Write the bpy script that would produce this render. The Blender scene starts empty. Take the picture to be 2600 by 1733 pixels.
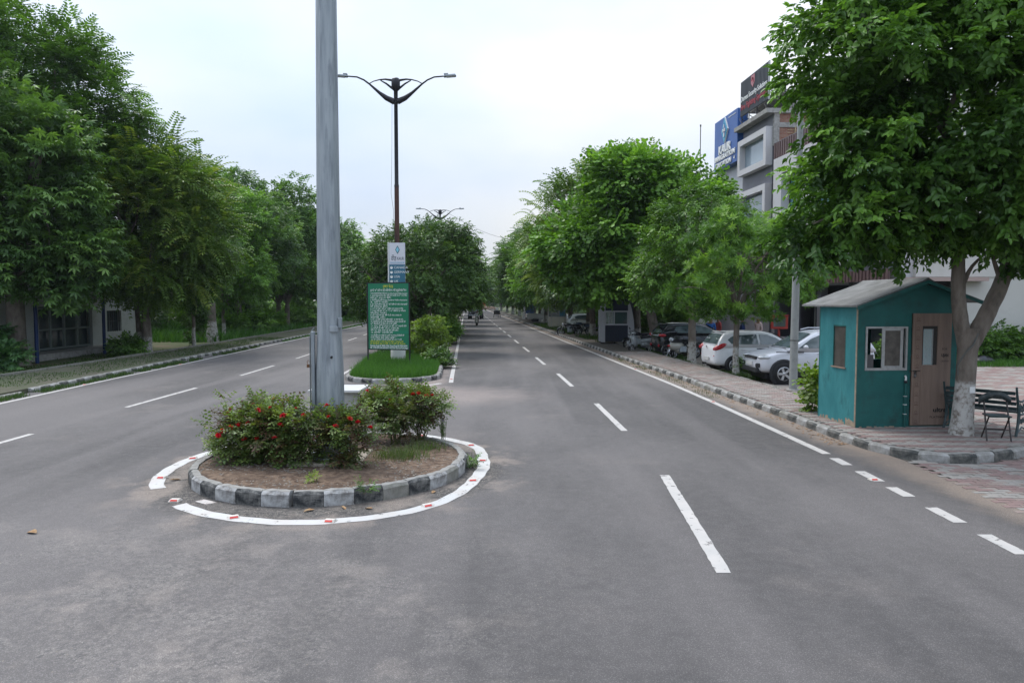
import bpy, math, random
import numpy as np
from mathutils import Vector, Matrix

R = math.radians
random.seed(7)
rng = np.random.default_rng(11)
SC = bpy.context.scene
COL = SC.collection

# ------------------------------------------------------------------ camera
cam_d = bpy.data.cameras.new('camera')
cam = bpy.data.objects.new('camera', cam_d)
COL.objects.link(cam)
cam.location = (0, 0, 2.55)
cam.rotation_euler = (R(90 - 3.227), 0, 0)
cam_d.sensor_width = 36.0
cam_d.lens = 36.0 * 1800 / 2600
cam_d.clip_start = 0.1
cam_d.clip_end = 3000
SC.camera = cam

# ------------------------------------------------------------------ sky + sun (overcast)
SUN_EL, SUN_AZ = R(58), R(-38)          # azimuth from +Y towards +X
w = bpy.data.worlds.new('World'); SC.world = w; w.use_nodes = True
nt = w.node_tree; N = nt.nodes; LK = nt.links
N.clear()
wo = N.new('ShaderNodeOutputWorld'); bg = N.new('ShaderNodeBackground')
bg.inputs['Strength'].default_value = 0.1
sky = N.new('ShaderNodeTexSky'); sky.sky_type = 'NISHITA'; sky.sun_disc = False
sky.sun_elevation = SUN_EL; sky.sun_rotation = SUN_AZ; sky.dust_density = 4.0; sky.air_density = 1.2
tc = N.new('ShaderNodeTexCoord')
sep = N.new('ShaderNodeSeparateXYZ')
mp = N.new('ShaderNodeMapping'); mp.inputs['Scale'].default_value = (1, 1, 2.2)
mp.inputs['Location'].default_value = (0.35, 0.1, 0.6)
no = N.new('ShaderNodeTexNoise'); no.inputs['Scale'].default_value = 1.35; no.inputs['Detail'].default_value = 7
no.inputs['Roughness'].default_value = 0.45
cr = N.new('ShaderNodeValToRGB')
cr.color_ramp.elements[0].position = 0.44; cr.color_ramp.elements[0].color = (0.60, 0.74, 0.97, 1)
cr.color_ramp.elements[1].position = 0.66; cr.color_ramp.elements[1].color = (0.97, 0.985, 1.0, 1)
mx = N.new('ShaderNodeMix'); mx.data_type = 'RGBA'; mx.inputs['Factor'].default_value = 0.88
sc_ = N.new('ShaderNodeVectorMath'); sc_.operation = 'SCALE'
ma = N.new('ShaderNodeMath'); ma.operation = 'MULTIPLY_ADD'
ma.inputs[1].default_value = 8.5; ma.inputs[2].default_value = 4.7
mc = N.new('ShaderNodeMath'); mc.operation = 'MAXIMUM'; mc.inputs[1].default_value = 0.0
LK.new(tc.outputs['Generated'], mp.inputs['Vector']); LK.new(mp.outputs[0], no.inputs['Vector'])
LK.new(tc.outputs['Generated'], sep.inputs[0]); LK.new(sep.outputs['Z'], mc.inputs[0]); LK.new(mc.outputs[0], ma.inputs[0])
LK.new(no.outputs['Fac'], cr.inputs[0])
LK.new(cr.outputs[0], sc_.inputs[0]); LK.new(ma.outputs[0], sc_.inputs['Scale'])
LK.new(sky.outputs[0], mx.inputs[6]); LK.new(sc_.outputs[0], mx.inputs[7])
LK.new(mx.outputs[2], bg.inputs[0]); LK.new(bg.outputs[0], wo.inputs[0])

sd = bpy.data.lights.new('sun', 'SUN'); sd.energy = 1.3; sd.angle = R(25); sd.color = (1.0, 0.965, 0.92)
so = bpy.data.objects.new('sun', sd); COL.objects.link(so)
sdir = Vector((math.sin(SUN_AZ) * math.cos(SUN_EL), math.cos(SUN_AZ) * math.cos(SUN_EL), math.sin(SUN_EL)))
so.rotation_euler = (-sdir).to_track_quat('-Z', 'Y').to_euler()
so.location = (-20, 20, 40)

SC.view_settings.view_transform = 'Standard'; SC.view_settings.look = 'None'
SC.view_settings.gamma = 1.0; SC.view_settings.use_curve_mapping = False
SC.view_settings.exposure = 0.78
SC.render.engine = 'CYCLES'
SC.cycles.max_bounces = 6; SC.cycles.diffuse_bounces = 3; SC.cycles.glossy_bounces = 2
SC.cycles.transmission_bounces = 4; SC.cycles.transparent_max_bounces = 6
SC.cycles.use_denoising = True

# ------------------------------------------------------------------ materials
MATS = {}
def mat(name, col, rough=0.7, metal=0.0, spec=0.4, col2=None, scale=6.0, detail=4.0, lo=0.35, hi=0.65,
        stretch=(1, 1, 1), bump=0.0, bscale=60.0, grime=None, gscale=2.0, glo=0.5, ghi=0.75, emit=None, coat=0.0, alpha=None, trans=0.0, coord='Object'):
    if name in MATS: return MATS[name]
    m = bpy.data.materials.new(name); m.use_nodes = True
    t = m.node_tree; n = t.nodes; l = t.links
    b = n['Principled BSDF']
    b.inputs['Roughness'].default_value = rough; b.inputs['Metallic'].default_value = metal
    b.inputs['Specular IOR Level'].default_value = spec
    b.inputs['Base Color'].default_value = (*col, 1)
    if coat: b.inputs['Coat Weight'].default_value = coat; b.inputs['Coat Roughness'].default_value = 0.08
    if trans: b.inputs['Transmission Weight'].default_value = trans
    if alpha is not None: b.inputs['Alpha'].default_value = alpha
    tcn = n.new('ShaderNodeTexCoord'); mpn = n.new('ShaderNodeMapping'); mpn.inputs['Scale'].default_value = stretch
    l.new(tcn.outputs[coord], mpn.inputs['Vector'])
    out = None
    if col2 is not None:
        nz = n.new('ShaderNodeTexNoise'); nz.inputs['Scale'].default_value = scale; nz.inputs['Detail'].default_value = detail
        l.new(mpn.outputs[0], nz.inputs['Vector'])
        r = n.new('ShaderNodeValToRGB')
        r.color_ramp.elements[0].position = lo; r.color_ramp.elements[0].color = (*col, 1)
        r.color_ramp.elements[1].position = hi; r.color_ramp.elements[1].color = (*col2, 1)
        l.new(nz.outputs['Fac'], r.inputs[0]); out = r.outputs[0]
    if grime is not None:
        nz = n.new('ShaderNodeTexNoise'); nz.inputs['Scale'].default_value = gscale; nz.inputs['Detail'].default_value = 8
        nz.inputs['Roughness'].default_value = 0.65
        l.new(mpn.outputs[0], nz.inputs['Vector'])
        r = n.new('ShaderNodeMapRange'); r.inputs['From Min'].default_value = glo; r.inputs['From Max'].default_value = ghi
        l.new(nz.outputs['Fac'], r.inputs['Value'])
        x = n.new('ShaderNodeMix'); x.data_type = 'RGBA'; x.inputs[7].default_value = (*grime, 1)
        l.new(r.outputs[0], x.inputs['Factor'])
        if out is not None: l.new(out, x.inputs[6])
        else: x.inputs[6].default_value = (*col, 1)
        out = x.outputs[2]
    if out is not None: l.new(out, b.inputs['Base Color'])
    if bump:
        nz = n.new('ShaderNodeTexNoise'); nz.inputs['Scale'].default_value = bscale; nz.inputs['Detail'].default_value = 4
        l.new(mpn.outputs[0], nz.inputs['Vector'])
        bp = n.new('ShaderNodeBump'); bp.inputs['Strength'].default_value = bump; bp.inputs['Distance'].default_value = 0.02
        l.new(nz.outputs['Fac'], bp.inputs['Height']); l.new(bp.outputs[0], b.inputs['Normal'])
    MATS[name] = m
    return m

def leaf_mat(name, dark, mid, light, tr=0.3, rough=0.45):
    if name in MATS: return MATS[name]
    m = bpy.data.materials.new(name); m.use_nodes = True
    t = m.node_tree; n = t.nodes; l = t.links
    b = n['Principled BSDF']; o = n['Material Output']
    b.inputs['Roughness'].default_value = rough; b.inputs['Specular IOR Level'].default_value = 0.35
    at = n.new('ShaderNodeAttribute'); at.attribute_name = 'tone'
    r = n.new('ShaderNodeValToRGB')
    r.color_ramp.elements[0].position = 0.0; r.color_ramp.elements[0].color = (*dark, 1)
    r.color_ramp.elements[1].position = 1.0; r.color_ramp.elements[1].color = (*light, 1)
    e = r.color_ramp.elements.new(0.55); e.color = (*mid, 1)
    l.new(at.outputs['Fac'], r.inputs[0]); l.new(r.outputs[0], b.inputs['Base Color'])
    tb = n.new('ShaderNodeBsdfTranslucent')
    mul = n.new('ShaderNodeMix'); mul.data_type = 'RGBA'; mul.blend_type = 'MULTIPLY'; mul.inputs['Factor'].default_value = 1
    mul.inputs[7].default_value = (1.5, 1.6, 0.6, 1)
    l.new(r.outputs[0], mul.inputs[6]); l.new(mul.outputs[2], tb.inputs[0])
    mxs = n.new('ShaderNodeMixShader'); mxs.inputs[0].default_value = tr
    l.new(b.outputs[0], mxs.inputs[1]); l.new(tb.outputs[0], mxs.inputs[2]); l.new(mxs.outputs[0], o.inputs[0])
    MATS[name] = m
    return m

# ------------------------------------------------------------------ object helpers
def tag(o, label=None, cat=None, group=None, kind=None):
    if label: o['label'] = label
    if cat: o['category'] = cat
    if group: o['group'] = group
    if kind: o['kind'] = kind
    return o
def thing(name, label, cat, loc=(0, 0, 0), rz=0.0, group=None):
    o = bpy.data.objects.new(name, None); COL.objects.link(o)
    o.location = loc; o.rotation_euler = (0, 0, rz); o.empty_display_size = 0.2
    return tag(o, label, cat, group)
def link(name, me, parent=None, loc=None, rot=None):
    o = bpy.data.objects.new(name, me); COL.objects.link(o)
    if parent is not None: o.parent = parent
    if loc is not None: o.location = loc
    if rot is not None: o.rotation_euler = rot
    return o
def copy_tree(o, parent=None):
    c = o.copy(); COL.objects.link(c); c.parent = parent
    for ch in list(o.children): copy_tree(ch, c)
    return c

class MB:
    def __init__(s): s.v = []; s.f = []; s.m = []; s.sm = []
    def add(s, vs, fs, mi=0, smooth=False):
        b = len(s.v); s.v += [tuple(p) for p in vs]
        for f in fs: s.f.append([b + i for i in f]); s.m.append(mi); s.sm.append(smooth)
        return s
    def box(s, c, d, mi=0, rz=0.0, M=None, taper=1.0):
        x, y, z = d[0] / 2, d[1] / 2, d[2] / 2
        P = [Vector((sx * x * (taper if sz > 0 else 1), sy * y * (taper if sz > 0 else 1), sz * z)) for sz in (-1, 1) for sx, sy in ((-1, -1), (1, -1), (1, 1), (-1, 1))]
        if rz: P = [Matrix.Rotation(rz, 3, 'Z') @ p for p in P]
        if M is not None: P = [M @ p for p in P]
        P = [p + Vector(c) for p in P]
        return s.add(P, [(3, 2, 1, 0), (4, 5, 6, 7), (0, 1, 5, 4), (1, 2, 6, 5), (2, 3, 7, 6), (3, 0, 4, 7)], mi)
    def bb(s, x0, x1, y0, y1, z0, z1, mi=0):
        return s.box(((x0 + x1) / 2, (y0 + y1) / 2, (z0 + z1) / 2), (x1 - x0, y1 - y0, z1 - z0), mi)
    def prism(s, poly, z0, z1, mi=0, top=None):
        n = len(poly)
        a = sum(poly[i][0] * poly[(i + 1) % n][1] - poly[(i + 1) % n][0] * poly[i][1] for i in range(n))
        if a < 0: poly = poly[::-1]
        vs = [(p[0], p[1], z0) for p in poly] + [(p[0], p[1], z1) for p in poly]
        s.add(vs, [tuple(range(n))[::-1]], mi)
        s.add(vs, [tuple(range(n, 2 * n))], mi if top is None else top)
        s.add(vs, [(i, (i + 1) % n, n + (i + 1) % n, n + i) for i in range(n)], mi)
        return s
    def extr(s, poly, axis, a, b, mi=0):
        """polygon in the two other axes, extruded along axis from a to b"""
        def P(q, t):
            if axis == 'x': return (t, q[0], q[1])
            if axis == 'y': return (q[0], t, q[1])
            return (q[0], q[1], t)
        n = len(poly)
        vs = [P(q, a) for q in poly] + [P(q, b) for q in poly]
        return s.add(vs, [tuple(range(n))[::-1], tuple(range(n, 2 * n))] + [(i, (i + 1) % n, n + (i + 1) % n, n + i) for i in range(n)], mi)
    def tube(s, pts, rad, n=8, mi=0, cap=True, smooth=True, flat=None):
        pts = [Vector(p) for p in pts]
        if not hasattr(rad, '__len__'): rad = [rad] * len(pts)
        vs = []; u = None
        for i, p in enumerate(pts):
            d = (pts[min(i + 1, len(pts) - 1)] - pts[max(i - 1, 0)]).normalized()
            if u is None:
                u = d.cross(Vector((0, 0, 1)))
                if u.length < 1e-3: u = Vector((1, 0, 0))
            u = (u - d * u.dot(d)).normalized(); v = d.cross(u)
            for k in range(n):
                a = 2 * math.pi * k / n
                vs.append(p + rad[i] * (math.cos(a) * u + math.sin(a) * v * (flat or 1)))
        fs = [(i * n + k, i * n + (k + 1) % n, (i + 1) * n + (k + 1) % n, (i + 1) * n + k) for i in range(len(pts) - 1) for k in range(n)]
        s.add(vs, fs, mi, smooth)
        if cap:
            m = len(pts) - 1
            s.add([vs[k] for k in range(n)], [tuple(range(n))[::-1]], mi)
            s.add([vs[m * n + k] for k in range(n)], [tuple(range(n))], mi)
        return s
    def cyl(s, p0, p1, r0, r1=None, n=12, mi=0, smooth=True):
        return s.tube([p0, p1], [r0, r0 if r1 is None else r1], n, mi, True, smooth)
    def lathe(s, prof, c=(0, 0, 0), n=16, mi=0, smooth=True, M=None):
        vs = []
        for r, z in prof:
            for k in range(n):
                a = 2 * math.pi * k / n
                p = Vector((r * math.cos(a), r * math.sin(a), z))
                if M is not None: p = M @ p
                vs.append(p + Vector(c))
        fs = [(i * n + k, i * n + (k + 1) % n, (i + 1) * n + (k + 1) % n, (i + 1) * n + k) for i in range(len(prof) - 1) for k in range(n)]
        return s.add(vs, fs, mi, smooth)
    def ell(s, c, r, n=10, mi=0):
        prof = [(max(1e-4, math.sin(math.pi * i / n)), -math.cos(math.pi * i / n)) for i in range(n + 1)]
        vs = []; m = n + 2
        for a, z in prof:
            for k in range(m):
                t = 2 * math.pi * k / m
                vs.append((c[0] + r[0] * a * math.cos(t), c[1] + r[1] * a * math.sin(t), c[2] + r[2] * z))
        fs = [(i * m + k, i * m + (k + 1) % m, (i + 1) * m + (k + 1) % m, (i + 1) * m + k) for i in range(n) for k in range(m)]
        return s.add(vs, fs, mi, True)
    def mesh(s, name, mats):
        me = bpy.data.meshes.new(name); me.from_pydata(s.v, [], s.f)
        for m in (mats if isinstance(mats, (list, tuple)) else [mats]): me.materials.append(m)
        me.polygons.foreach_set('material_index', s.m); me.polygons.foreach_set('use_smooth', s.sm)
        me.update(); return me
    def build(s, name, mats, parent=None, loc=None, rot=None, bevel=0.0, seg=1):
        o = link(name, s.mesh(name, mats), parent, loc, rot)
        if bevel:
            b = o.modifiers.new('bevel', 'BEVEL'); b.width = bevel; b.segments = seg; b.limit_method = 'ANGLE'; b.angle_limit = R(35)
        return o

def mesh_np(name, V, F, m, tone=None, smooth=False):
    """V (n,3), F (k,q) arrays -> mesh"""
    me = bpy.data.meshes.new(name)
    q = F.shape[1]
    me.vertices.add(len(V)); me.vertices.foreach_set('co', V.astype(np.float32).ravel())
    me.loops.add(F.size); me.loops.foreach_set('vertex_index', F.astype(np.int32).ravel())
    me.polygons.add(len(F)); me.polygons.foreach_set('loop_start', np.arange(0, F.size, q, dtype=np.int32))
    for x in (m if isinstance(m, (list, tuple)) else [m]): me.materials.append(x)
    if tone is not None:
        a = me.attributes.new('tone', 'FLOAT', 'POINT'); a.data.foreach_set('value', tone.astype(np.float32))
    me.update(calc_edges=True); me.validate()
    return me

def text(name, body, size, m, parent=None, M=None, loc=(0, 0, 0), rot=(R(90), 0, 0), align='CENTER', ext=0.0, width=None, bold=0.0):
    cu = bpy.data.curves.new(name, 'FONT'); cu.body = body; cu.size = size
    cu.align_x = align; cu.align_y = 'CENTER'; cu.extrude = ext; cu.offset = bold; cu.resolution_u = 2
    o = bpy.data.objects.new(name, cu); COL.objects.link(o)
    dg = bpy.context.evaluated_depsgraph_get(); dg.update()
    me = bpy.data.meshes.new_from_object(o.evaluated_get(dg))
    bpy.data.objects.remove(o); me.name = name
    me.materials.clear(); me.materials.append(m)
    if width and len(me.vertices):
        xs = [v.co.x for v in me.vertices]; k = width / max(1e-6, max(xs) - min(xs))
        for v in me.vertices: v.co.x *= k
    r = link(name, me, parent, loc, rot)
    return r
# ------------------------------------------------------------------ colours
M_white = mat('white_paint', (0.72, 0.72, 0.70), 0.55, grime=(0.35, 0.33, 0.30), gscale=3)
M_black = mat('black_paint', (0.012, 0.012, 0.014), 0.45)
M_darkmetal = mat('dark_metal', (0.03, 0.028, 0.03), 0.45, metal=0.3)
M_rubber = mat('tyre_rubber', (0.018, 0.018, 0.019), 0.85, bump=0.2)
M_alloy = mat('alloy', (0.55, 0.56, 0.58), 0.3, metal=0.8)
M_glass = mat('dark_glass', (0.045, 0.065, 0.07), 0.06, spec=0.9)
M_clear = mat('clear_glass', (0.8, 0.9, 0.9), 0.05, spec=0.5, alpha=0.25)
M_chrome = mat('chrome', (0.6, 0.6, 0.62), 0.15, metal=1.0)
M_soil = mat('soil', (0.075, 0.046, 0.030), 0.95, col2=(0.21, 0.145, 0.10), scale=14, detail=10, lo=.38, hi=.66, bump=1.0, bscale=32, grime=(0.055, 0.035, 0.024), gscale=3.5)
M_conc = mat('concrete', (0.26, 0.25, 0.235), 0.9, col2=(0.36, 0.345, 0.325), scale=5, detail=8, bump=0.35, bscale=70, grime=(0.12, 0.11, 0.10), gscale=3)
M_bark = mat('bark', (0.13, 0.105, 0.085), 0.9, col2=(0.21, 0.18, 0.15), scale=7, detail=7, stretch=(1, 1, 0.35), bump=0.9, bscale=22, grime=(0.06, 0.05, 0.04), gscale=5)

# ------------------------------------------------------------------ road surfaces
def asphalt():
    m = bpy.data.materials.new('asphalt'); m.use_nodes = True
    t = m.node_tree; n = t.nodes; l = t.links; b = n['Principled BSDF']
    b.inputs['Roughness'].default_value = 0.82; b.inputs['Specular IOR Level'].default_value = 0.35
    tcn = n.new('ShaderNodeTexCoord'); P = tcn.outputs['Object']
    def noise(sc, det=4, rough=0.5, st=None):
        z = n.new('ShaderNodeTexNoise'); z.inputs['Scale'].default_value = sc; z.inputs['Detail'].default_value = det; z.inputs['Roughness'].default_value = rough
        if st:
            q = n.new('ShaderNodeMapping'); q.inputs['Scale'].default_value = st; q.inputs['Rotation'].default_value = (0, 0, R(-3.8)); l.new(P, q.inputs[0]); l.new(q.outputs[0], z.inputs['Vector'])
        else: l.new(P, z.inputs['Vector'])
        return z.outputs['Fac']
    def mr(v, a, b_, c=0.0, d=1.0):
        z = n.new('ShaderNodeMapRange'); z.interpolation_type = 'SMOOTHSTEP'
        for i, x in enumerate((a, b_, c, d)): z.inputs[i + 1].default_value = x
        l.new(v, z.inputs[0]); return z.outputs[0]
    def mix(f, A, B, mode='MIX'):
        z = n.new('ShaderNodeMix'); z.data_type = 'RGBA'; z.blend_type = mode
        for k, v in ((0, f), (6, A), (7, B)):
            if isinstance(v, tuple): z.inputs[k].default_value = (*v, 1)
            elif isinstance(v, float): z.inputs[k].default_value = v
            else: l.new(v, z.inputs[k])
        return z.outputs[2]
    def mth(op, a, b_=None, c=None):
        z = n.new('ShaderNodeMath'); z.operation = op
        for i, v in enumerate((a, b_, c)):
            if v is None: continue
            if isinstance(v, (int, float)): z.inputs[i].default_value = v
            else: l.new(v, z.inputs[i])
        return z.outputs[0]
    base = mix(mr(noise(0.22, 5, 0.6, (1, 0.45, 1)), 0.38, 0.64), (0.086, 0.080, 0.078), (0.150, 0.138, 0.133))
    base = mix(mth('MULTIPLY', mr(noise(6.5, 5, 0.65), 0.35, 0.7), 0.22), base, (0.20, 0.185, 0.178))
    base = mix(mth('MULTIPLY', mr(noise(3.1, 7, 0.7), 0.60, 0.72), 0.5), base, (0.085, 0.08, 0.08))
    # wheel-worn streaks along the carriageway
    base = mix(mth('MULTIPLY', mr(noise(0.9, 3, 0.5, (1, 0.05, 1)), 0.45, 0.65), 0.45), base, (0.185, 0.169, 0.163))
    # dusty tan patches
    dust = mth('MULTIPLY', mr(noise(0.5, 7, 0.65), 0.54, 0.74), 0.42)
    base = mix(dust, base, (0.225, 0.198, 0.182))
    # rough worn surface towards the near left
    sx = n.new('ShaderNodeSeparateXYZ'); l.new(P, sx.inputs[0]); X, Y = sx.outputs[0], sx.outputs[1]
    near = mth('MULTIPLY', mr(mth('ADD', Y, mth('MULTIPLY', noise(0.6, 5, 0.6), 4.0)), 11.5, 7.5), mr(X, 1.5, -2.5))
    rough_n = mr(noise(13, 6, 0.75), 0.42, 0.62)
    base = mix(mth('MULTIPLY', mth('MULTIPLY', near, mth('MULTIPLY', rough_n, mr(noise(0.45, 6, 0.65), 0.40, 0.62))), 0.5), base, (0.29, 0.26, 0.235))
    # sand that lies against the kerbs (right kerb, median kerb, round the island)
    u = mth('MULTIPLY_ADD', Y, 0.066, X)
    kx = mr(Y, 22.0, 11.0, 0.0, 0.55)
    u2 = mth('SUBTRACT', u, mth('MULTIPLY', kx, -0.4))
    wob = mth('MULTIPLY_ADD', noise(1.6, 6, 0.6), 0.8, -0.4)
    ur = mth('ADD', u, wob)
    sandr = mth('MULTIPLY', mr(ur, 6.15, 6.85), 0.8)
    base = mix(sandr, base, (0.31, 0.245, 0.195))
    dxm = mth('ABSOLUTE', mth('SUBTRACT', ur, -1.15))
    sandm = mth('MULTIPLY', mth('MULTIPLY', mr(dxm, 0.9, 0.1), mr(Y, 18.0, 21.0)), 0.75)
    base = mix(sandm, base, (0.33, 0.27, 0.24))
    # sand spill between the island and the median nose
    ex = mth('DIVIDE', mth('SUBTRACT', X, -1.6), 2.6); ey = mth('DIVIDE', mth('SUBTRACT', Y, 19.2), 2.4)
    rr = mth('SQRT', mth('ADD', mth('MULTIPLY', ex, ex), mth('MULTIPLY', ey, ey)))
    spill = mth('MULTIPLY', mr(mth('ADD', rr, wob), 1.15, 0.2), 0.55)
    base = mix(spill, base, (0.34, 0.28, 0.25))
    # island surround: loose dark grit inside the ring, dust to its left
    dx = mth('SUBTRACT', X, -2.72); dy = mth('SUBTRACT', Y, 10.65)
    rad = mth('SQRT', mth('ADD', mth('MULTIPLY', dx, dx), mth('MULTIPLY', dy, dy)))
    grit = mth('MULTIPLY', mr(mth('ADD', rad, mth('MULTIPLY', wob, 0.7)), 2.75, 2.35), 0.85)
    gcol = mix(rough_n, (0.05, 0.046, 0.043), (0.15, 0.135, 0.12))
    base = mix(grit, base, gcol)
    d2 = mth('MULTIPLY', mth('MULTIPLY', mr(mth('ADD', rad, wob), 3.3, 2.5), mr(noise(1.1, 5, 0.6), 0.47, 0.6)), 0.6)
    base = mix(d2, base, (0.34, 0.28, 0.235))
    base = mix(mth('MULTIPLY', mth('MULTIPLY', near, mr(noise(0.85, 8, 0.68), 0.50, 0.63)), 0.62), base, (0.32, 0.28, 0.25))
    vo = n.new('ShaderNodeTexVoronoi'); vo.inputs['Scale'].default_value = 42; l.new(P, vo.inputs['Vector'])
    sv = n.new('ShaderNodeSeparateColor'); l.new(vo.outputs['Color'], sv.inputs[0])
    stones = mix(sv.outputs[0], (0.085, 0.082, 0.085), (0.34, 0.31, 0.28))
    base = mix(mth('MULTIPLY', mth('MULTIPLY', near, mr(noise(1.3, 6, 0.7), 0.44, 0.64)), 0.42), base, stones)
    # aggregate speckle
    sp = n.new('ShaderNodeTexVoronoi'); sp.inputs['Scale'].default_value = 62; l.new(P, sp.inputs['Vector'])
    spk = mr(sp.outputs['Distance'], 0.05, 0.5, 1.28, 0.80)
    cmb = n.new('ShaderNodeCombineXYZ')
    for i in range(3): l.new(spk, cmb.inputs[i])
    base = mix(1.0, base, cmb.outputs[0], 'MULTIPLY')
    n3 = mr(noise(140, 2, 0.6), 0.35, 0.65, 0.78, 1.25)
    cmb2 = n.new('ShaderNodeCombineXYZ')
    for i in range(3): l.new(n3, cmb2.inputs[i])
    base = mix(1.0, base, cmb2.outputs[0], 'MULTIPLY')
    l.new(base, b.inputs['Base Color'])
    bp = n.new('ShaderNodeBump'); bp.inputs['Strength'].default_value = 0.45; bp.inputs['Distance'].default_value = 0.012
    l.new(mth('ADD', noise(90, 4, 0.7), mth('MULTIPLY', mth('MULTIPLY', near, noise(11, 6, 0.7)), 1.0)), bp.inputs['Height']); l.new(bp.outputs[0], b.inputs['Normal'])
    return m

def paint_mat(name, wear_lo, wear_hi, col=(0.62, 0.60, 0.58)):
    m = mat(name, col, 0.7, col2=(0.50, 0.47, 0.44), scale=4, detail=6)
    t = m.node_tree; n = t.nodes; l = t.links; b = n['Principled BSDF']; o = n['Material Output']
    tcn = n.new('ShaderNodeTexCoord'); z = n.new('ShaderNodeTexNoise'); z.inputs['Scale'].default_value = 7; z.inputs['Detail'].default_value = 12; z.inputs['Roughness'].default_value = 0.7
    l.new(tcn.outputs['Object'], z.inputs['Vector'])
    r = n.new('ShaderNodeMapRange'); r.inputs[1].default_value = wear_lo; r.inputs[2].default_value = wear_hi; l.new(z.outputs['Fac'], r.inputs[0])
    l.new(r.outputs[0], b.inputs['Alpha'])
    return m
M_asph = asphalt()
M_line = paint_mat('road_line_paint', 0.34, 0.42, (0.45, 0.432, 0.41))
M_ringline = paint_mat('ring_line_paint', 0.34, 0.41, (0.53, 0.53, 0.515))
M_dirtline = paint_mat('dusty_line_paint', 0.36, 0.50, (0.56, 0.50, 0.46))

def interp(pts, y):
    pts = sorted(pts, key=lambda p: p[1])
    if y <= pts[0][1]:
        a, b = pts[0], pts[1]
    elif y >= pts[-1][1]: a, b = pts[-2], pts[-1]
    else:
        for a, b in zip(pts, pts[1:]):
            if a[1] <= y <= b[1]: break
    return a[0] + (b[0] - a[0]) * (y - a[1]) / (b[1] - a[1])
RLINE = [(5.16, 7), (5.28, 11.5), (5.11, 17.7), (4.92, 22), (3.6, 42), (-1.26, 115), (-13.5, 300)]
RKERB = [(6.0, 13.2), (5.93, 15.5), (5.74, 18.4), (5.50, 22.9), (4.95, 30), (4.15, 42), (3.35, 54), (-0.62, 115), (-12.8, 300)]
MRLINE = [(-1.85, 21.5), (-1.95, 22.5), (-2.42, 30), (-3.93, 53), (-7.4, 107), (-19.8, 300)]
MRKERB = [(-2.36, 23.6), (-2.5, 25.5), (-2.95, 30.5), (-4.45, 53), (-7.95, 107), (-20.3, 300)]
MLLINE = [(-5.8, 23), (-5.97, 25), (-6.54, 35.9), (-8.9, 78), (-10.9, 107), (-23.3, 300)]
MLKERB = [(-5.5, 24.2), (-5.62, 26), (-6.15, 36), (-8.5, 78), (-10.45, 107), (-22.8, 300)]
LLINE = [(-12.5, 11), (-12.8, 17.6), (-13.13, 22.4), (-13.48, 30.1), (-14.0, 39.5), (-14.75, 52.6), (-16.2, 78.5), (-30.4, 300)]
LKERB = [(-13.1, 12), (-13.39, 18.4), (-13.62, 22.8), (-13.95, 28.0), (-14.2, 32), (-15.2, 54), (-16.75, 78.5), (-30.9, 300)]

# ground: one large earth-and-grass sheet
M_ground = mat('ground_earth', (0.075, 0.085, 0.035), 0.95, col2=(0.13, 0.10, 0.065), scale=0.35, detail=8, lo=0.42, hi=0.62, bump=0.6, bscale=3, grime=(0.05, 0.085, 0.022), gscale=0.6, glo=0.42, ghi=0.6)
MB().add([(-900, -300, -0.06), (900, -300, -0.06), (900, 1500, -0.06), (-900, 1500, -0.06)], [(0, 1, 2, 3)]).build('ground', M_ground)['kind'] = 'structure'
# road sheet between the kerbs
ys = [-20, 0, 6, 9, 11.4, 13.2, 15.5, 18.4, 22.9, 26, 30, 36, 42, 48, 54, 66, 78, 95, 115, 150, 200, 300]
vs = []
for y in ys:
    if y <= 8.9: L_, R_ = -60, 6.32
    elif y <= 9.5: L_, R_ = -14.0, 6.32
    elif y < 13: L_, R_ = interp(LKERB, y) - 0.05, 6.3
    else: L_, R_ = interp(LKERB, y) - 0.05, interp(RKERB, y) + 0.05
    vs += [(L_, y, 0), (R_, y, 0)]
mb = MB().add(vs, [(2 * i, 2 * i + 1, 2 * i + 3, 2 * i + 2) for i in range(len(ys) - 1)])
road = mb.build('road', M_asph); road['kind'] = 'structure'
# far cross street
cross = MB().add([(-300, 300, 0.004), (300, 300, 0.004), (300, 312, 0.004), (-300, 312, 0.004)], [(0, 1, 2, 3)]).build('cross_street', M_asph); cross['kind'] = 'structure'

def strip(name, fx, y0, y1, wd, m, step=2.0, z=0.004, parent=road):
    if y1 < 40: step = 0.09
    k = max(1, int((y1 - y0) / step)); v = []
    for i in range(k + 1):
        y = y0 + (y1 - y0) * i / k; x = fx(y); jt = 0.005 if step < 1 else 0.0
        v += [(x - wd / 2 + random.uniform(-jt, jt), y, z), (x + wd / 2 + random.uniform(-jt, jt), y, z)]
    return MB().add(v, [(2 * i, 2 * i + 1, 2 * i + 3, 2 * i + 2) for i in range(k)]).build(name, m, parent)
strip('edge_line', lambda y: interp(RLINE, y), 11.75, 296, 0.15, M_line)
strip('edge_line', lambda y: interp(LLINE, y), 9.6, 296, 0.14, M_line)
strip('edge_line', lambda y: interp(MRLINE, y), 22.2, 296, 0.14, M_line)
strip('edge_line', lambda y: interp(MLLINE, y), 24.6, 296, 0.12, M_line)
DR = [(1.93, 6), (2.0, 6.6), (2.25, 10.4), (2.22, 13.9), (2.11, 17.6), (1.81, 21.2), (1.62, 25), (1.32, 28.6), (1.12, 31.9), (-3.85, 110), (-16.0, 300)]
DL = [(-9.2, 9), (-9.31, 17), (-9.36, 24.5), (-9.55, 30), (-9.85, 34.9), (-10.7, 46.2), (-13.1, 80), (-27, 300)]
for i in range(24): strip('lane_dash', lambda y: interp(DR, y), 6.54 + 7.34 * i, 10.3 + 7.34 * i, 0.13 if i else 0.14, M_line)
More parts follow.
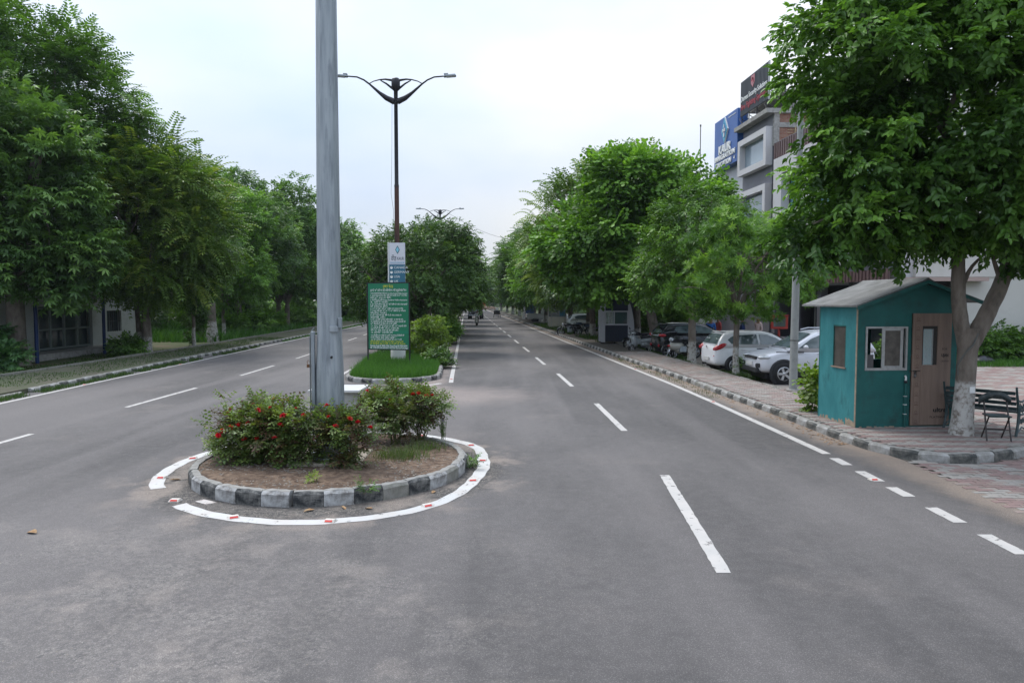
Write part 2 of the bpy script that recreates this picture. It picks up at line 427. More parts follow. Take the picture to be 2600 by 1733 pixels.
for i in range(20): strip('lane_dash', lambda y: interp(DL, y), 9.7 + 7.3 * i, 13.55 + 7.3 * i, 0.12, M_line)
for y0, y1 in ((10.94, 11.43), (9.94, 10.54), (9.15, 9.62), (8.06, 8.66), (7.03, 7.64), (5.9, 6.5)):
    strip('junction_dash', lambda y: 5.24 - 0.02 * (11 - y), y0, y1, 0.16, M_line)

# white ring round the island
IC = (-2.72, 10.72)
RP = [(-5.19, 11.43), (-5.10, 10.13), (-4.31, 8.90), (-3.29, 8.22), (-2.11, 8.10), (-1.06, 8.70), (-0.55, 9.98), (-0.46, 11.28), (-0.72, 12.47), (-1.69, 13.36), (-2.9, 13.6), (-4.2, 13.1), (-4.95, 12.3)]
RA = sorted([(math.atan2(p[1] - IC[1], p[0] - IC[0]) % (2 * math.pi), math.hypot(p[0] - IC[0], p[1] - IC[1])) for p in RP])
def ring_r(a):
    a %= 2 * math.pi
    q = [(RA[-2][0] - 2 * math.pi, RA[-2][1]), (RA[-1][0] - 2 * math.pi, RA[-1][1])] + RA + [(RA[0][0] + 2 * math.pi, RA[0][1]), (RA[1][0] + 2 * math.pi, RA[1][1])]
    for i in range(1, len(q) - 2):
        if q[i][0] <= a <= q[i + 1][0]:
            t = (a - q[i][0]) / (q[i + 1][0] - q[i][0])
            p0, p1, p2, p3 = q[i - 1][1], q[i][1], q[i + 1][1], q[i + 2][1]
            return 0.5 * (2 * p1 + (p2 - p0) * t + (2 * p0 - 5 * p1 + 4 * p2 - p3) * t * t + (3 * p1 - p0 - 3 * p2 + p3) * t ** 3)
    return q[2][1]
def ring(a0, a1, wd, name):
    k = 110; v = []
    for i in range(k + 1):
        a = R(a0 + (a1 - a0) * i / k); r = ring_r(a); e = 0.008 * math.sin(i * 1.7) + 0.006 * math.sin(i * 0.61)
        for q in (r - wd / 2 + e, r + wd / 2 + e): v.append((IC[0] + q * math.cos(a), IC[1] + q * math.sin(a), 0.004))
    MB().add(v, [(2 * i, 2 * i + 1, 2 * i + 3, 2 * i + 2) for i in range(k)]).build(name, M_ringline, road)
ring(234, 565 - 180 - 180 + 180, 0.17, 'ring_line') if False else ring(-127, 209, 0.19, 'ring_line')
# worn scraps of line in the gap
MB().prism([(-4.05, 8.93), (-3.86, 8.80), (-3.75, 8.88), (-3.98, 9.03)], 0.001, 0.004).build('ring_line', M_dirtline, road)
# nose line of the median
v = []
for i in range(31):
    a = math.pi + R(150) * i / 30; cx_, cy_ = -3.90, 23.2
    rx, ry = 1.86, 2.30
    for q in (0, 0.15): v.append((cx_ + (rx + q) * math.cos(a), cy_ + (ry + q) * math.sin(a), 0.004))
MB().add(v, [(2 * i, 2 * i + 1, 2 * i + 3, 2 * i + 2) for i in range(30)]).build('nose_line', M_line, road)

# ------------------------------------------------------------------ kerbs
def kpaint(name, col, g, glo=0.42, ghi=0.62):
    return mat(name, col, 0.85, grime=g, gscale=4.5, glo=glo, ghi=ghi, bump=0.5, bscale=40, coord='Object')
M_kw = kpaint('kerb_white', (0.46, 0.46, 0.45), (0.17, 0.16, 0.15), 0.38, 0.57)
M_kb = kpaint('kerb_black', (0.024, 0.026, 0.028), (0.20, 0.195, 0.18), 0.41, 0.58)
M_kwf = kpaint('kerb_white_faded', (0.37, 0.365, 0.35), (0.20, 0.19, 0.17), 0.38, 0.58)
M_kbf = kpaint('kerb_black_faded', (0.055, 0.058, 0.055), (0.20, 0.19, 0.17), 0.40, 0.62)
M_kg = kpaint('kerb_grey', (0.25, 0.24, 0.215), (0.13, 0.13, 0.10))
M_ktop = mat('kerb_top', (0.24, 0.23, 0.21), 0.9, col2=(0.34, 0.33, 0.31), scale=8, detail=6, bump=0.5, bscale=50)
def kstone(L, H, W, m, seed, arc=0.0):
    r = random.Random(seed); j = lambda a: r.uniform(-a, a)
    prof = [(0, -0.06), (0, H - 0.045), (0.035, H - 0.008), (0.07, H), (W, H - 0.006), (W, -0.06)]
    n = 5; V = []; F = []; K = len(prof)
    for i in range(n):
        t = i / (n - 1); x = (t - 0.5) * L * 0.978
        e = 0.012 if i in (0, n - 1) else 0
        for k, (y, z) in enumerate(prof):
            yy = y + (e if k < 3 else 0) + (j(0.006) if 0 < k < 4 else 0) + arc * (2 * t - 1) ** 2
            V.append((x, yy, z - (e * 0.6 if 1 <= k <= 4 else 0) + (j(0.006) if 1 <= k <= 4 else 0)))
    mi = []
    b = MB()
    for i in range(n - 1):
        for k in range(K - 1):
            F = (i * K + k, i * K + k + 1, (i + 1) * K + k + 1, (i + 1) * K + k)
            b.add([V[q] for q in F], [(3, 2, 1, 0)], 1 if k >= 2 else 0, False)
    b.add([V[k] for k in range(K)], [tuple(range(K))], 0); b.add([V[(n - 1) * K + k] for k in range(K)], [tuple(range(K))[::-1]], 0)
    return b.mesh('kerb_stone', [m, M_ktop])
def resample(pts, step):
    P = [Vector((p[0], p[1], 0)) for p in pts]; out = [P[0].copy()]; carry = 0
    for a, b in zip(P, P[1:]):
        d = (b - a).length; t = step - carry
        while t <= d: out.append(a + (b - a) * t / d); t += step
        carry = (carry + d) % step
    return out
def kerb(name, pts, L, H, W, mats, flip, start=0, limit=300, z=0.0, arc=0.0, skip=()):
    """stones along pts; the kerb's road face is on the right-hand side when flip is False"""
    base = MB()
    P = resample(pts, L); q0 = [(p.x, p.y) for p in P]
    vs = []
    for i in range(len(P)):
        a = P[max(0, i - 1)]; b = P[min(len(P) - 1, i + 1)]; d = (b - a).normalized(); nrm = Vector((-d.y, d.x, 0)) * (-1 if flip else 1)
        s = P[i] + nrm * 0.03; e = P[i] + nrm * (W - 0.03)
        vs += [(s.x, s.y, H - 0.10), (e.x, e.y, H - 0.10), (s.x, s.y, -0.06), (e.x, e.y, -0.06)]
    fs = []
    for i in range(len(P) - 1):
        a, b = 4 * i, 4 * i + 4
        fs += [(a, a + 1, b + 1, b), (a + 2, a, b, b + 2), (a + 1, a + 3, b + 3, b + 1)]
    ko = base.add(vs, fs).build(name, M_conc); ko['kind'] = 'structure'
    var = [[kstone(L, H, W, m, s + 10 * i, arc) for s in range(3)] for i, m in enumerate(mats)]
    worn = [kstone(L, H, W, M_kg, s + 77, arc) for s in range(3)]; wear = 0.10
    extra = MB(); cnt = 0
    for i in range(len(P) - 1):
        if i in skip: continue
        a, b = P[i], P[i + 1]; d = b - a; ang = math.atan2(d.y, d.x)
        c = (a + b) / 2
        me = var[(i + start) % len(mats)][random.randrange(3)] if random.random() > wear else worn[random.randrange(3)]
        o_ = bpy.data.objects.new('kerb_stone', me); COL.objects.link(o_); o_.parent = ko
        o_.location = (c.x, c.y, z + random.uniform(-0.008, 0.006))
        o_.rotation_euler = (random.uniform(-0.03, 0.03), random.uniform(-0.01, 0.01), ang + random.uniform(-0.025, 0.025))
        if flip: o_.scale = (1, -1, 1)
        cnt += 1
        if cnt >= limit: break
    return ko
def arcpts(cx, cy, rx, ry, a0, a1, n):
    return [(cx + rx * math.cos(R(a0 + (a1 - a0) * i / n)), cy + ry * math.sin(R(a0 + (a1 - a0) * i / n))) for i in range(n + 1)]

# island: direction counter-clockwise, road side is on the right -> inside on the left
kerb('island_kerb', arcpts(IC[0], IC[1], 2.03, 2.05, -90, 270, 72), 0.3755, 0.20, 0.13, [M_kb, M_kw], False, arc=-0.008)
# right kerb: from the junction corner up the road
rk = [(8.6, 11.62), (8.1, 11.40), (7.70, 11.24), (7.22, 11.03), (6.86, 11.10), (6.55, 11.28), (6.27, 11.6), (6.1, 12.1), (6.03, 12.8)] + [(interp(RKERB, y), y) for y in (13.6, 15.5, 17, 18.4, 20.5, 22.9, 26, 30, 36, 42, 48, 54, 66, 78, 95, 115, 150)]
kerb('right_kerb', rk, 0.45, 0.15, 0.14, [M_kwf, M_kbf], True)
kerb('lot_kerb', [(14.0, 13.9), (11, 12.6), (8.62, 11.63)], 0.6, 0.15, 0.14, [M_kg], True)
lk = [(interp(LKERB, y), y) for y in (19.8, 22.8, 26, 28, 32, 38, 46, 54, 66, 78, 95, 115, 150)]
kerb('left_kerb', lk, 0.45, 0.14, 0.14, [M_kwf, M_kbf], False)
kerb('left_kerb', [(-13.1, 11), (-13.39, 18.4), (-13.44, 19.6)], 0.6, 0.09, 0.14, [M_kg], False)
mk = [(interp(MLKERB, y), y) for y in (60, 50, 42, 36, 30, 26, 24.6)] + arcpts(-3.95, 23.6, 1.58, 1.72, 180, 360, 16) + [(interp(MRKERB, y), y) for y in (24.8, 27, 30.5, 36, 44, 53, 66, 80)]
kerb('median_kerb', mk, 0.42, 0.16, 0.13, [M_kwf, M_kb], False)

# ------------------------------------------------------------------ raised beds and pavements
mb = MB().prism([(IC[0] + 1.92 * math.cos(R(a)), IC[1] + 1.92 * math.sin(R(a))) for a in range(0, 360, 6)], -0.05, 0.10)
mb.build('island_bed', M_soil)['kind'] = 'structure'
# uneven soil surface
g = 60; xs = np.linspace(-1.95, 1.95, g); A, B = np.meshgrid(xs, xs)
from mathutils import noise as mn
Z = np.array([[mn.noise(Vector((a * 1.3, b * 1.3, 3))) * 0.03 + mn.noise(Vector((a * 7, b * 7, 1))) * 0.014 + mn.noise(Vector((a * 19, b * 19, 1))) * 0.008 for a in xs] for b in xs])
rr = np.sqrt(A ** 2 + B ** 2); Z += 0.165 + 0.02 * (1 - (rr / 1.95) ** 2)
V = np.stack([A + IC[0], B + IC[1], Z], -1).reshape(-1, 3); idx = np.arange(g * g).reshape(g, g)
F = np.stack([idx[:-1, :-1], idx[:-1, 1:], idx[1:, 1:], idx[1:, :-1]], -1).reshape(-1, 4)
ok = (rr.reshape(-1)[F] < 1.95).all(1)
so_ = link('island_soil', mesh_np('island_soil', V, F[ok], M_soil)); so_['kind'] = 'structure'
M_grassbed = mat('grass_soil', (0.04, 0.075, 0.018), 0.95, col2=(0.085, 0.085, 0.04), scale=3, detail=6, bump=0.5, bscale=20)
poly = arcpts(-3.95, 23.6, 1.48, 1.62, 180, 360, 16) + [(interp(MRKERB, y) - 0.12, y) for y in (25, 30, 36, 53, 80, 107, 296)] + [(interp(MLKERB, y) + 0.12, y) for y in (296, 107, 78, 50, 36, 26)]
MB().prism(poly, -0.05, 0.125).build('median_bed', M_grassbed)['kind'] = 'structure'
M_pavebase = mat('paving_joint', (0.07, 0.062, 0.052), 0.95, col2=(0.12, 0.105, 0.085), scale=8)
PB = [(7.25, 13.2), (7.45, 18.9), (7.3, 21.4), (7.0, 27), (6.55, 34), (6.0, 42), (5.3, 54), (1.4, 115), (-10.8, 300)]
poly = [(8.55, 11.76), (7.7, 11.38), (7.2, 11.16), (6.90, 11.23), (6.65, 11.38), (6.40, 11.66), (6.24, 12.1), (6.17, 12.8)] + [(interp(RKERB, y) + 0.13, y) for y in (13.6, 18.4, 22.9, 30, 42, 54, 80, 115, 200, 298)] + [(interp(PB, y), y) for y in (298, 200, 115, 80, 54, 42, 34, 27, 21.4, 18.9)] + [(7.5, 16.6), (9.6, 16.2), (9.6, 12.3)]
MB().prism(poly, -0.05, 0.135).build('right_footpath', M_pavebase)['kind'] = 'structure'
rfp = bpy.data.objects['right_footpath']
# left footpath: mossy concrete, plus its edging
LPB = [(-16.0, 12), (-16.6, 22.9), (-16.75, 28), (-16.85, 33), (-17.1, 38), (-18.0, 54), (-20, 90), (-33, 300)]
M_moss = mat('mossy_paving', (0.065, 0.068, 0.038), 0.95, col2=(0.115, 0.10, 0.075), scale=2.2, detail=8, bump=0.5, bscale=25, grime=(0.055, 0.075, 0.03), gscale=1.1, glo=0.45, ghi=0.65)
poly = [(interp(LKERB, y) - 0.12, y) for y in (8.5, 18.4, 28, 38, 54, 80, 120, 298)] + [(interp(LPB, y), y) for y in (298, 120, 80, 54, 38, 28, 18.4, 8.5)]
MB().prism(poly, -0.05, 0.12).build('left_footpath', M_moss)['kind'] = 'structure'
lfp = bpy.data.objects['left_footpath']
mb = MB()
Pq = resample([(interp(LPB, y), y) for y in (12, 20, 28, 38, 54, 80)], 1.2)
em = MB().box((0, 0, 0.09), (1.18, 0.09, 0.2)).mesh('edging_stone', M_kg)
for a, b in zip(Pq, Pq[1:]):
    o_ = bpy.data.objects.new('edging_stone', em); COL.objects.link(o_); o_.parent = lfp
    o_.location = ((a.x + b.x) / 2, (a.y + b.y) / 2, random.uniform(-0.01, 0.01)); o_.rotation_euler = (0, 0, math.atan2(b.y - a.y, b.x - a.x))
Pq = resample([(interp(PB, y) + 0.05, y) for y in (19, 21.4, 27, 34, 42, 54)], 0.9)
for a, b in zip(Pq, Pq[1:]):
    o_ = bpy.data.objects.new('edging_stone', em); COL.objects.link(o_); o_.parent = rfp; o_.scale = (0.75, 1, 1)
    o_.location = ((a.x + b.x) / 2, (a.y + b.y) / 2, random.uniform(-0.02, 0.0) - 0.03); o_.rotation_euler = (0, 0, math.atan2(b.y - a.y, b.x - a.x))

# ------------------------------------------------------------------ pavers
M_pp = mat('paver_pink', (0.27, 0.182, 0.166), 0.9, col2=(0.22, 0.158, 0.145), scale=5, bump=0.3, grime=(0.20, 0.17, 0.14), gscale=2.0)
M_pg = mat('paver_grey', (0.33, 0.305, 0.275), 0.9, col2=(0.25, 0.235, 0.215), scale=5, bump=0.3, grime=(0.19, 0.17, 0.14), gscale=2.0)
M_pd = mat('paver_dusty', (0.27, 0.20, 0.175), 0.9, col2=(0.29, 0.26, 0.23), scale=5, bump=0.3, grime=(0.17, 0.155, 0.13), gscale=2.0)
PM = [M_pp, M_pg, M_pd]
def paver_shape(L, W, top=0.02):
    a, b, c = L / 2 - 0.004, W / 2 - 0.004, 0.006; k = 0.018
    # interlocking: slightly waisted / zig-zag outline
    o = [(-a, -b), (-a * 0.33, -b + k * 0.6), (a * 0.33, -b - k * 0.1), (a, -b + 0.0), (a, b), (a * 0.33, b + k * 0.6 - 0.004), (-a * 0.33, b - k * 0.1 - 0.004), (-a, b)]
    vs = [(x, y, -0.03) for x, y in o] + [(x * 0.975, y * 0.95, top) for x, y in o] + [(x, y, top - 0.006) for x, y in o]
    n = 8
    fs = [tuple(range(n, 2 * n))] + [(i, (i + 1) % n, 16 + (i + 1) % n, 16 + i) for i in range(n)] + [(16 + i, 16 + (i + 1) % n, n + (i + 1) % n, n + i) for i in range(n)]
    return vs, fs
def inside(p, poly):
    c = False; n = len(poly)
    for i in range(n):
        a, b = poly[i], poly[i - 1]
        if (a[1] > p[1]) != (b[1] > p[1]) and p[0] < (b[0] - a[0]) * (p[1] - a[1]) / (b[1] - a[1]) + a[0]: c = not c
    return c
def lay(parent, poly, L, W, z, rz, colour, x0, x1, y0, y1, limit=300):
    vs, fs = paver_shape(L, W)
    mes = []
    for m in PM:
        q = MB().add(vs, fs); mes.append(q.mesh('paver', m))
    cells = []
    ca, sa = math.cos(rz), math.sin(rz)
    for j in range(int((y1 - y0) / W) + 1):
        for i in range(int((x1 - x0) / L) + 2):
            x = x0 + (i + (0.5 if j % 2 else 0)) * L; y = y0 + j * W
            X, Y = x * ca - (y - y0) * sa, y0 + x * sa + (y - y0) * ca
            if inside((X, Y), poly): cells.append((math.hypot(X, Y), X, Y, i, j))
    cells.sort(); rest = MB()
    arr = np.array(vs)
    for k, (d, X, Y, i, j) in enumerate(cells):
        mi = colour(i, j); zz = z + random.uniform(-0.004, 0.004); rr_ = rz + random.uniform(-0.02, 0.02)
        if k < limit:
            o_ = bpy.data.objects.new('paver', mes[mi]); COL.objects.link(o_); o_.parent = parent
            o_.location = (X, Y, zz); o_.rotation_euler = (random.uniform(-0.012, 0.012), random.uniform(-0.012, 0.012), rr_)
        else:
            c_, s_ = math.cos(rr_), math.sin(rr_); t = random.uniform(-0.01, 0.01)
            rest.add([(X + a * c_ - b * s_, Y + a * s_ + b * c_, zz + c + t * b) for a, b, c in vs[8:]], [tuple(range(8))] + [(8 + q, 8 + (q + 1) % 8, (q + 1) % 8, q) for q in range(8)], mi)
    if rest.v:
        o_ = rest.build('paver_field', PM, parent); o_['kind'] = 'stuff'
def col_path(i, j):
    r = random.random()
    return (0 if (j % 4) in (0, 1) else 1) if r < max(.35, 0.86 - j * .004) else (2 if r < .9 else 1)
poly_fp = [(8.55, 11.76), (7.7, 11.38), (7.2, 11.16), (6.90, 11.23), (6.65, 11.38), (6.40, 11.66), (6.24, 12.1), (6.17, 12.8)] + [(interp(RKERB, y) + 0.16, y) for y in (13.6, 18.4, 22.9, 30, 34)] + [(interp(PB, y) - 0.03, y) for y in (34, 27, 21.4, 18.9)] + [(7.5, 16.6), (9.5, 16.2), (9.5, 12.3)]
lay(rfp, poly_fp, 0.20, 0.105, 0.135, R(-2), col_path, 3.0, 10.5, 11.0, 34.0)
# paver lot at the junction mouth, on the right, and the yard behind the booth
lot_poly = [(6.16, 2.0), (30, 2.0), (30, 28.5), (9.7, 28.5), (9.3, 16.5), (9.7, 16.2), (9.7, 12.3), (8.6, 11.60), (7.7, 11.22), (7.2, 11.00), (6.8, 11.1), (6.45, 11.3), (6.16, 11.6)]
MB().prism(lot_poly, -0.055, -0.012).build('paved_lot', M_pavebase)['kind'] = 'structure'
lot = bpy.data.objects['paved_lot']
def col_lot(i, j):
    r = random.random(); q = (i // 3 + j // 3) % 3
    return (0 if q else 1) if r < 0.72 else (2 if r < 0.86 else 1)
near_lot = [(6.08, 6.2), (9.6, 6.2), (13.5, 13.3), (8.7, 11.55), (7.7, 11.15), (7.2, 10.95), (6.8, 11.05), (6.45, 11.25), (6.08, 11.6)]
lay(lot, near_lot, 0.22, 0.11, -0.012, R(-4), col_lot, 6.0, 14.5, 5.6, 15.0)
yard = [(9.75, 12.6), (13.8, 14.0), (20, 19), (20, 27.5), (9.8, 27.5)]
lay(lot, yard, 0.30, 0.16, -0.012, 0.0, col_lot, 9.6, 20.5, 12.5, 27.6, limit=0)
# parking apron where the cars stand
M_apron = mat('parking_apron', (0.17, 0.15, 0.13), 0.95, col2=(0.24, 0.21, 0.185), scale=1.2, detail=7, bump=0.4, bscale=30, grime=(0.09, 0.10, 0.05), gscale=0.8)
poly = [(interp(PB, y) + 0.12, y) for y in (19, 27, 42, 54, 80, 115)] + [(8.5, 115), (11, 80), (15.5, 54), (16.5, 45), (17, 28.6), (9.4, 28.6), (9.4, 17.5), (7.6, 17.5)]
MB().prism(poly, -0.055, -0.02).build('parking_apron', M_apron)['kind'] = 'structure'
# ------------------------------------------------------------------ vegetation tools
def leafq(p, d, up, L, W, fold=0.25, hexa=False):
    """one leaf as quads; p base, d direction, up normal"""
    d = np.array(d, float); d /= np.linalg.norm(d)
    s = np.cross(d, up); s /= (np.linalg.norm(s) + 1e-9); u = np.cross(s, d)
    p = np.array(p, float)
    if not hexa:
        V = [p, p + d * L * 0.45 + s * W / 2 + u * W * fold, p + d * L - u * L * 0.12, p + d * L * 0.45 - s * W / 2 + u * W * fold]
        return V, [(0, 1, 2, 3)]
    V = [p, p + d * L * 0.30 + s * W * 0.5 + u * W * fold, p + d * L * 0.68 + s * W * 0.38 + u * W * fold * 0.6, p + d * L - u * L * 0.15,
         p + d * L * 0.68 - s * W * 0.38 + u * W * fold * 0.6, p + d * L * 0.30 - s * W * 0.5 + u * W * fold]
    return V, [(0, 1, 2, 3), (0, 3, 4, 5)]
def proto(kind, seed=0):
    r = random.Random(seed + 100); V = []; F = []
    def put(p, d, up, L, W, fold=0.25, hexa=False):
        v, f = leafq(p, d, up, L, W, fold, hexa); b = len(V); V.extend(v); F.extend([tuple(b + i for i in q) for q in f])
    if kind in ('ovate', 'ovate_hex'):
        n = 8
        for i in range(n):
            t = i / n; s = 1 if i % 2 else -1
            put((t * 0.24 + r.uniform(-.03, .03), r.uniform(-.05, .05), -0.08 * t + r.uniform(-.05, .05)), (r.uniform(.2, 1), s * r.uniform(.2, 1.1), r.uniform(-0.9, 0.25)), (r.uniform(-.6, .6), r.uniform(-.6, .6), 1), 0.135 * r.uniform(.75, 1.2), 0.072, 0.16, kind == 'ovate_hex')
        put((0.24, 0, -0.08), (1, r.uniform(-.3, .3), -0.35), (r.uniform(-.4, .4), r.uniform(-.4, .4), 1), 0.13, 0.068, 0.16, kind == 'ovate_hex')
    elif kind == 'ficus':
        n = 9
        for i in range(n):
            t = i / n; s = 1 if i % 2 else -1
            put((t * 0.22 + r.uniform(-.03, .03), r.uniform(-.06, .06), r.uniform(-.06, .06) - 0.08 * t * t), (r.uniform(.1, 1), s * r.uniform(.2, 1), r.uniform(-0.8, 0.3)), (r.uniform(-.6, .6), r.uniform(-.6, .6), 1), 0.12 * r.uniform(.8, 1.2), 0.065, 0.16)
    elif kind == 'pinnate':
        n = 9
        for i in range(n):
            t = i / (n - 1); x = 0.62 * t; z = 0.10 * math.sin(t * 2.2) - 0.20 * t * t
            for s in (-1, 1): put((x, 0, z), (0.45, s, -0.28), (0, 0, 1), 0.18 * (1 - 0.3 * t), 0.058, 0.1)
        put((0.62, 0, z), (1, 0, -0.4), (0, 0, 1), 0.12, 0.045, 0.1)
    elif kind == 'fine':     # feathery double-pinnate mass
        for i in range(6):
            t = i / 5; x = 0.5 * t; z = -0.12 * t * t
            for s in (-1, 1): put((x, 0, z), (0.6, s, r.uniform(-.3, .1)), (0, 0, 1), 0.24 * (1 - 0.4 * t), 0.07, 0.1)
    elif kind == 'whorl':
        n = 10
        for i in range(n):
            a = 2 * math.pi * i / n + r.uniform(-.2, .2)
            put((0.02, 0, 0), (0.55 + r.uniform(-.25, .35), math.cos(a), math.sin(a)), (1, 0, 0), 0.20 * r.uniform(.8, 1.15), 0.040, -0.25)
        for i in range(4):
            a = 2 * math.pi * i / 4 + 0.5
            put((0.04, 0, 0), (1.5, math.cos(a) * .6, math.sin(a) * .6), (0, 1, 0), 0.12, 0.028, 0.1)
    elif kind == 'palmate':
        for c in range(2):
            px = 0.3 * c; py = r.uniform(-.1, .1)
            for i in range(7):
                a = 2 * math.pi * i / 7 + c
                put((px, py, 0), (math.cos(a), math.sin(a), -0.35), (0, 0, 1), 0.22, 0.07, 0.15)
    elif kind == 'round':
        n = 6
        for i in range(n):
            t = i / n; s = 1 if i % 2 else -1
            p = np.array((t * 0.42, s * 0.03, -0.08 * t)); d = np.array((0.5, s * 0.8, r.uniform(-0.9, -0.2))); d /= np.linalg.norm(d)
            up = np.array((r.uniform(-.3, .3), r.uniform(-.3, .3), 1.0)); ss = np.cross(d, up); ss /= np.linalg.norm(ss); u = np.cross(ss, d)
            L = 0.125 * r.uniform(.8, 1.15)
            b = len(V)
            V.extend([p, p + d * L * .15 + ss * L * .42 + u * .01, p + d * L * .7 + ss * L * .5 + u * .02, p + d * L + ss * L * .22, p + d * L * .88, p + d * L - ss * L * .22, p + d * L * .7 - ss * L * .5 + u * .02, p + d * L * .15 - ss * L * .42 + u * .01])
            F.extend([(b, b + 1, b + 2, b + 4), (b + 2, b + 3, b + 4, b + 4), (b, b + 4, b + 6, b + 7), (b + 4, b + 5, b + 6, b + 6)])
        F2 = []
        for f in F: F2.append(f if len(set(f)) == 4 else None)
        F[:] = [f for f in F2 if f]
    elif kind == 'rose':
        for i in range(7):
            t = i / 6; s = 1 if i % 2 else -1
            put((t * 0.13, 0, 0.02 * t), (0.6, s, r.uniform(-.4, .3)), (r.uniform(-.3, .3), 0, 1), 0.046 * r.uniform(.8, 1.2), 0.030, 0.2)
    elif kind == 'needle':
        for i in range(10):
            a = 2 * math.pi * i / 10
            put((0.02 * i, 0, 0), (1.2, math.cos(a), math.sin(a)), (1, 0, 0.1), 0.14, 0.035, 0.1)
    return np.array(V), np.array(F)
PROTO = {}
def scatter(kind, P, D, S, tone, droop_roll=0.5):
    """place protos at P with x axis along D, scale S, tone; returns V,F,T"""
    if kind not in PROTO: PROTO[kind] = [proto(kind, s) for s in range(3)]
    Vs = []; Fs = []; Ts = []; off = 0
    n = len(P); which = rng.integers(0, 3, n)
    for k in range(3):
        pv, pf = PROTO[kind][k]; ix = np.where(which == k)[0]
        if not len(ix): continue
        d = D[ix] / (np.linalg.norm(D[ix], axis=1, keepdims=True) + 1e-9)
        up = np.tile([0., 0., 1.], (len(ix), 1)) + rng.normal(0, droop_roll * 0.5, (len(ix), 3))
        s = np.cross(up, d); s /= (np.linalg.norm(s, axis=1, keepdims=True) + 1e-9); u = np.cross(d, s)
        Rm = np.stack([d, s, u], -1)                      # columns
        v = np.einsum('nij,kj->nki', Rm, pv) * S[ix][:, None, None] + P[ix][:, None, :]
        f = pf[None] + (np.arange(len(ix)) * len(pv))[:, None, None] + off
        t = np.repeat(tone[ix], len(pv)).reshape(len(ix), -1)
        lt = rng.normal(0, 0.09, (len(ix), (len(pv) + 3) // 4)); t = t + np.repeat(lt, 4, axis=1)[:, :len(pv)]
        Vs.append(v.reshape(-1, 3)); Fs.append(f.reshape(-1, 4)); Ts.append(t.reshape(-1)); off += len(ix) * len(pv)
    return np.concatenate(Vs), np.concatenate(Fs), np.clip(np.concatenate(Ts), 0, 1)

def crown_points(ells, per_m2, rc, spc, fill=0.25, top_light=0.0, seedv=0, bottom=-1.0, rag=0.16):
    """clump centres over the union of ellipsoids, then sprays in each clump"""
    C = []; O = []
    E_ = np.array(ells, float)
    for k, e in enumerate(E_):
        c, r = e[:3], e[3:6]
        area = 4 * math.pi * ((r[0] * r[1]) ** 1.6 + (r[0] * r[2]) ** 1.6 + (r[1] * r[2]) ** 1.6) ** (1 / 1.6) / 3 ** (1 / 1.6)
        n = max(6, int(area * per_m2)); 
        d = rng.normal(size=(n, 3)); d /= np.linalg.norm(d, axis=1, keepdims=True)
        d = d[d[:, 2] > bottom]
        rad = rng.uniform(0.80, 1.0, len(d)) + rng.normal(0, rag * 0.5, len(d))
        p = c + d * r * rad[:, None]
        m = int(n * fill); d2 = rng.normal(size=(m, 3)); d2 /= np.linalg.norm(d2, axis=1, keepdims=True)
        p2 = c + d2 * r * rng.uniform(0.25, 0.75, m)[:, None]
        q = np.concatenate([p, p2]); 
        keep = np.ones(len(q), bool)
        for j, e2 in enumerate(E_):
            if j == k: continue
            keep &= (((q - e2[:3]) / e2[3:6]) ** 2).sum(1) > 0.62
        C.append(q[keep]); O.append(np.tile(c, (keep.sum(), 1)))
    C = np.concatenate(C); O = np.concatenate(O); n = len(C)
    ct = rng.uniform(0.04, 0.78, n)
    k = rng.poisson(spc, n) + 2; idx = np.repeat(np.arange(n), k)
    off = rng.normal(size=(len(idx), 3)); off /= np.linalg.norm(off, axis=1, keepdims=True)
    off *= (rng.uniform(0, 1, len(idx)) ** 0.45)[:, None] * rc * rng.uniform(0.75, 1.25, n)[idx][:, None]; off[:, 2] *= 0.72
    P = C[idx] + off
    out = C[idx] - O[idx]; out /= (np.linalg.norm(out, axis=1, keepdims=True) + 1e-9)
    D = off / rc * 0.9 + out * 0.55 + rng.normal(0, 0.35, (len(idx), 3)); D[:, 2] -= 0.05
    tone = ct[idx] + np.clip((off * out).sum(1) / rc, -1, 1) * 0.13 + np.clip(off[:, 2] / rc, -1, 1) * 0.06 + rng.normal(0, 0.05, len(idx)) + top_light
    return C, P, D, tone

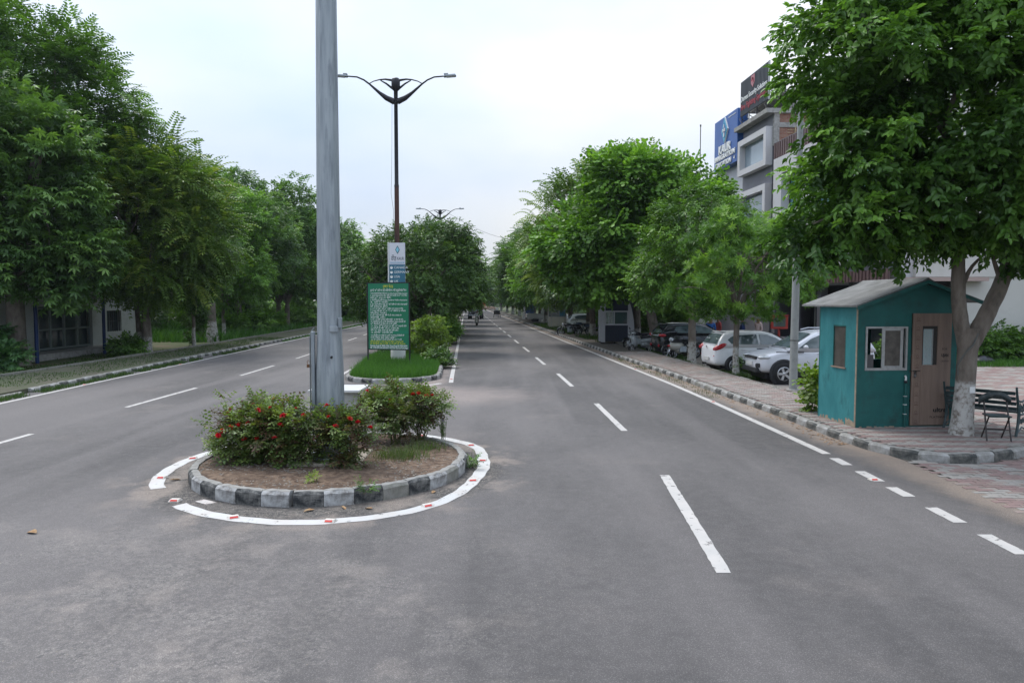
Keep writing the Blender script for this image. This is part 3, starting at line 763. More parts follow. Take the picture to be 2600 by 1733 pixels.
def limb(mb, a, b, r0, r1, seg=6, wob=0.12, n=6, sag=0.15, mi=0):
    a, b = Vector(a), Vector(b); L = (b - a).length; pts = []; rs = []
    ph = [random.uniform(0, 6.28) for _ in range(3)]
    for i in range(seg + 1):
        t = i / seg; p = a.lerp(b, t)
        k = math.sin(t * math.pi) * wob * L * 0.5
        p += Vector((math.sin(t * 4 + ph[0]) * k, math.sin(t * 4 + ph[1]) * k, sag * L * math.sin(t * math.pi) * 0.5))
        pts.append(p); rs.append(r0 + (r1 - r0) * t)
    mb.tube(pts, rs, n, mi, cap=False)
    return pts
def bark_white(name, z, base=M_bark, soft=0.05):
    """bark with a band of old lime wash up to height z (object coordinates)"""
    if name in MATS: return MATS[name]
    m = base.copy(); m.name = name; t = m.node_tree; n = t.nodes; l = t.links; b = n['Principled BSDF']
    src = b.inputs['Base Color'].links[0].from_socket
    tcn = n.new('ShaderNodeTexCoord'); s = n.new('ShaderNodeSeparateXYZ'); l.new(tcn.outputs['Object'], s.inputs[0])
    nz = n.new('ShaderNodeTexNoise'); nz.inputs['Scale'].default_value = 9; nz.inputs['Detail'].default_value = 8; nz.inputs['Roughness'].default_value = 0.7; l.new(tcn.outputs['Object'], nz.inputs['Vector'])
    a = n.new('ShaderNodeMath'); a.operation = 'MULTIPLY_ADD'; a.inputs[1].default_value = 0.16; l.new(nz.outputs['Fac'], a.inputs[0]); l.new(s.outputs[2], a.inputs[2])
    r = n.new('ShaderNodeMapRange'); r.inputs[1].default_value = z + 0.08 + soft; r.inputs[2].default_value = z + 0.08 - soft; l.new(a.outputs[0], r.inputs[0])
    w_ = n.new('ShaderNodeMapRange'); w_.inputs[1].default_value = 0.62; w_.inputs[2].default_value = 0.48; l.new(nz.outputs['Fac'], w_.inputs[0])
    mu = n.new('ShaderNodeMath'); mu.operation = 'MULTIPLY'; l.new(r.outputs[0], mu.inputs[0]); l.new(w_.outputs[0], mu.inputs[1])
    x = n.new('ShaderNodeMix'); x.data_type = 'RGBA'; x.inputs[7].default_value = (0.42, 0.405, 0.375, 1)
    l.new(mu.outputs[0], x.inputs[0]); l.new(src, x.inputs[6]); l.new(x.outputs[2], b.inputs['Base Color'])
    MATS[name] = m; return m

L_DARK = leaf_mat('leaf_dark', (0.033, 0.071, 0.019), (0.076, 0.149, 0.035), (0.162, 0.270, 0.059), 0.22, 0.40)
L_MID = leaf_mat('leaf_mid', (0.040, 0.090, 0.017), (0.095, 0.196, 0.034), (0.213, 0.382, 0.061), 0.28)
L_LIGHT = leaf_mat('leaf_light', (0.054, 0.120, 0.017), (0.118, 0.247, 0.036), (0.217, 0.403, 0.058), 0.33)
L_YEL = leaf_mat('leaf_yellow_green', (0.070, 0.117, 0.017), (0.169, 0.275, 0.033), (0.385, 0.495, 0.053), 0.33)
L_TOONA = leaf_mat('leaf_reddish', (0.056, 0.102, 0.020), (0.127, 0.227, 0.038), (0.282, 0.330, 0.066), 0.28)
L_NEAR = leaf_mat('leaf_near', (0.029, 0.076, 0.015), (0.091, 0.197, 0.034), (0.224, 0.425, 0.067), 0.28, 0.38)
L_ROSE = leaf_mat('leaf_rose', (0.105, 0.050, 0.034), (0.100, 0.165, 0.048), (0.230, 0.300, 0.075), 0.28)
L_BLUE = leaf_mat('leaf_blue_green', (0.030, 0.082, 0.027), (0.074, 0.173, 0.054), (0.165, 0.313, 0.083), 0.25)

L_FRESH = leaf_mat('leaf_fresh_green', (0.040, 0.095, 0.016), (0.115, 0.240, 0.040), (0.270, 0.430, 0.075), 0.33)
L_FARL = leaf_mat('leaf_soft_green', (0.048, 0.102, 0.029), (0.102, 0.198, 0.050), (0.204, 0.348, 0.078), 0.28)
def tree(label, base, ells, kind='ficus', m=L_DARK, per=1.0, rc=0.6, spc=16, size=1.0, trunk_r=0.16, fork=1.9, lean=(0, 0), white=None, nlimb=12, fill=0.3, name='tree', cat='tree', group='', bottom=-1.0, barkm=None, stems=1, rag=0.16, spread=0.3, roots=True, cscale=None, extra=None, zmin=None):
    base = Vector(base); t = thing(name, label, cat, base, group=group or None)
    E0 = [(e[0] - base.x, e[1] - base.y, e[2] - base.z, e[3], e[4], e[5]) for e in ells]
    C, P, D, tone = crown_points(E0, per, rc, spc, fill=fill, bottom=bottom, rag=rag)
    if zmin:
        lim = zmin + 0.35 * np.array([mn.noise(Vector((p[0] * .9, p[1] * .9, 4))) for p in P]); ok_ = P[:, 2] > lim; P, D, tone = P[ok_], D[ok_], tone[ok_]; C = C[C[:, 2] > zmin]
    S = rng.uniform(0.8, 1.2, len(P)) * size
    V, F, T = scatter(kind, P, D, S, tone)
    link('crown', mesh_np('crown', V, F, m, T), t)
    bm_ = bark_white('bark_lime_%d' % int(white * 100), white) if white else (barkm or M_bark)
    mb = MB(); tips = []
    for s in range(stems):
        ang = s * 2.4 + random.random(); sp = spread if stems > 1 else 0
        b0 = Vector((math.cos(ang) * sp * 0.4, math.sin(ang) * sp * 0.4, 0)); f = Vector((lean[0] + math.cos(ang) * sp, lean[1] + math.sin(ang) * sp, fork))
        r = trunk_r / (1 if stems == 1 else 1.5)
        pts = [b0 - Vector((0, 0, 0.12)), b0 + Vector((0, 0, 0.02)), b0.lerp(f, 0.12), b0.lerp(f, 0.4) + Vector((random.uniform(-.04, .04), random.uniform(-.04, .04), 0)), b0.lerp(f, 0.7), f]
        mb.tube(pts, [r * 1.55, r * 1.38, r * 1.08, r * 0.97, r * 0.93, r * 0.9], 12, 0, cap=False)
        tips.append((f, r * 0.9))
    mb.build('trunk', bm_, t)
    br = MB(); ex = np.array(C); sel = rng.permutation(len(ex))[:nlimb]
    for q, i in enumerate(sel):
        f, r = tips[q % len(tips)]; c = Vector(ex[i]); 
        mid = f.lerp(c, 0.45) + Vector((0, 0, 0.15 * (c - f).length))
        r1 = r * random.uniform(0.45, 0.7)
        p = limb(br, f, mid, r1, r1 * 0.6, 5, 0.08); limb(br, mid, c, r1 * 0.6, 0.012, 5, 0.14)
        for _ in range(2):
            j = sel[random.randrange(len(sel))] if len(sel) > 2 else i
            c2 = Vector(ex[rng.integers(0, len(ex))]); 
            if (c2 - mid).length < 3.0: limb(br, mid, c2, r1 * 0.4, 0.01, 4, 0.14, 5)
    if nlimb: br.build('branch', barkm or M_bark, t)
    return t

def shrub(label, base, ells, kind, m, per=3.0, rc=0.25, spc=12, size=0.6, name='shrub', cat='shrub', stems=6, group=None, fill=0.4, bottom=-0.9, stem_r=0.012, part='foliage', up=0.0):
    base = Vector(base); t = thing(name, label, cat, base, group=group)
    E0 = [(e[0] - base.x, e[1] - base.y, e[2] - base.z, e[3], e[4], e[5]) for e in ells]
    C, P, D, tone = crown_points(E0, per, rc, spc, fill=fill, bottom=bottom)
    D[:, 2] += up
    ok_ = P[:, 2] > 0.03; P, D, tone = P[ok_], D[ok_], tone[ok_]
    V, F, T = scatter(kind, P, D, rng.uniform(0.8, 1.2, len(P)) * size, tone); V[:, 2] = np.maximum(V[:, 2], 0.012)
    link(part, mesh_np(part, V, F, m, T), t)
    if stems:
        mb = MB()
        for i in range(stems):
            c = Vector(C[rng.integers(0, len(C))]); a = random.uniform(0, 6.28)
            limb(mb, (math.cos(a) * 0.05, math.sin(a) * 0.05, -0.02), c, stem_r, stem_r * 0.35, 5, 0.1, 5)
        mb.build('stem', M_bark, t)
    return t

def blades(name, P, H, W, m, lean=0.35, parent=None, tone=None):
    """grass blades: one bent two-quad blade per point"""
    n = len(P); a = rng.uniform(0, 2 * math.pi, n); dx, dy = np.cos(a), np.sin(a)
    b = rng.uniform(0, 2 * math.pi, n); lx, ly = np.cos(b) * H * lean * rng.uniform(.2, 1.3, n), np.sin(b) * H * lean * rng.uniform(.2, 1.3, n)
    s = np.stack([dx, dy, np.zeros(n)], -1) * W[:, None] / 2
    top1 = P + np.stack([lx * 0.35, ly * 0.35, H * 0.6], -1); top2 = P + np.stack([lx, ly, H], -1)
    V = np.stack([P - s, P + s, top1 + s * .75, top1 - s * .75, top2 + s * .12, top2 - s * .12], 1).reshape(-1, 3)
    i = (np.arange(n) * 6)[:, None]
    F = np.concatenate([i + np.array([0, 1, 2, 3]), i + np.array([3, 2, 4, 5])])
    T = np.repeat(np.clip((rng.uniform(0.1, 0.8, n) if tone is None else tone), 0, 1), 6)
    o = link(name, mesh_np(name, V, F, m, T), parent); o['kind'] = 'stuff'
    return o
def pts_in(poly, n, z, dens=None, patch=0.0, pscale=0.7):
    xs_ = [p[0] for p in poly]; ys_ = [p[1] for p in poly]; A = np.array(poly)
    X = rng.uniform(min(xs_), max(xs_), n * 3); Y = rng.uniform(min(ys_), max(ys_), n * 3)
    c = np.zeros(len(X), bool)
    for i in range(len(A)):
        a, b = A[i], A[i - 1]
        cond = (a[1] > Y) != (b[1] > Y)
        with np.errstate(divide='ignore', invalid='ignore'):
            c ^= cond & (X < (b[0] - a[0]) * (Y - a[1]) / (b[1] - a[1] + 1e-12) + a[0])
    X, Y = X[c], Y[c]
    if patch:
        v = np.array([mn.noise(Vector((x * pscale, y * pscale, 5.5))) for x, y in zip(X, Y)])
        k = v > (patch - 1) * 0.6; X, Y = X[k], Y[k]
    X, Y = X[:n], Y[:n]
    return np.stack([X, Y, np.full(len(X), z)], -1)
def grass(name, poly, n, z, h=(0.08, 0.2), wd=0.008, m=None, patch=0.0, label=None, cat='grass', lean=0.45, pscale=0.7):
    P = pts_in(poly, n, z, patch=patch, pscale=pscale); k = len(P)
    dist = np.hypot(P[:, 0], P[:, 1])
    o = blades(name, P, rng.uniform(h[0], h[1], k), wd * np.maximum(1, dist / 18) * rng.uniform(.7, 1.3, k), m or G_MID, lean)
    tag(o, label, cat)
    return o
G_WEED = leaf_mat('weed_green', (0.05, 0.075, 0.02), (0.09, 0.14, 0.04), (0.17, 0.22, 0.07), 0.3, 0.6)
G_MID = leaf_mat('grass_mid', (0.03, 0.085, 0.012), (0.060, 0.165, 0.022), (0.12, 0.25, 0.04), 0.3, 0.5)
G_DRY = leaf_mat('grass_dark', (0.020, 0.045, 0.010), (0.045, 0.095, 0.018), (0.11, 0.16, 0.04), 0.3, 0.6)
G_PALE = leaf_mat('grass_pale', (0.06, 0.13, 0.02), (0.12, 0.24, 0.04), (0.24, 0.36, 0.09), 0.3, 0.5)

# ------------------------------------------------------------------ grass
grass('median_grass', arcpts(-3.95, 23.5, 1.42, 1.5, 180, 360, 16) + [(-2.7, 26), (-3.0, 30), (-6.0, 30), (-5.6, 26)], 24000, 0.12, (0.08, 0.36), 0.0075, label='fresh green grass on the rounded nose of the central median')
grass('median_grass', [(-3.05, 30), (-4.4, 52), (-7.9, 52), (-6.0, 30)], 9000, 0.12, (0.12, 0.35), 0.010, label='longer grass along the median beyond the yellow-green bush', m=G_MID)
grass('verge_grass', [(-12.9, 17), (-13.2, 22.4), (-13.55, 30), (-14.1, 39.5), (-14.3, 39.5), (-13.9, 28), (-13.6, 22.8), (-13.35, 17)], 9000, 0.0, (0.04, 0.13), 0.009, label='strip of grass between the left edge line and the kerb', patch=0.75, pscale=1.4, m=G_DRY)
grass('verge_grass', [(-14.1, 39.5), (-16.3, 78), (-16.7, 78), (-14.3, 39.5)], 5000, 0.0, (0.05, 0.15), 0.012, label='thin grass along the distant left kerb', patch=0.8)
grass('kerb_weeds', [(5.15, 18.5), (5.0, 24), (4.5, 32), (4.9, 32), (5.45, 23), (5.7, 18.5)], 1500, 0.0, (0.02, 0.07), 0.006, label='sparse dry weeds in the gutter of the right kerb', patch=0.7, m=G_DRY, pscale=2.2)
grass('path_weeds', [(2.2, 74), (5.0, 42), (6.2, 42), (3.6, 74)], 5000, 0.13, (0.04, 0.3), 0.012, label='weeds along the right footpath before the cream booth', patch=0.6, m=G_DRY, pscale=0.5)
grass('tree_strip_grass', [(7.15, 20), (6.7, 30), (6.0, 42), (7.4, 42), (8.0, 30), (8.3, 20)], 14000, -0.02, (0.05, 0.18), 0.009, label='grass strip under the trees beside the parked cars', patch=0.9, m=G_DRY, pscale=0.9)
grass('path_moss', [(-14.1, 20), (-15.2, 48), (-17.2, 48), (-16.5, 20)], 5000, 0.12, (0.02, 0.05), 0.014, label='low moss and weeds on the left footpath', patch=0.55, m=G_DRY)
grass('lawn', [(9.8, 27.6), (30, 27.6), (40, 31.6), (11, 31.6)], 30000, -0.03, (0.10, 0.30), 0.009, label='bright green lawn below the white wall on the right')
grass('yard_grass', [(-16.8, 24), (-17.0, 38), (-21.2, 38), (-24, 30), (-24, 20), (-16.6, 20)], 9000, -0.05, (0.03, 0.10), 0.012, label='sparse low grass in front of the white building', patch=0.75, m=G_DRY)
grass('field_grass', [(-17.6, 45), (-20, 80), (-30, 100), (-45, 100), (-30, 45)], 26000, -0.05, (0.2, 0.75), 0.028, label='tall grass beyond the left footpath', m=G_MID)
grass('field_grass', [(-20.3, 90), (-26, 190), (-60, 190), (-45, 100)], 9000, -0.05, (0.3, 0.9), 0.03, label='distant tall grass left of the road', m=G_MID)

# far woods that close the view
def wood(name, label, p0, p1, h, n, m, depth=8, size=3.0, z0=0.0):
    P = np.zeros((n, 3)); t = rng.uniform(0, 1, n)
    P[:, 0] = p0[0] + (p1[0] - p0[0]) * t + rng.normal(0, depth / 3, n); P[:, 1] = p0[1] + (p1[1] - p0[1]) * t + rng.normal(0, depth / 3, n)
    hh = np.array([h * (0.72 + 0.5 * mn.noise(Vector((a * 9 * abs(p1[0] - p0[0] + p1[1] - p0[1]) / 60, 2.2, 0)))) for a in t])
    P[:, 2] = z0 + hh * rng.uniform(0, 1, n) ** 0.7
    D = rng.normal(size=(n, 3)); D[:, 2] += 0.3
    tn = np.array([0.35 + 0.35 * mn.noise(Vector(p) * 0.35) for p in P]) + rng.normal(0, 0.08, n)
    V, F, T = scatter('ficus', P, D, rng.uniform(.8, 1.3, n) * size, tn)
    return tag(link(name, mesh_np(name, V, F, m, T)), label, 'woodland', kind='stuff')
wood('far_wood', 'distant tree mass closing the end of the road', (-60, 316), (40, 318), 15, 9000, L_MID, size=6)
wood('far_wood', 'dense green undergrowth far off behind the left trees', (-38, 62), (-60, 200), 9, 11000, L_MID, size=4)
wood('far_wood', 'dark undergrowth behind the white building on the left', (-30, 36), (-38, 66), 7, 7000, L_DARK, size=3)
wood('far_wood', 'trees beyond the parking on the right', (26, 70), (8, 240), 9, 10000, L_MID, size=4)

# ------------------------------------------------------------------ trees: right side
# nearest tree beside the booth
NB = (8.14, 12.70, 0.12)
ells = [(9.2, 12.6, 6.5, 3.1, 2.5, 2.1), (7.3, 12.3, 5.2, 1.8, 1.7, 1.3), (6.3, 12.4, 6.9, 1.3, 1.5, 1.2), (11.7, 12.6, 6.9, 2.2, 2.2, 2.1), (9.3, 12.2, 8.8, 3.2, 2.6, 1.9), (6.9, 12.3, 8.3, 1.5, 1.5, 1.3),
        (5.95, 12.6, 3.95, 0.85, 1.0, 0.45), (6.8, 12.9, 4.0, 0.8, 1.0, 0.5), (8.35, 11.9, 4.25, 1.0, 1.1, 0.6), (9.5, 11.9, 4.3, 0.8, 0.9, 0.5), (5.2, 12.5, 3.6, 0.5, 0.6, 0.36), (7.6, 12.0, 4.15, 0.8, 0.9, 0.5), (8.95, 12.6, 3.55, 0.35, 0.4, 0.35), (6.25, 12.4, 5.7, 0.85, 1.1, 0.9), (5.95, 12.4, 4.75, 0.8, 1.0, 0.55)]
t = tree('large broadleaf tree with a forked lime-washed trunk standing by the teal booth', NB, ells, 'ovate_hex', L_NEAR, per=2.4, rc=0.44, spc=19, size=0.92, trunk_r=0.20, nlimb=0, fill=0.3, rag=0.3)
for ch in list(t.children):
    if ch.name.startswith('trunk'): bpy.data.objects.remove(ch)
mb = MB()
mb.tube([(-0.02, 0, -0.15), (-0.02, 0, 0.02), (-0.01, 0, 0.3), (0.02, 0, 0.9), (0.04, 0, 1.5), (0.06, 0, 1.95)], [0.25, 0.215, 0.182, 0.162, 0.160, 0.195], 16, cap=False)
def wob_tube(mb, pts, rs, n=12, k=4):
    P = []; Rr = []
    for i in range(len(pts) - 1):
        for j in range(k):
            t_ = j / k; P.append(Vector(pts[i]).lerp(Vector(pts[i + 1]), t_)); Rr.append((rs[i] * (1 - t_) + rs[i + 1] * t_) * random.uniform(.95, 1.05))
    P.append(Vector(pts[-1])); Rr.append(rs[-1]); mb.tube(P, Rr, n, cap=False)
wob_tube(mb, [(0.02, 0, 1.6), (-0.10, 0.0, 2.05), (-0.16, 0, 2.5), (-0.17, 0.02, 3.2), (-0.22, 0.05, 4.2), (-0.5, 0, 5.6)], [0.14, 0.125, 0.115, 0.105, 0.08, 0.04])
wob_tube(mb, [(0.08, 0, 1.65), (0.30, -0.02, 2.1), (0.55, -0.02, 2.65), (0.78, 0.0, 3.3), (0.88, 0, 4.1), (1.15, 0.1, 5.8)], [0.15, 0.14, 0.13, 0.118, 0.10, 0.05])
mb.build('trunk', bark_white('bark_lime_near', 0.98), t)
br = MB()
for a, b in (((-0.17, 0.02, 3.2), (-1.5, -0.4, 4.2)), ((-0.2, 0.05, 3.9), (-2.6, -0.6, 5.0)), ((-1.5, -0.4, 4.2), (-3.0, -0.5, 3.75)), ((0.85, 0, 3.7), (2.3, -0.5, 5.2)), ((0.86, 0, 4.1), (0.3, -1.2, 6.0)), ((-0.4, 0, 5.2), (-2.0, -0.3, 7.0)), ((0.9, 0, 4.6), (3.0, 0, 6.5)), ((-0.5, 0, 5.6), (0.3, -0.2, 8.2)), ((0.6, -0.02, 2.7), (0.15, -0.25, 3.5)), ((-0.16, 0, 2.6), (0.25, -0.1, 3.3))):
    limb(br, a, b, 0.05, 0.015, 7, 0.12, 7)
br.build('branch', M_bark, t)
mb = MB(); mb.tube([(-0.185, -0.10, 1.30), (-0.16, -0.15, 1.42), (-0.09, -0.18, 1.55), (0.02, -0.20, 1.68), (0.10, -0.17, 1.86)], 0.016, 6); mb.tube([(-0.185, -0.10, 1.30), (-0.20, -0.12, 1.22), (-0.195, -0.13, 1.12)], 0.010, 5)
tag(mb.build('cable', mat('cable_grey', (0.10, 0.10, 0.09), 0.7), None, NB), 'grey cable tied across the fork of the tree beside the booth', 'cable')
mb = MB(); mb.box((0.04, -0.172, 0.86), (0.09, 0.012, 0.11)); mb.build('painted_number_patch', M_white, t)

# light narrow-leaved small tree in front of the cars
tree('small bright light-green tree with narrow whorled leaves and a thin lime-washed trunk', (7.78, 24.55, -0.04), [(8.0, 25, 4.1, 2.15, 1.9, 1.5), (8.9, 25.0, 4.3, 1.2, 1.3, 1.1), (6.7, 24.8, 3.1, 1.15, 1.1, 1.0), (8.4, 24.6, 2.9, 1.5, 1.2, 0.95), (7.6, 25, 5.1, 1.1, 1.1, 0.7), (9.9, 25, 3.4, 0.8, 0.9, 0.9)],
     'whorl', L_FRESH, per=2.0, rc=0.40, spc=11, size=1.05, trunk_r=0.105, fork=2.3, white=1.0, nlimb=14, lean=(0.0, 0))
tree('dark dense tree with a ridged pale trunk just left of the light-green tree', (7.52, 29.6, -0.04), [(7.9, 30.2, 4.9, 2.4, 2.2, 2.0), (9.3, 30.5, 5.1, 1.8, 2, 1.5), (6.6, 29.8, 3.7, 1.5, 1.4, 1.4), (8.0, 30.3, 6.3, 1.7, 1.7, 0.9), (10.0, 30.4, 4.2, 1.2, 1.3, 1.0)],
     'ficus', L_MID, per=1.5, rc=0.52, spc=15, size=1.15, trunk_r=0.17, fork=2.0, white=0.9, nlimb=10)
tree('broad tree with round light-green leaves and a leaning trunk behind the navy booth', (7.62, 36.6, -0.04), [(6.3, 36.6, 6.4, 3.6, 2.8, 3.0), (8.5, 37.0, 7.6, 2.5, 2.5, 2.0), (4.2, 36.4, 4.7, 2.2, 2.0, 1.9), (6.3, 36, 8.5, 2.3, 2, 1.5), (7.2, 36.2, 4.2, 2.2, 1.7, 1.2), (3.0, 36.4, 5.8, 1.6, 1.6, 1.6)],
     'round', L_LIGHT, per=1.1, rc=0.62, spc=24, size=1.45, trunk_r=0.27, fork=2.4, lean=(-0.55, 0.0), white=1.0, nlimb=14)
tree('tree with long feathery reddish-tipped fronds rising above the round-leaved tree', (7.35, 41.8, -0.04), [(4.4, 42, 7.4, 3.0, 2.5, 2.5), (7.2, 42.4, 8.2, 3.0, 2.6, 2.3), (6.6, 42, 9.4, 2.0, 1.9, 1.4), (3.0, 42, 6.2, 1.6, 1.8, 1.7), (8.2, 42, 9.4, 2.0, 2, 1.4)],
     'pinnate', L_TOONA, per=0.75, rc=0.9, spc=19, size=1.5, trunk_r=0.24, fork=2.6, white=1.0, nlimb=12)
RT = [  # y, x offset, height, radius, kind, mat, label
    (48.5, 0.3, 9.5, 3.3, 'ficus', L_MID, 'mid-green tree behind the navy booth at the kerb'),
    (51.0, -0.6, 8.0, 2.9, 'ovate', L_DARK, 'slim dark tree leaning left of the navy booth'),
    (57, 0.2, 10.0, 3.8, 'pinnate', L_TOONA, 'tree with drooping fronds just before the cream booth'),
    (66, 0.0, 10.3, 4.2, 'ficus', L_LIGHT, 'tall light-green tree just beyond the cream booth'),
    (74, 0.0, 10.5, 4.3, 'ovate', L_MID, 'rounded tree over the white pickup truck'),
    (83, -0.3, 11.4, 4.9, 'pinnate', L_MID, 'tallest open tree reaching over the right lane'),
    (93, 0.0, 11.0, 4.8, 'ficus', L_DARK, 'dark tree hanging over the road by the blue booth'),
    (104, 0.3, 10.5, 5.0, 'ovate', L_LIGHT, 'bright green tree beyond the blue booth'),
    (117, 0.3, 10.5, 5.2, 'ficus', L_MID, 'distant tree on the right past the rickshaw'),
    (133, 0.3, 11.0, 5.6, 'ovate', L_MID, 'farther tree on the right kerb with a round crown'),
    (152, 0.3, 11.0, 6.0, 'ficus', L_LIGHT, 'pale distant tree of the right row'),
    (176, 0.5, 11.5, 6.5, 'ovate', L_MID, 'second last tree of the right row'),
    (205, 0.5, 11.5, 7.0, 'ficus', L_DARK, 'last tree of the right row before the bend')]
def avenue_tree(x, y, h, r, kind, m, label, group, z0=2.4, q=1.0, white=1.0, side=0, zmin=2.75):
    k = [(x - 0.2 * side, y, h * 0.60, r, r, h * 0.30), (x - 0.5 * r + side * .3, y - .3, h * 0.47, r * .62, r * .6, h * .22), (x + 0.45 * r, y + .2, h * 0.55, r * .62, r * .6, h * .25), (x + random.uniform(-.3, .3) * r, y, h * 0.82, r * .6, r * .55, h * .17), (x, y - .2 * r, h * .40, r * .6, r * .5, h * .13)]
    f = min(1.6, max(1.0, y / 45)); sz = {'pinnate': 1.15, 'ovate': 1.3, 'ficus': 1.35}.get(kind, 1.3)
    return tree(label, (x, y, -0.05), k, kind, m, per=0.75 * q / f ** 1.2, rc=0.75 * f, spc=20, size=sz * f ** 1.1, trunk_r=0.17 + r * 0.02, fork=2.3, white=white, nlimb=8, group=group, zmin=zmin)
for y, dx, h, r, kind, m, lab in RT:
    avenue_tree(interp(PB, y) + 0.9 + dx, y, h, r, kind, m, lab, 'street trees along the right footpath')

# ------------------------------------------------------------------ trees: median
def mcx(y): return (interp(MRKERB, y) + interp(MLKERB, y)) / 2
tree('dense dark round-crowned tree on the median behind the green notice board', (-4.5, 34.8, 0.1),
     [(-4.7, 35, 4.1, 2.9, 2.2, 1.9), (-6.5, 35, 3.7, 1.8, 1.7, 1.5), (-2.95, 35.2, 3.9, 1.7, 1.8, 1.6), (-4.0, 35, 5.4, 2.2, 1.8, 1.0), (-2.15, 35.2, 3.0, 0.75, 1.0, 0.62), (-7.3, 34.8, 2.9, 1.0, 1.1, 1.0), (-3.5, 34.6, 2.7, 1.3, 1.3, 0.85), (-5.4, 34.6, 2.5, 1.4, 1.2, 0.8)],
     'ovate', L_DARK, per=1.9, rc=0.52, spc=19, size=0.95, trunk_r=0.20, fork=1.2, nlimb=14, stems=4, spread=0.45, white=0.35)
for y, h, r, kind, m, lab in ((44, 7.2, 3.2, 'ovate', L_MID, 'median tree half hidden behind the nearest median tree'), (53, 7.8, 3.3, 'fine', L_DARK, 'feathery median tree drooping over the right lane'),
                              (63, 7.8, 3.4, 'ovate', L_MID, 'third tree along the median'), (75, 8.0, 3.6, 'ficus', L_DARK, 'fourth tree along the median beside the second street lamp'),
                              (90, 8.6, 3.8, 'ovate', L_MID, 'median tree level with the blue booth'), (108, 9, 4.2, 'ficus', L_MID, 'median tree beyond the dark off-road car'), (130, 10, 4.8, 'ovate', L_MID, 'distant median tree before the last one'), (160, 10, 5.5, 'ficus', L_LIGHT, 'last median tree in the distance')):
    avenue_tree(mcx(y), y, h, r, kind, m, lab, 'trees along the central median', white=None, q=1.1, zmin=2.9)

# ------------------------------------------------------------------ trees: left side
tree('tall feathery dark tree rising behind at the far left', (-23.5, 34.5, -0.05), [(-22.8, 34.5, 11.8, 4.0, 3, 3.0), (-20.6, 34.5, 11.5, 2.5, 2.3, 1.7), (-25.5, 34, 14.4, 4.0, 3, 3.0), (-22.3, 34.5, 14.0, 2.6, 2.3, 1.8), (-19.2, 34.5, 9.3, 1.3, 1.5, 1.2), (-21.5, 34.5, 9.6, 3.2, 2.4, 2.2)],
     'fine', L_MID, per=0.85, rc=0.85, spc=20, size=1.25, trunk_r=0.3, fork=5, nlimb=12)
tree('big tree with hand-shaped leaf clusters hanging over the white building', (-20.3, 29.0, -0.05),
     [(-19.6, 28.6, 7.2, 2.6, 2.4, 2.9), (-21.2, 28.2, 9.3, 2.8, 2.4, 2.4), (-18.2, 29.2, 5.2, 1.7, 1.7, 1.8), (-20.6, 28.0, 4.6, 2.2, 1.9, 1.6), (-18.9, 28.8, 8.6, 1.8, 1.7, 1.5), (-17.9, 29.0, 3.4, 1.1, 1.1, 0.9)],
     'palmate', L_FARL, per=1.15, rc=0.6, spc=11, size=1.3, trunk_r=0.36, fork=3.0, nlimb=14, barkm=M_bark)
tree('drooping frond-leaved tree with a lime-washed trunk at the corner of the white building', (-17.85, 34.6, -0.05),
     [(-17.6, 34.6, 6.4, 2.8, 2.4, 3.0), (-16.3, 34.6, 7.8, 1.9, 1.8, 1.9), (-17.8, 35, 9.1, 1.9, 1.8, 1.5), (-15.4, 34.8, 5.6, 1.5, 1.5, 1.9), (-17.0, 34.2, 4.0, 2.2, 1.7, 1.2), (-19.2, 34.6, 4.6, 1.6, 1.5, 1.4)],
     'pinnate', L_TOONA, per=0.85, rc=0.75, spc=14, size=1.5, trunk_r=0.22, fork=2.2, white=0.85, nlimb=12)
tree('slanting double-stemmed tree behind the drooping frond-leaved tree', (-19.3, 36.9, -0.05), [(-19.4, 37, 6.0, 2.4, 2, 2.4), (-18.5, 37, 8.4, 2, 1.8, 1.8)], 'ovate', L_DARK, per=0.9, rc=0.7, spc=16, size=1.35, trunk_r=0.2, fork=2.4, white=1.0, nlimb=8, stems=2, spread=0.25)
tree('thin young tree with a narrow lime-washed trunk by the left footpath', (-18.1, 40.3, -0.05), [(-17.6, 40.5, 5.4, 2.0, 1.8, 2.4), (-17.0, 40.5, 7.6, 1.7, 1.6, 1.5), (-18.4, 40.3, 3.0, 0.9, 0.9, 1.4)], 'ficus', L_MID, per=1.0, rc=0.6, spc=16, size=1.25, trunk_r=0.10, fork=1.7, white=1.1, nlimb=8)
tree('light-green rounded tree with a slim white trunk beyond the palm', (-19.9, 48.9, -0.05), [(-19.0, 48.9, 4.6, 2.3, 2.0, 2.5), (-18.6, 48.9, 6.3, 1.6, 1.6, 1.4), (-19.2, 48.7, 8.2, 2.4, 2.2, 2.0), (-20.4, 49, 9.4, 2.2, 2, 1.6)], 'ovate', L_LIGHT, per=1.0, rc=0.62, spc=17, size=1.35, trunk_r=0.13, fork=1.9, white=1.1, nlimb=9)
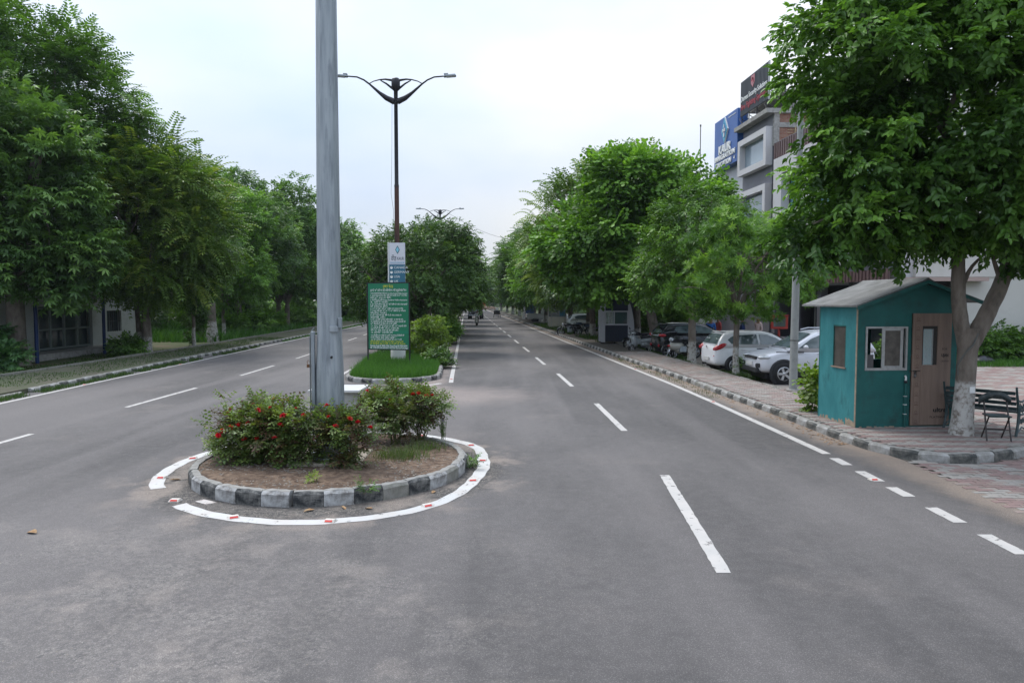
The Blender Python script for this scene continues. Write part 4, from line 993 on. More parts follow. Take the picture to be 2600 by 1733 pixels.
LT = [(56, -21.6, 13.2, 4.2, 'ficus', L_FARL, 'tall dark tree rising behind the light-green one on the left'),
      (60, -25.5, 13.0, 4.6, 'fine', L_MID, 'wide feathery tree set back from the left footpath'),
      (66, -20.9, 13.6, 3.9, 'ficus', L_MID, 'high rounded tree left of the grey mast'),
      (76, -25.0, 13.8, 4.6, 'ovate', L_FARL, 'dark tree with a bare trunk beyond the tall grass'),
      (84, -21.9, 12.6, 4.0, 'ficus', L_MID, 'tree next to the grey mast with its trunk in the shrubs'),
      (97, -23.8, 12.5, 4.6, 'ovate', L_LIGHT, 'pale green distant tree right of the mast'),
      (112, -24.5, 12.0, 5.0, 'ficus', L_MID, 'distant tree seen between the mast and the notice board'),
      (132, -26.5, 13.0, 5.5, 'ovate', L_MID, 'far tree of the left row above the median grass'),
      (160, -29.5, 13.0, 6.5, 'ficus', L_FARL, 'farthest tree of the left row')]
for y, x, h, r, kind, m, lab in LT: avenue_tree(x, y, h, r, kind, m, lab, 'trees along the left side of the road', white=None)

# clipped column cypresses
for x, y, h, r, lab in ((-22.3, 57.0, 6.0, 1.05, 'dark column-shaped cypress behind the light-green tree'), (-18.75, 41.8, 3.4, 0.5, 'slim dark cypress between the two lime-washed trunks')):
    t = thing('cypress', lab, 'cypress', (x, y, -0.05))
    C, P, D, tn = crown_points([(0, 0, h * .52, r, r, h * .48)], 3.0, 0.35, 10, fill=0.5); D[:, 2] += 0.9
    V, F, T = scatter('needle', P, D, rng.uniform(.8, 1.2, len(P)) * 1.4, tn * 0.7); link('crown', mesh_np('crown', V, F, L_DARK, T), t)
    MB().cyl((0, 0, -.1), (0, 0, h * .3), .09, .07, 8).build('trunk', M_bark, t)
# royal palm with swollen white base
t = thing('palm_tree', 'palm with a swollen lime-washed base beside the left footpath', 'palm', (-19.3, 45.6, -0.05))
MB().lathe([(0.44, -.1), (0.43, .05), (0.37, .45), (0.30, .95), (0.25, 1.6), (0.22, 3.0), (0.17, 5.6), (0.12, 6.4)], n=14).build('trunk', bark_white('bark_lime_palm', 1.3), t)
V_, F_ = [], []
for k in range(16):
    a = k * 2.4; el = random.uniform(0.1, 1.1); mbp = MB(); pts = []
    for i in range(9):
        q = i / 8; rr_ = 2.5 * q; z = 6.4 + math.sin(el) * 2.2 * q - 2.0 * q * q
        pts.append(Vector((math.cos(a) * rr_ * math.cos(el * .6), math.sin(a) * rr_ * math.cos(el * .6), z)))
    side = Vector((-math.sin(a), math.cos(a), 0))
    for i in range(8):
        for h_ in (0.0, 0.5):
            p = pts[i].lerp(pts[i + 1], h_); d = (pts[i + 1] - pts[i]).normalized()
            for s in (-1, 1):
                v, f = leafq(p, (d * 0.6 + side * s - Vector((0, 0, .7))), (0, 0, 1), 0.62, 0.06, .1); b = len(V_); V_ += v; F_ += [tuple(b + j for j in q_) for q_ in f]
link('frond', mesh_np('frond', np.array(V_), np.array(F_), L_MID, rng.uniform(.2, .7, len(V_) // 4).repeat(4)), t)

# ------------------------------------------------------------------ shrubs and garden plants
shrub('yellow-green rounded shrub on the median beside the right lane', (-3.75, 30.0, 0.1), [(-3.6, 30, 0.95, 0.88, 0.75, 0.75), (-3.3, 30, 1.45, 0.55, 0.55, 0.55)], 'ficus', L_YEL, per=7, rc=0.22, spc=13, size=0.62)
shrub('broad-leaved dark low plant spilling over the median kerb onto the white line', (-2.62, 27.3, 0.1), [(-2.68, 27.2, 0.28, 0.34, 0.45, 0.24), (-2.95, 27.7, 0.38, 0.34, 0.4, 0.26)], 'ovate', L_DARK, per=9, rc=0.16, spc=8, size=0.9)
shrub('pale green bush farther along the median grass', (-6.2, 40, 0.1), [(-3.9, 43, 0.9, 0.6, 1.6, 0.8), (-4.6, 48, 0.9, 0.6, 2.2, 0.8)], 'ficus', L_LIGHT, per=4, rc=0.3, spc=10, size=1.0)
shrub('leafy weed growing between the white hatchback and the silver car', (8.5, 23.6, -0.04), [(8.3, 23.5, 0.42, 0.62, 0.4, 0.42), (8.75, 23.3, 0.28, 0.4, 0.35, 0.28)], 'rose', L_MID, per=9, rc=0.17, spc=12, size=1.2)
shrub('bright creeper plant climbing at the back corner of the teal booth', (6.60, 15.45, 0.13), [(6.60, 15.45, 0.30, 0.12, 0.16, 0.28), (6.63, 15.4, 0.80, 0.09, 0.14, 0.26)], 'round', L_YEL, per=14, rc=0.13, spc=6, size=0.75, stem_r=0.008)
shrub('low dark shrub at the foot of the left lime-washed trunk', (-18.3, 33.6, -0.04), [(-18.2, 33.6, 0.35, 0.75, 0.6, 0.4)], 'ovate', L_MID, per=6, rc=0.25, spc=10, size=1.1)
shrub('overgrown green bush at the far left edge of the view', (-20.9, 27.6, -0.04), [(-20.8, 27.6, 0.8, 1.1, 0.9, 1.0), (-19.4, 26.6, 0.45, 0.8, 0.6, 0.5)], 'palmate', L_BLUE, per=4, rc=0.3, spc=9, size=0.8)
shrub('tuft of tall pale ornamental grass behind the black hatchback', (9.3, 44, -0.04), [(9.3, 44, 1.0, 1.7, 1.2, 1.2)], 'needle', G_PALE, per=7, rc=0.4, spc=12, size=2.4, up=1.3, name='grass_clump', cat='grass clump')
shrub('dark hedge along the foot of the white wall', (24, 30.4, -0.04), [(17.5, 30.7, 0.45, 2.2, .7, .55), (20.5, 30.7, 0.6, 2.4, .8, .7), (24, 30.6, 0.75, 2.6, .8, .85), (28, 30.6, 0.8, 2.8, .8, .9)], 'ovate', L_MID, per=3, rc=0.35, spc=12, size=1.2, name='hedge', cat='hedge')
shrub('bushes behind the navy booth at the parking edge', (10.5, 62, -0.04), [(9.5, 62, 1.2, 2.2, 1.4, 1.2), (12, 58, 1.4, 2.6, 1.6, 1.4)], 'ovate', L_LIGHT, per=1.6, rc=0.5, spc=12, size=2.0)
for i, (x, y, sx, h, lab) in enumerate(((-20.6, 55, 1.6, 1.2, 'rounded shrub below the dark cypress'), (-22.5, 62, 2.2, 1.5, 'wide shrub in the tall grass left of the mast'), (-21.4, 70, 1.8, 1.3, 'shrub by the bare trunk beyond the tall grass'), (-26, 84, 2.6, 2.0, 'pale bush far beyond the left footpath'), (-24.5, 100, 3, 2, 'distant bush between the mast and the notice board'))):
    shrub(lab, (x, y, -0.04), [(x, y, h * .6, sx, sx * .8, h * .7)], 'ovate', (L_MID, L_LIGHT, L_MID, L_LIGHT, L_LIGHT)[i], per=1.8, rc=0.45, spc=12, size=1.7, group='shrubs in the grass on the left')

# island planting
M_rose = mat('rose_petal', (0.55, 0.008, 0.02), 0.5, spec=0.3)
M_bud = mat('rose_bud', (0.38, 0.02, 0.05), 0.5)
M_purple = mat('purple_petal', (0.16, 0.05, 0.38), 0.5)
M_stem = mat('green_stem', (0.09, 0.10, 0.03), 0.6)
def rose_mesh(s, m=M_rose):
    b = MB(); r = random.Random(int(s * 1000))
    for ringi, (k, rr_, tilt) in enumerate(((5, 1.0, 0.9), (5, 0.7, 0.5), (3, 0.4, 0.2))):
        for i in range(k):
            a = 2 * math.pi * i / k + ringi * .5; c, s_ = math.cos(a), math.sin(a)
            w_ = s * rr_ * .62; o_ = s * rr_
            b.add([(0, 0, 0), (c * o_ * .6 - s_ * w_, s_ * o_ * .6 + c * w_, s * (1 - tilt) * .9), (c * o_, s_ * o_, s * (1.05 - tilt * .8)), (c * o_ * .6 + s_ * w_, s_ * o_ * .6 - c * w_, s * (1 - tilt) * .9)], [(0, 1, 2, 3)], 0, True)
    return b.mesh('rose_flower', m)
RM = [rose_mesh(0.050), rose_mesh(0.040), rose_mesh(0.028, M_bud)]
def rose_bush(label, x, y, ells, nfl, seed, tips=12, lightm=L_ROSE):
    random.seed(seed); z0 = 0.16
    t = thing('rose_bush', label, 'rose bush', (x, y, z0), group='rose bushes on the island')
    E0 = [((a - x) * 1.0, b - y, (c - z0) * .86, d * .95, e * .92, f * .84) for a, b, c, d, e, f in ells]
    C, P, D, tone = crown_points(E0, 22, 0.11, 8, fill=0.8, rag=0.5); ok_ = P[:, 2] > 0.0; P, D, tone = P[ok_], D[ok_], tone[ok_]
    tone = tone + np.where(P[:, 2] > 0.75, 0.12, 0) 
    mb = MB(); tipsP = []
    for i in range(16):
        c = Vector(C[rng.integers(0, len(C))]); a = random.uniform(0, 6.28); rr_ = random.uniform(0.02, 0.14)
        limb(mb, (math.cos(a) * rr_, math.sin(a) * rr_, -0.03), c, 0.009, 0.003, 6, 0.12, 5)
    qs = P[:, 1] * 1.0 - P[:, 2] * 0.55; FRONT = P[qs < np.quantile(qs, 0.06)]
    # long shoots that stick out of the top
    top = max(c[2] for c in C)
    SP, SD = [], []
    for i in range(tips):
        cand = [c for c in C if c[2] > top * 0.55]; c = Vector(random.choice(cand)); e = c + Vector((random.uniform(-.16, .16), random.uniform(-.12, .12), random.uniform(.06, .19)))
        limb(mb, c, e, 0.0035, 0.002, 4, 0.1, 4); tipsP.append(e)
        for q in range(4): SP.append(c.lerp(e, 0.3 + 0.2 * q)); SD.append((random.uniform(-1, 1), random.uniform(-1, 1), .6))
    P = np.concatenate([P, np.array(SP)]); D = np.concatenate([D, np.array(SD)]); tone = np.concatenate([tone, np.full(len(SP), .75)])
    V, F, T = scatter('rose', P, D, rng.uniform(.8, 1.25, len(P)) * 1.15, tone); link('foliage', mesh_np('foliage', V, F, lightm, T), t)
    mb.build('stem', M_stem, t)
    for i in range(nfl):
        if i < len(tipsP) * 0.6: p = tipsP[i]
        else:
            q_ = FRONT[random.randrange(len(FRONT))]; p = Vector(q_) + Vector((0, -0.05, 0.03))
        link('rose_flower', RM[random.choice((0, 0, 1, 1, 2))], t, p, (random.uniform(-.2, .9), random.uniform(-.5, .5), random.uniform(0, 6)))
    return t
rose_bush('large rose bush at the left rim of the island with red blooms', -3.98, 10.55, [(-3.98, 10.6, 0.78, 0.50, 0.45, 0.40), (-4.12, 10.65, 0.50, 0.38, 0.36, 0.30), (-3.80, 10.5, 0.42, 0.32, 0.30, 0.28)], 24, 3, 18)
rose_bush('tall rose bush just left of the mast, full of red blooms', -3.38, 10.30, [(-3.42, 10.35, 0.80, 0.50, 0.42, 0.42), (-3.32, 10.25, 0.48, 0.40, 0.34, 0.30)], 20, 5, 18)
rose_bush('open leafy rose bush in front of the mast base', -2.36, 10.15, [(-2.42, 10.15, 0.82, 0.36, 0.30, 0.34), (-2.34, 10.1, 0.50, 0.22, 0.2, 0.22), (-2.70, 10.4, 0.78, 0.28, 0.25, 0.22)], 14, 9, 14)
rose_bush('thin rose bush between the mast and the round rose bush', -1.95, 11.75, [(-1.98, 11.75, 0.72, 0.34, 0.3, 0.36), (-2.25, 11.9, 0.95, 0.25, 0.25, 0.25)], 4, 13, 8)
rose_bush('round rose bush on bare stems at the back right of the island', -1.62, 12.20, [(-1.62, 12.2, 0.95, 0.46, 0.42, 0.27), (-1.92, 12.2, 0.98, 0.35, 0.32, 0.24), (-1.45, 12.1, 0.82, 0.26, 0.3, 0.24)], 9, 17, 8)
random.seed(21)
P = np.concatenate([np.stack([rng.normal(-1.72, .20, 700), rng.normal(10.72, .16, 700), np.full(700, .17)], -1), np.stack([rng.normal(-1.38, .16, 300), rng.normal(11.3, .12, 300), np.full(300, .17)], -1)])
o_ = blades('weed_clump', P, rng.uniform(.06, .20, 1000), np.full(1000, .006), G_WEED, 0.9); o_['kind'] = 'stuff'; tag(o_, 'feathery green weed clump on the island soil', 'weed')
shrub('small weed growing in the gutter right of the island kerb', (-0.62, 10.75, 0.0), [(-0.60, 10.78, 0.10, 0.07, 0.12, 0.11)], 'rose', L_MID, per=60, rc=0.05, spc=4, size=0.7, stems=2, name='weed', cat='weed')
shrub('thin weed hanging over the front kerb of the island', (-1.83, 8.88, 0.14), [(-1.83, 8.84, 0.22, 0.07, 0.05, 0.10)], 'rose', L_MID, per=60, rc=0.05, spc=3, size=0.6, stems=3, name='weed', cat='weed')
shrub('sprig of green growing at the left rim of the island', (-4.62, 11.1, 0.14), [(-4.62, 11.0, 0.24, 0.12, 0.12, 0.10)], 'rose', L_YEL, per=40, rc=0.05, spc=4, size=0.8, stems=2, name='weed', cat='weed')
shrub('small yellow-leaved sprout near the island front', (-2.62, 9.25, 0.16), [(-2.62, 9.25, 0.22, 0.05, 0.05, 0.05)], 'rose', L_YEL, per=60, rc=0.03, spc=3, size=0.5, stems=1, name='weed', cat='weed')
t = thing('flowering_weed', 'slender upright weed with small purple flowers at the right rim of the island', 'weed', (-1.18, 12.15, 0.15)); mb = MB(); LP, LD = [], []
for i in range(8):
    a = random.uniform(0, 6.28); rr_ = random.uniform(.01, .05); e = Vector((math.cos(a) * rr_ * 2.6, math.sin(a) * rr_ * 2, random.uniform(.32, .62)))
    mb.tube([(math.cos(a) * rr_, math.sin(a) * rr_, 0), e * .5 + Vector((.01, 0, 0)), e], [.004, .003, .002], 4)
    for q in range(6): LP.append(e * (0.15 + q * .12)); LD.append((random.uniform(-1, 1), random.uniform(-1, 1), .8))
    if i < 6:
        f = MB()
        for z in range(4): f.ell((random.uniform(-.012, .012), random.uniform(-.012, .012), z * 0.014), (.011, .011, .009), 4)
        f.build('purple_flower', M_purple, t, e)
mb.build('stem', M_stem, t)
V, F, T = scatter('rose', np.array(LP), np.array(LD), np.full(len(LP), .55), np.full(len(LP), .45)); link('foliage', mesh_np('foliage', V, F, L_MID, T), t)
random.seed(31)
# ------------------------------------------------------------------ mast on the island
M_galv = mat('galvanised_steel', (0.25, 0.28, 0.30), 0.5, metal=0.35, col2=(0.36, 0.39, 0.41), scale=3.0, detail=7, stretch=(4, 4, 0.45), grime=(0.17, 0.19, 0.21), gscale=2.2, glo=0.52, ghi=0.7)
MX, MY, MZ = -2.76, 10.68, 0.21
t = thing('high_mast_pole', 'tall grey galvanised many-sided mast rising from the rose island', 'pole', (MX, MY, MZ))
mb = MB()
mb.lathe([(0.222, 0.03), (0.218, 0.5), (0.208, 1.3), (0.183, 1.9), (0.178, 2.3), (0.150, 7.2), (0.11, 15), (0.085, 20)], n=16, smooth=False)
po = mb.build('shaft', M_galv, t); po.rotation_euler = (0, R(0.25), 0)
MB().lathe([(0.0, 0.0), (0.36, 0.0), (0.36, 0.035), (0.24, 0.035)], n=32, smooth=False).build('base_flange', M_galv, t)
for k in range(8):
    a = math.pi / 4 * k + .2; MB().cyl((math.cos(a) * .30, math.sin(a) * .30, 0.03), (math.cos(a) * .30, math.sin(a) * .30, 0.085), .017, n=6).build('anchor_bolt', M_darkmetal, t)
mb = MB(); mb.tube([(-0.265, -0.10, 0.35), (-0.262, -0.10, 1.0), (-0.258, -0.10, 1.80), (-0.235, -0.09, 1.90), (-0.20, -0.07, 1.945)], 0.011, 8); mb.build('earth_pipe', mat('dull_pipe', (0.16, 0.18, 0.18), 0.5, metal=.4), t)
mb = MB(); mb.box((-0.215, -0.09, 1.12), (0.05, 0.08, 1.55)); mb.build('hatch_door', M_galv, t, bevel=.008)
mb = MB(); mb.box((-0.285, -0.13, 1.38), (0.035, 0.03, 0.05)); mb.tube([(-0.285, -0.13, 1.40), (-0.30, -0.13, 1.44), (-0.285, -0.13, 1.47), (-0.268, -0.13, 1.44)], .005, 5); mb.build('padlock', mat('brass_rusty', (0.16, 0.08, 0.04), 0.55, metal=.5), t, bevel=.004)
MB().box((0.12, -0.175, 1.93), (0.13, 0.03, 0.09)).build('cover_strap', M_galv, t, bevel=.006)
MB().box((0.195, -0.09, 2.02), (0.05, 0.06, 0.16)).build('bracket', M_galv, t, bevel=.006)
MB().cyl((0.09, -0.205, 1.52), (0.09, -0.235, 1.51), .018, n=8).build('bolt', M_darkmetal, t)
MB().lathe([(0.17, 0), (0.42, .03), (0.42, .10), (.1, .3)], (0, 0, 19.6), n=16).build('head_frame', M_galv, t)
o_ = MB().box((MX + .02, MY - .02, 0.165), (1.05, 1.05, 0.085)).build('plinth', mat('sandy_concrete', (0.38, 0.33, 0.27), .9, col2=(0.30, 0.26, 0.21), scale=5, bump=.3, grime=(0.2, 0.16, 0.12)), None, bevel=.01)
tag(o_, 'square concrete plinth under the mast flange, dusty with soil', 'plinth')
# junction cabinet behind the mast
t = thing('cable_cabinet', 'off-white masonry cabinet with a marble slab lid behind the mast', 'cabinet', (-3.02, 12.35, 0.15))
M_off = mat('offwhite_plaster', (0.52, 0.52, 0.50), .8, grime=(0.32, 0.30, 0.27), gscale=3)
MB().bb(-0.36, 0.40, -0.36, 0.28, 0, 0.86).build('body', M_off, t, bevel=.01)
MB().bb(-0.43, 0.45, -0.45, 0.36, 0.86, 0.905).build('slab_lid', mat('marble', (0.66, 0.65, 0.63), .35, col2=(0.56, 0.55, 0.53), scale=4), t, bevel=.006)
MB().bb(0.401, 0.42, -0.2, -0.17, 0.3, 0.8).build('rust_streak_strip', mat('rust', (0.25, 0.10, 0.04), .8), t)

# ------------------------------------------------------------------ road studs
M_stud = mat('stud_body', (0.62, 0.58, 0.52), .5, grime=(0.4, 0.33, 0.27), gscale=30)
M_refl = mat('stud_reflector', (0.55, 0.035, 0.02), .25, spec=.8)
sb = MB(); sb.lathe([(0.0, 0.022), (0.030, 0.022), (0.060, 0.004), (0.062, 0)], n=12, M=Matrix.Diagonal((1.0, 0.72, 1.0)), smooth=False)
def prismz(mb, x0, x1, y0, y1, h, ins):
    mb.add([(x0, y0, 0), (x1, y0, 0), (x1, y1, 0), (x0, y1, 0), (x0 + ins * .4, y0 + ins, h), (x1 - ins * .4, y0 + ins, h), (x1 - ins * .4, y1 - ins, h), (x0 + ins * .4, y1 - ins, h)], [(4, 5, 6, 7), (0, 1, 5, 4), (1, 2, 6, 5), (2, 3, 7, 6), (3, 0, 4, 7)])
stud_me = MB(); prismz(stud_me, -.06, .06, -.05, .05, .024, .028); stud_me = stud_me.mesh('stud_body', M_stud)
refl_me = MB(); refl_me.add([(-.042, -.046, .006), (.042, -.046, .006), (.038, -.028, .0222), (-.038, -.028, .0222)], [(0, 1, 2, 3)])
refl_me.add([(-.042, .046, .006), (.042, .046, .006), (.038, .028, .0222), (-.038, .028, .0222)], [(3, 2, 1, 0)]); refl_me = refl_me.mesh('reflector', M_refl)
def stud(x, y, rz, label, group, tilt=0.0, s=1.0):
    t = thing('road_stud', label, 'road stud', (x, y, 0.004), rz, group); t.scale = (s, s, s); t.rotation_euler = (0, tilt, rz)
    link('stud_body', stud_me, t); link('reflector', refl_me, t, (0, -.002, .001)); return t
G1 = 'red road studs on the white ring line'
for x, y, a, lab in ((-5.19, 11.40, 20, 'at the upper left of the white ring line'), (-5.06, 10.13, -10, 'at the far left of the ring line, near its broken end'), (-4.31, 8.95, -5, 'standing alone in the gap of the ring line'),
                     (-3.29, 8.24, 30, 'on the frayed start of the ring line at the front left'), (-2.11, 8.10, -12, 'at the very front of the ring line below the island'), (-1.06, 8.72, 28, 'at the front right of the ring line'),
                     (-0.56, 9.98, 5, 'lower of the two at the far right of the ring line'), (-0.47, 11.25, 0, 'middle one on the right side of the ring line'), (-0.73, 12.45, 10, 'upper right on the ring line by the purple weed'), (-1.69, 13.36, 0, 'behind the round rose bush at the back of the ring line')):
    stud(x, y, R(a), 'red-faced road stud ' + lab, G1, tilt=R(random.uniform(-3, 3)), s=1.15)
G2 = 'red road studs on the straight lines'
stud(5.17, 10.02, R(5), 'red road stud on the second short dash of the junction edge line', G2)
for y in (17.9, 26.5): stud(interp(RLINE, y), y, R(3), 'red road stud on the right edge line, ' + ('nearer one' if y < 20 else 'farther one beside the footpath'), G2)
for y in (21.6, 28.6): stud(interp(LLINE, y), y, R(3), 'red road stud on the left edge line, ' + ('nearer one' if y < 25 else 'farther one'), G2)
for y in (23.2, 31.5): stud(interp(MRLINE, y), y, R(3), 'road stud on the line beside the median, ' + ('at the nose' if y < 25 else 'past the dark low plant'), G2)

# fallen leaves
M_dry = mat('dry_leaf', (0.30, 0.15, 0.06), .8, col2=(0.36, 0.25, 0.14), scale=30)
def dry(x, y, z, s, rz, lab, grp):
    b = MB(); b.add([(-.07, 0, .0), (-.02, .034, .018), (.05, .022, .02), (.085, 0, .004), (.05, -.022, .016), (-.02, -.034, .014), (0, 0, .004)], [(0, 6, 1), (1, 6, 2), (2, 6, 3), (3, 6, 4), (4, 6, 5), (5, 6, 0)])
    o = b.build('fallen_leaf', M_dry, None, (x, y, z), (random.uniform(-.2, .2), random.uniform(-.2, .2), rz)); o.scale = (s, s, s); tag(o, lab, 'leaf', grp)
GL = 'dry leaves on the asphalt by the island'
for x, y, s, lab in ((-2.47, 8.52, 1.0, 'curled brown leaf at the foot of the white kerb stone in front of the island'), (-1.76, 8.60, .8, 'small brown leaf beside the weed-hung kerb stone'), (-4.82, 10.0, 1.1, 'brown leaf lying against the left side of the island kerb'), (-3.55, 8.95, .6, 'tiny pale leaf on the dark grit left of the island front'), (-2.08, 8.63, .8, 'orange-brown leaf under the black kerb stone at the island front'), (-1.05, 9.35, .8, 'brown leaf by the right front of the island kerb'), (-5.3, 7.7, 1.2, 'long straw-coloured leaf alone on the asphalt at the lower left')):
    dry(x, y, .006, s, random.uniform(0, 6), lab, GL)
b = MB()
for i in range(420):
    k = random.random(); y = 12.5 + 24 * k * k if i < 260 else random.uniform(13, 34); x = interp(RKERB, y) - abs(random.gauss(0, .16)) - .02; s = random.uniform(.015, .04); a = random.uniform(0, 6.28); c, q = math.cos(a) * s, math.sin(a) * s
    b.add([(x - c, y - q, .008), (x + q * .5, y - c * .5, .02), (x + c, y + q, .008), (x - q * .5, y + c * .5, .014)], [(0, 1, 2, 3)])
tag(b.build('leaf_litter', M_dry), 'dry leaf litter along the gutter of the right kerb', 'leaf litter', kind='stuff')
# pebbles and grit
V_, F_ = [], []
pv = np.array([(1, 0, 0), (0, 1, 0), (-1, 0, 0), (0, -1, 0), (0, 0, 1.0)]); pf = [(0, 1, 4, 4), (1, 2, 4, 4), (2, 3, 4, 4), (3, 0, 4, 4)]
n = 5200; a = rng.uniform(0, 2 * np.pi, n); rr_ = rng.normal(2.28, .16, n); X = IC[0] + rr_ * np.cos(a); Y = IC[1] + rr_ * np.sin(a) * 1.02
X2 = rng.normal(-5.5, 2.2, 1500); Y2 = rng.normal(5.0, 1.8, 1500)
r3 = 1.9 * np.sqrt(rng.uniform(0, 1, 2600)); a3 = rng.uniform(0, 2 * np.pi, 2600)
X = np.concatenate([X, X2, IC[0] + r3 * np.cos(a3)]); Y = np.concatenate([Y, Y2, IC[1] + r3 * np.sin(a3)]); Z = np.concatenate([np.zeros(n + 1500), 0.165 + 0.02 * (1 - (r3 / 1.95) ** 2)])
s = rng.uniform(.003, .009, len(X)); s[n + 1500:] *= 2.0; keep = (np.hypot(X - IC[0], Y - IC[1]) > 2.06) | (Z > .1); X, Y, s, Z = X[keep], Y[keep], s[keep], Z[keep]
V = (pv[None] * s[:, None, None] * np.array([1.2, 1, .7]) + np.stack([X, Y, Z], -1)[:, None, :]).reshape(-1, 3)
F = (np.array([(0, 1, 4), (1, 2, 4), (2, 3, 4), (3, 0, 4)])[None] + (np.arange(len(X)) * 5)[:, None, None]).reshape(-1, 3)
o_ = link('loose_grit', mesh_np('loose_grit', V, F, mat('grit', (0.11, 0.10, 0.09), .9, col2=(0.27, 0.24, 0.2), scale=12, detail=2)))
tag(o_, 'loose grit and small stones round the island', 'grit', kind='stuff')

# ------------------------------------------------------------------ street lamps
M_lampdark = mat('lamp_dark_paint', (0.018, 0.017, 0.022), .42, metal=.2)
M_rustp = mat('rusty_pole', (0.085, 0.035, 0.025), .7, col2=(0.04, 0.022, 0.02), scale=4, stretch=(1, 1, .3), grime=(0.13, 0.06, 0.04), gscale=3)
def lamp(label, x, y, top=11.1, base=0.1):
    t = thing('street_lamp', label, 'street lamp', (x, y, base), 0, 'double-armed street lamps on the median'); H = top - base
    MB().lathe([(0.29, 0), (0.29, .66), (0.27, .68), (0, .68)], n=20).build('plinth', M_off, t)
    MB().lathe([(0.10, .6), (0.095, 3.0), (0.088, 6.9)], n=12).build('lower_pole', M_rustp, t)
    MB().lathe([(0.10, 6.88), (0.078, 6.98), (0.072, H - 1.0), (0.085, H - .98), (0.085, H - .9)], n=12).build('upper_pole', M_lampdark, t)
    MB().lathe([(0.075, H - .9), (0.08, H - .5), (0.165, H - .42), (0.17, H - .08), (0.12, H - .02), (0.0, H)], n=14).build('pole_head', M_lampdark, t)
    for s in (-1, 1):
        ar = MB(); pts = [(0.06, -.90), (.36, -.76), (.63, -.56), (1.0, -.24), (1.22, -.08), (1.48, .03), (1.86, .06)]
        wid = [.12, .10, .06, .035, .032, .03, .028]
        # crescent web below the arm: closed outline extruded
        P3 = [(s * a, 0, H + b) for a, b in pts]
        fine = []; fr = []
        for i in range(len(P3) - 1):
            for j in range(3):
                q = j / 3; fine.append(Vector(P3[i]).lerp(Vector(P3[i + 1]), q)); fr.append(wid[i] + (wid[i + 1] - wid[i]) * q)
        fine.append(Vector(P3[-1])); fr.append(wid[-1])
        ar.tube(fine, [r * 1.0 for r in fr], 8)
        ar.tube([(s * .1, 0, H - .10), (s * .4, 0, H - .055), (s * .62, 0, H - .07), (s * .85, 0, H - .13), (s * 1.02, 0, H - .22)], [.05, .035, .025, .02, .018], 8)
        ar.tube([(s * .58, 0, H - .10), (s * .36, 0, H - .22), (s * .13, 0, H - .40)], [.02, .035, .045], 8)
        ar.build('arm', M_lampdark, t)
        hd = MB(); Mx = Matrix.Rotation(R(-4 * s), 3, 'Y'); hd.box((s * 2.08, 0, H + .085), (0.50, .2, .09), M=Mx, taper=.8); hd.box((s * 1.93, 0, H + .14), (0.16, .14, .06), M=Mx)
        h = hd.build('lamp_head', M_galv, t, bevel=.02); MB().box((s * 2.12, 0, H + .034), (0.34, .15, .012), M=Mx).build('lens', M_off, h)
    return t
LX, LY = -4.46, 27.7
t = lamp('nearest double-armed street lamp, rusty below, with advert boards on its pole', LX, LY)
mb = MB(); H = 11.0
mb.tube([(-.14, -.05, H - 1.0), (-.15, -.1, H - 2.5), (-.17, -.1, H - 3.6), (-.2, -.1, H - 4.4), (-.12, -.1, H - 5.0), (-.09, -.1, H - 6.2)], .006, 5); mb.build('loose_wire', M_black, t)
lamp('farther double-armed street lamp showing above the median trees', mcx(69) - .2, 69.0, 11.4)
mb = MB(); pts = []
for i in range(13):
    q = i / 12; pts.append((mcx(69) + .5 + 9.5 * q, 69 + 4 * q, 11.1 - 2.2 * q - 1.0 * math.sin(q * math.pi)))
mb.tube(pts, .012, 4); tag(mb.build('overhead_wire', M_black), 'thin sagging wire running from the farther street lamp to the right-hand trees', 'wire')

# advert boards strapped in a V round the lamp pole
M_kaurw = mat('board_white', (0.62, 0.62, 0.66), .4); M_teal = mat('board_teal', (0.035, 0.14, 0.21), .4); M_lblue = mat('board_light_blue', (0.28, 0.42, 0.55), .4); M_dkteal = mat('logo_teal', (0.03, 0.11, 0.14), .4)
M_txtw = mat('letter_white', (0.75, 0.75, 0.73), .5); M_txty = mat('letter_yellow', (0.62, 0.60, 0.04), .5); M_txtk = mat('letter_dark', (0.03, 0.05, 0.07), .5); M_txtr = mat('letter_red', (0.32, 0.03, 0.04), .5); M_lg = mat('logo_pale', (0.25, 0.55, 0.66), .4)
t = thing('advert_board', 'white and teal advert board on the lamp pole above the green notice board', 'advert board', (-4.42, 27.40, 2.95), R(-3))
MB().bb(-.31, .31, 0, .04, 0, 1.85).build('panel', M_kaurw, t)
MB().bb(-.30, .31, -.006, -.002, 0, 1.02).build('teal_field', M_teal, t)
MB().bb(-.26, .28, -.006, -.002, 1.05, 1.12).build('blue_strip', M_lblue, t)
MB().extr([(0.02, 1.74), (.11, 1.58), (.02, 1.42), (-.07, 1.58)], 'y', -.008, -.003).build('logo', M_dkteal, t)
MB().extr([(0.02, 1.69), (.085, 1.58), (.02, 1.47), (-.045, 1.58)], 'y', -.012, -.009).build('logo_centre', M_lg, t)
text('lettering', 'ਕੌਰ', .26, M_txtk, t, loc=(-.13, -.008, 1.24), width=.2)
text('lettering', 'KAUR', .17, M_txtk, t, loc=(.13, -.008, 1.24), width=.26)
text('lettering', 'IMMIGRATION', .07, M_txtw, t, loc=(.0, -.010, 1.085), width=.46)
for i, s_ in enumerate(('CANADA', 'GERMANY', 'USA', 'UK')):
    z = .90 - .175 * i
    MB().lathe([(0.0, 0), (.055, 0), (.055, .004)], (-.22, -.008, z), n=16, M=Matrix.Rotation(R(90), 3, 'X')).build('flag_disc', M_txtw, t)
    text('lettering', s_, .13, M_txtw, t, loc=(-.13, -.010, z), align='LEFT')
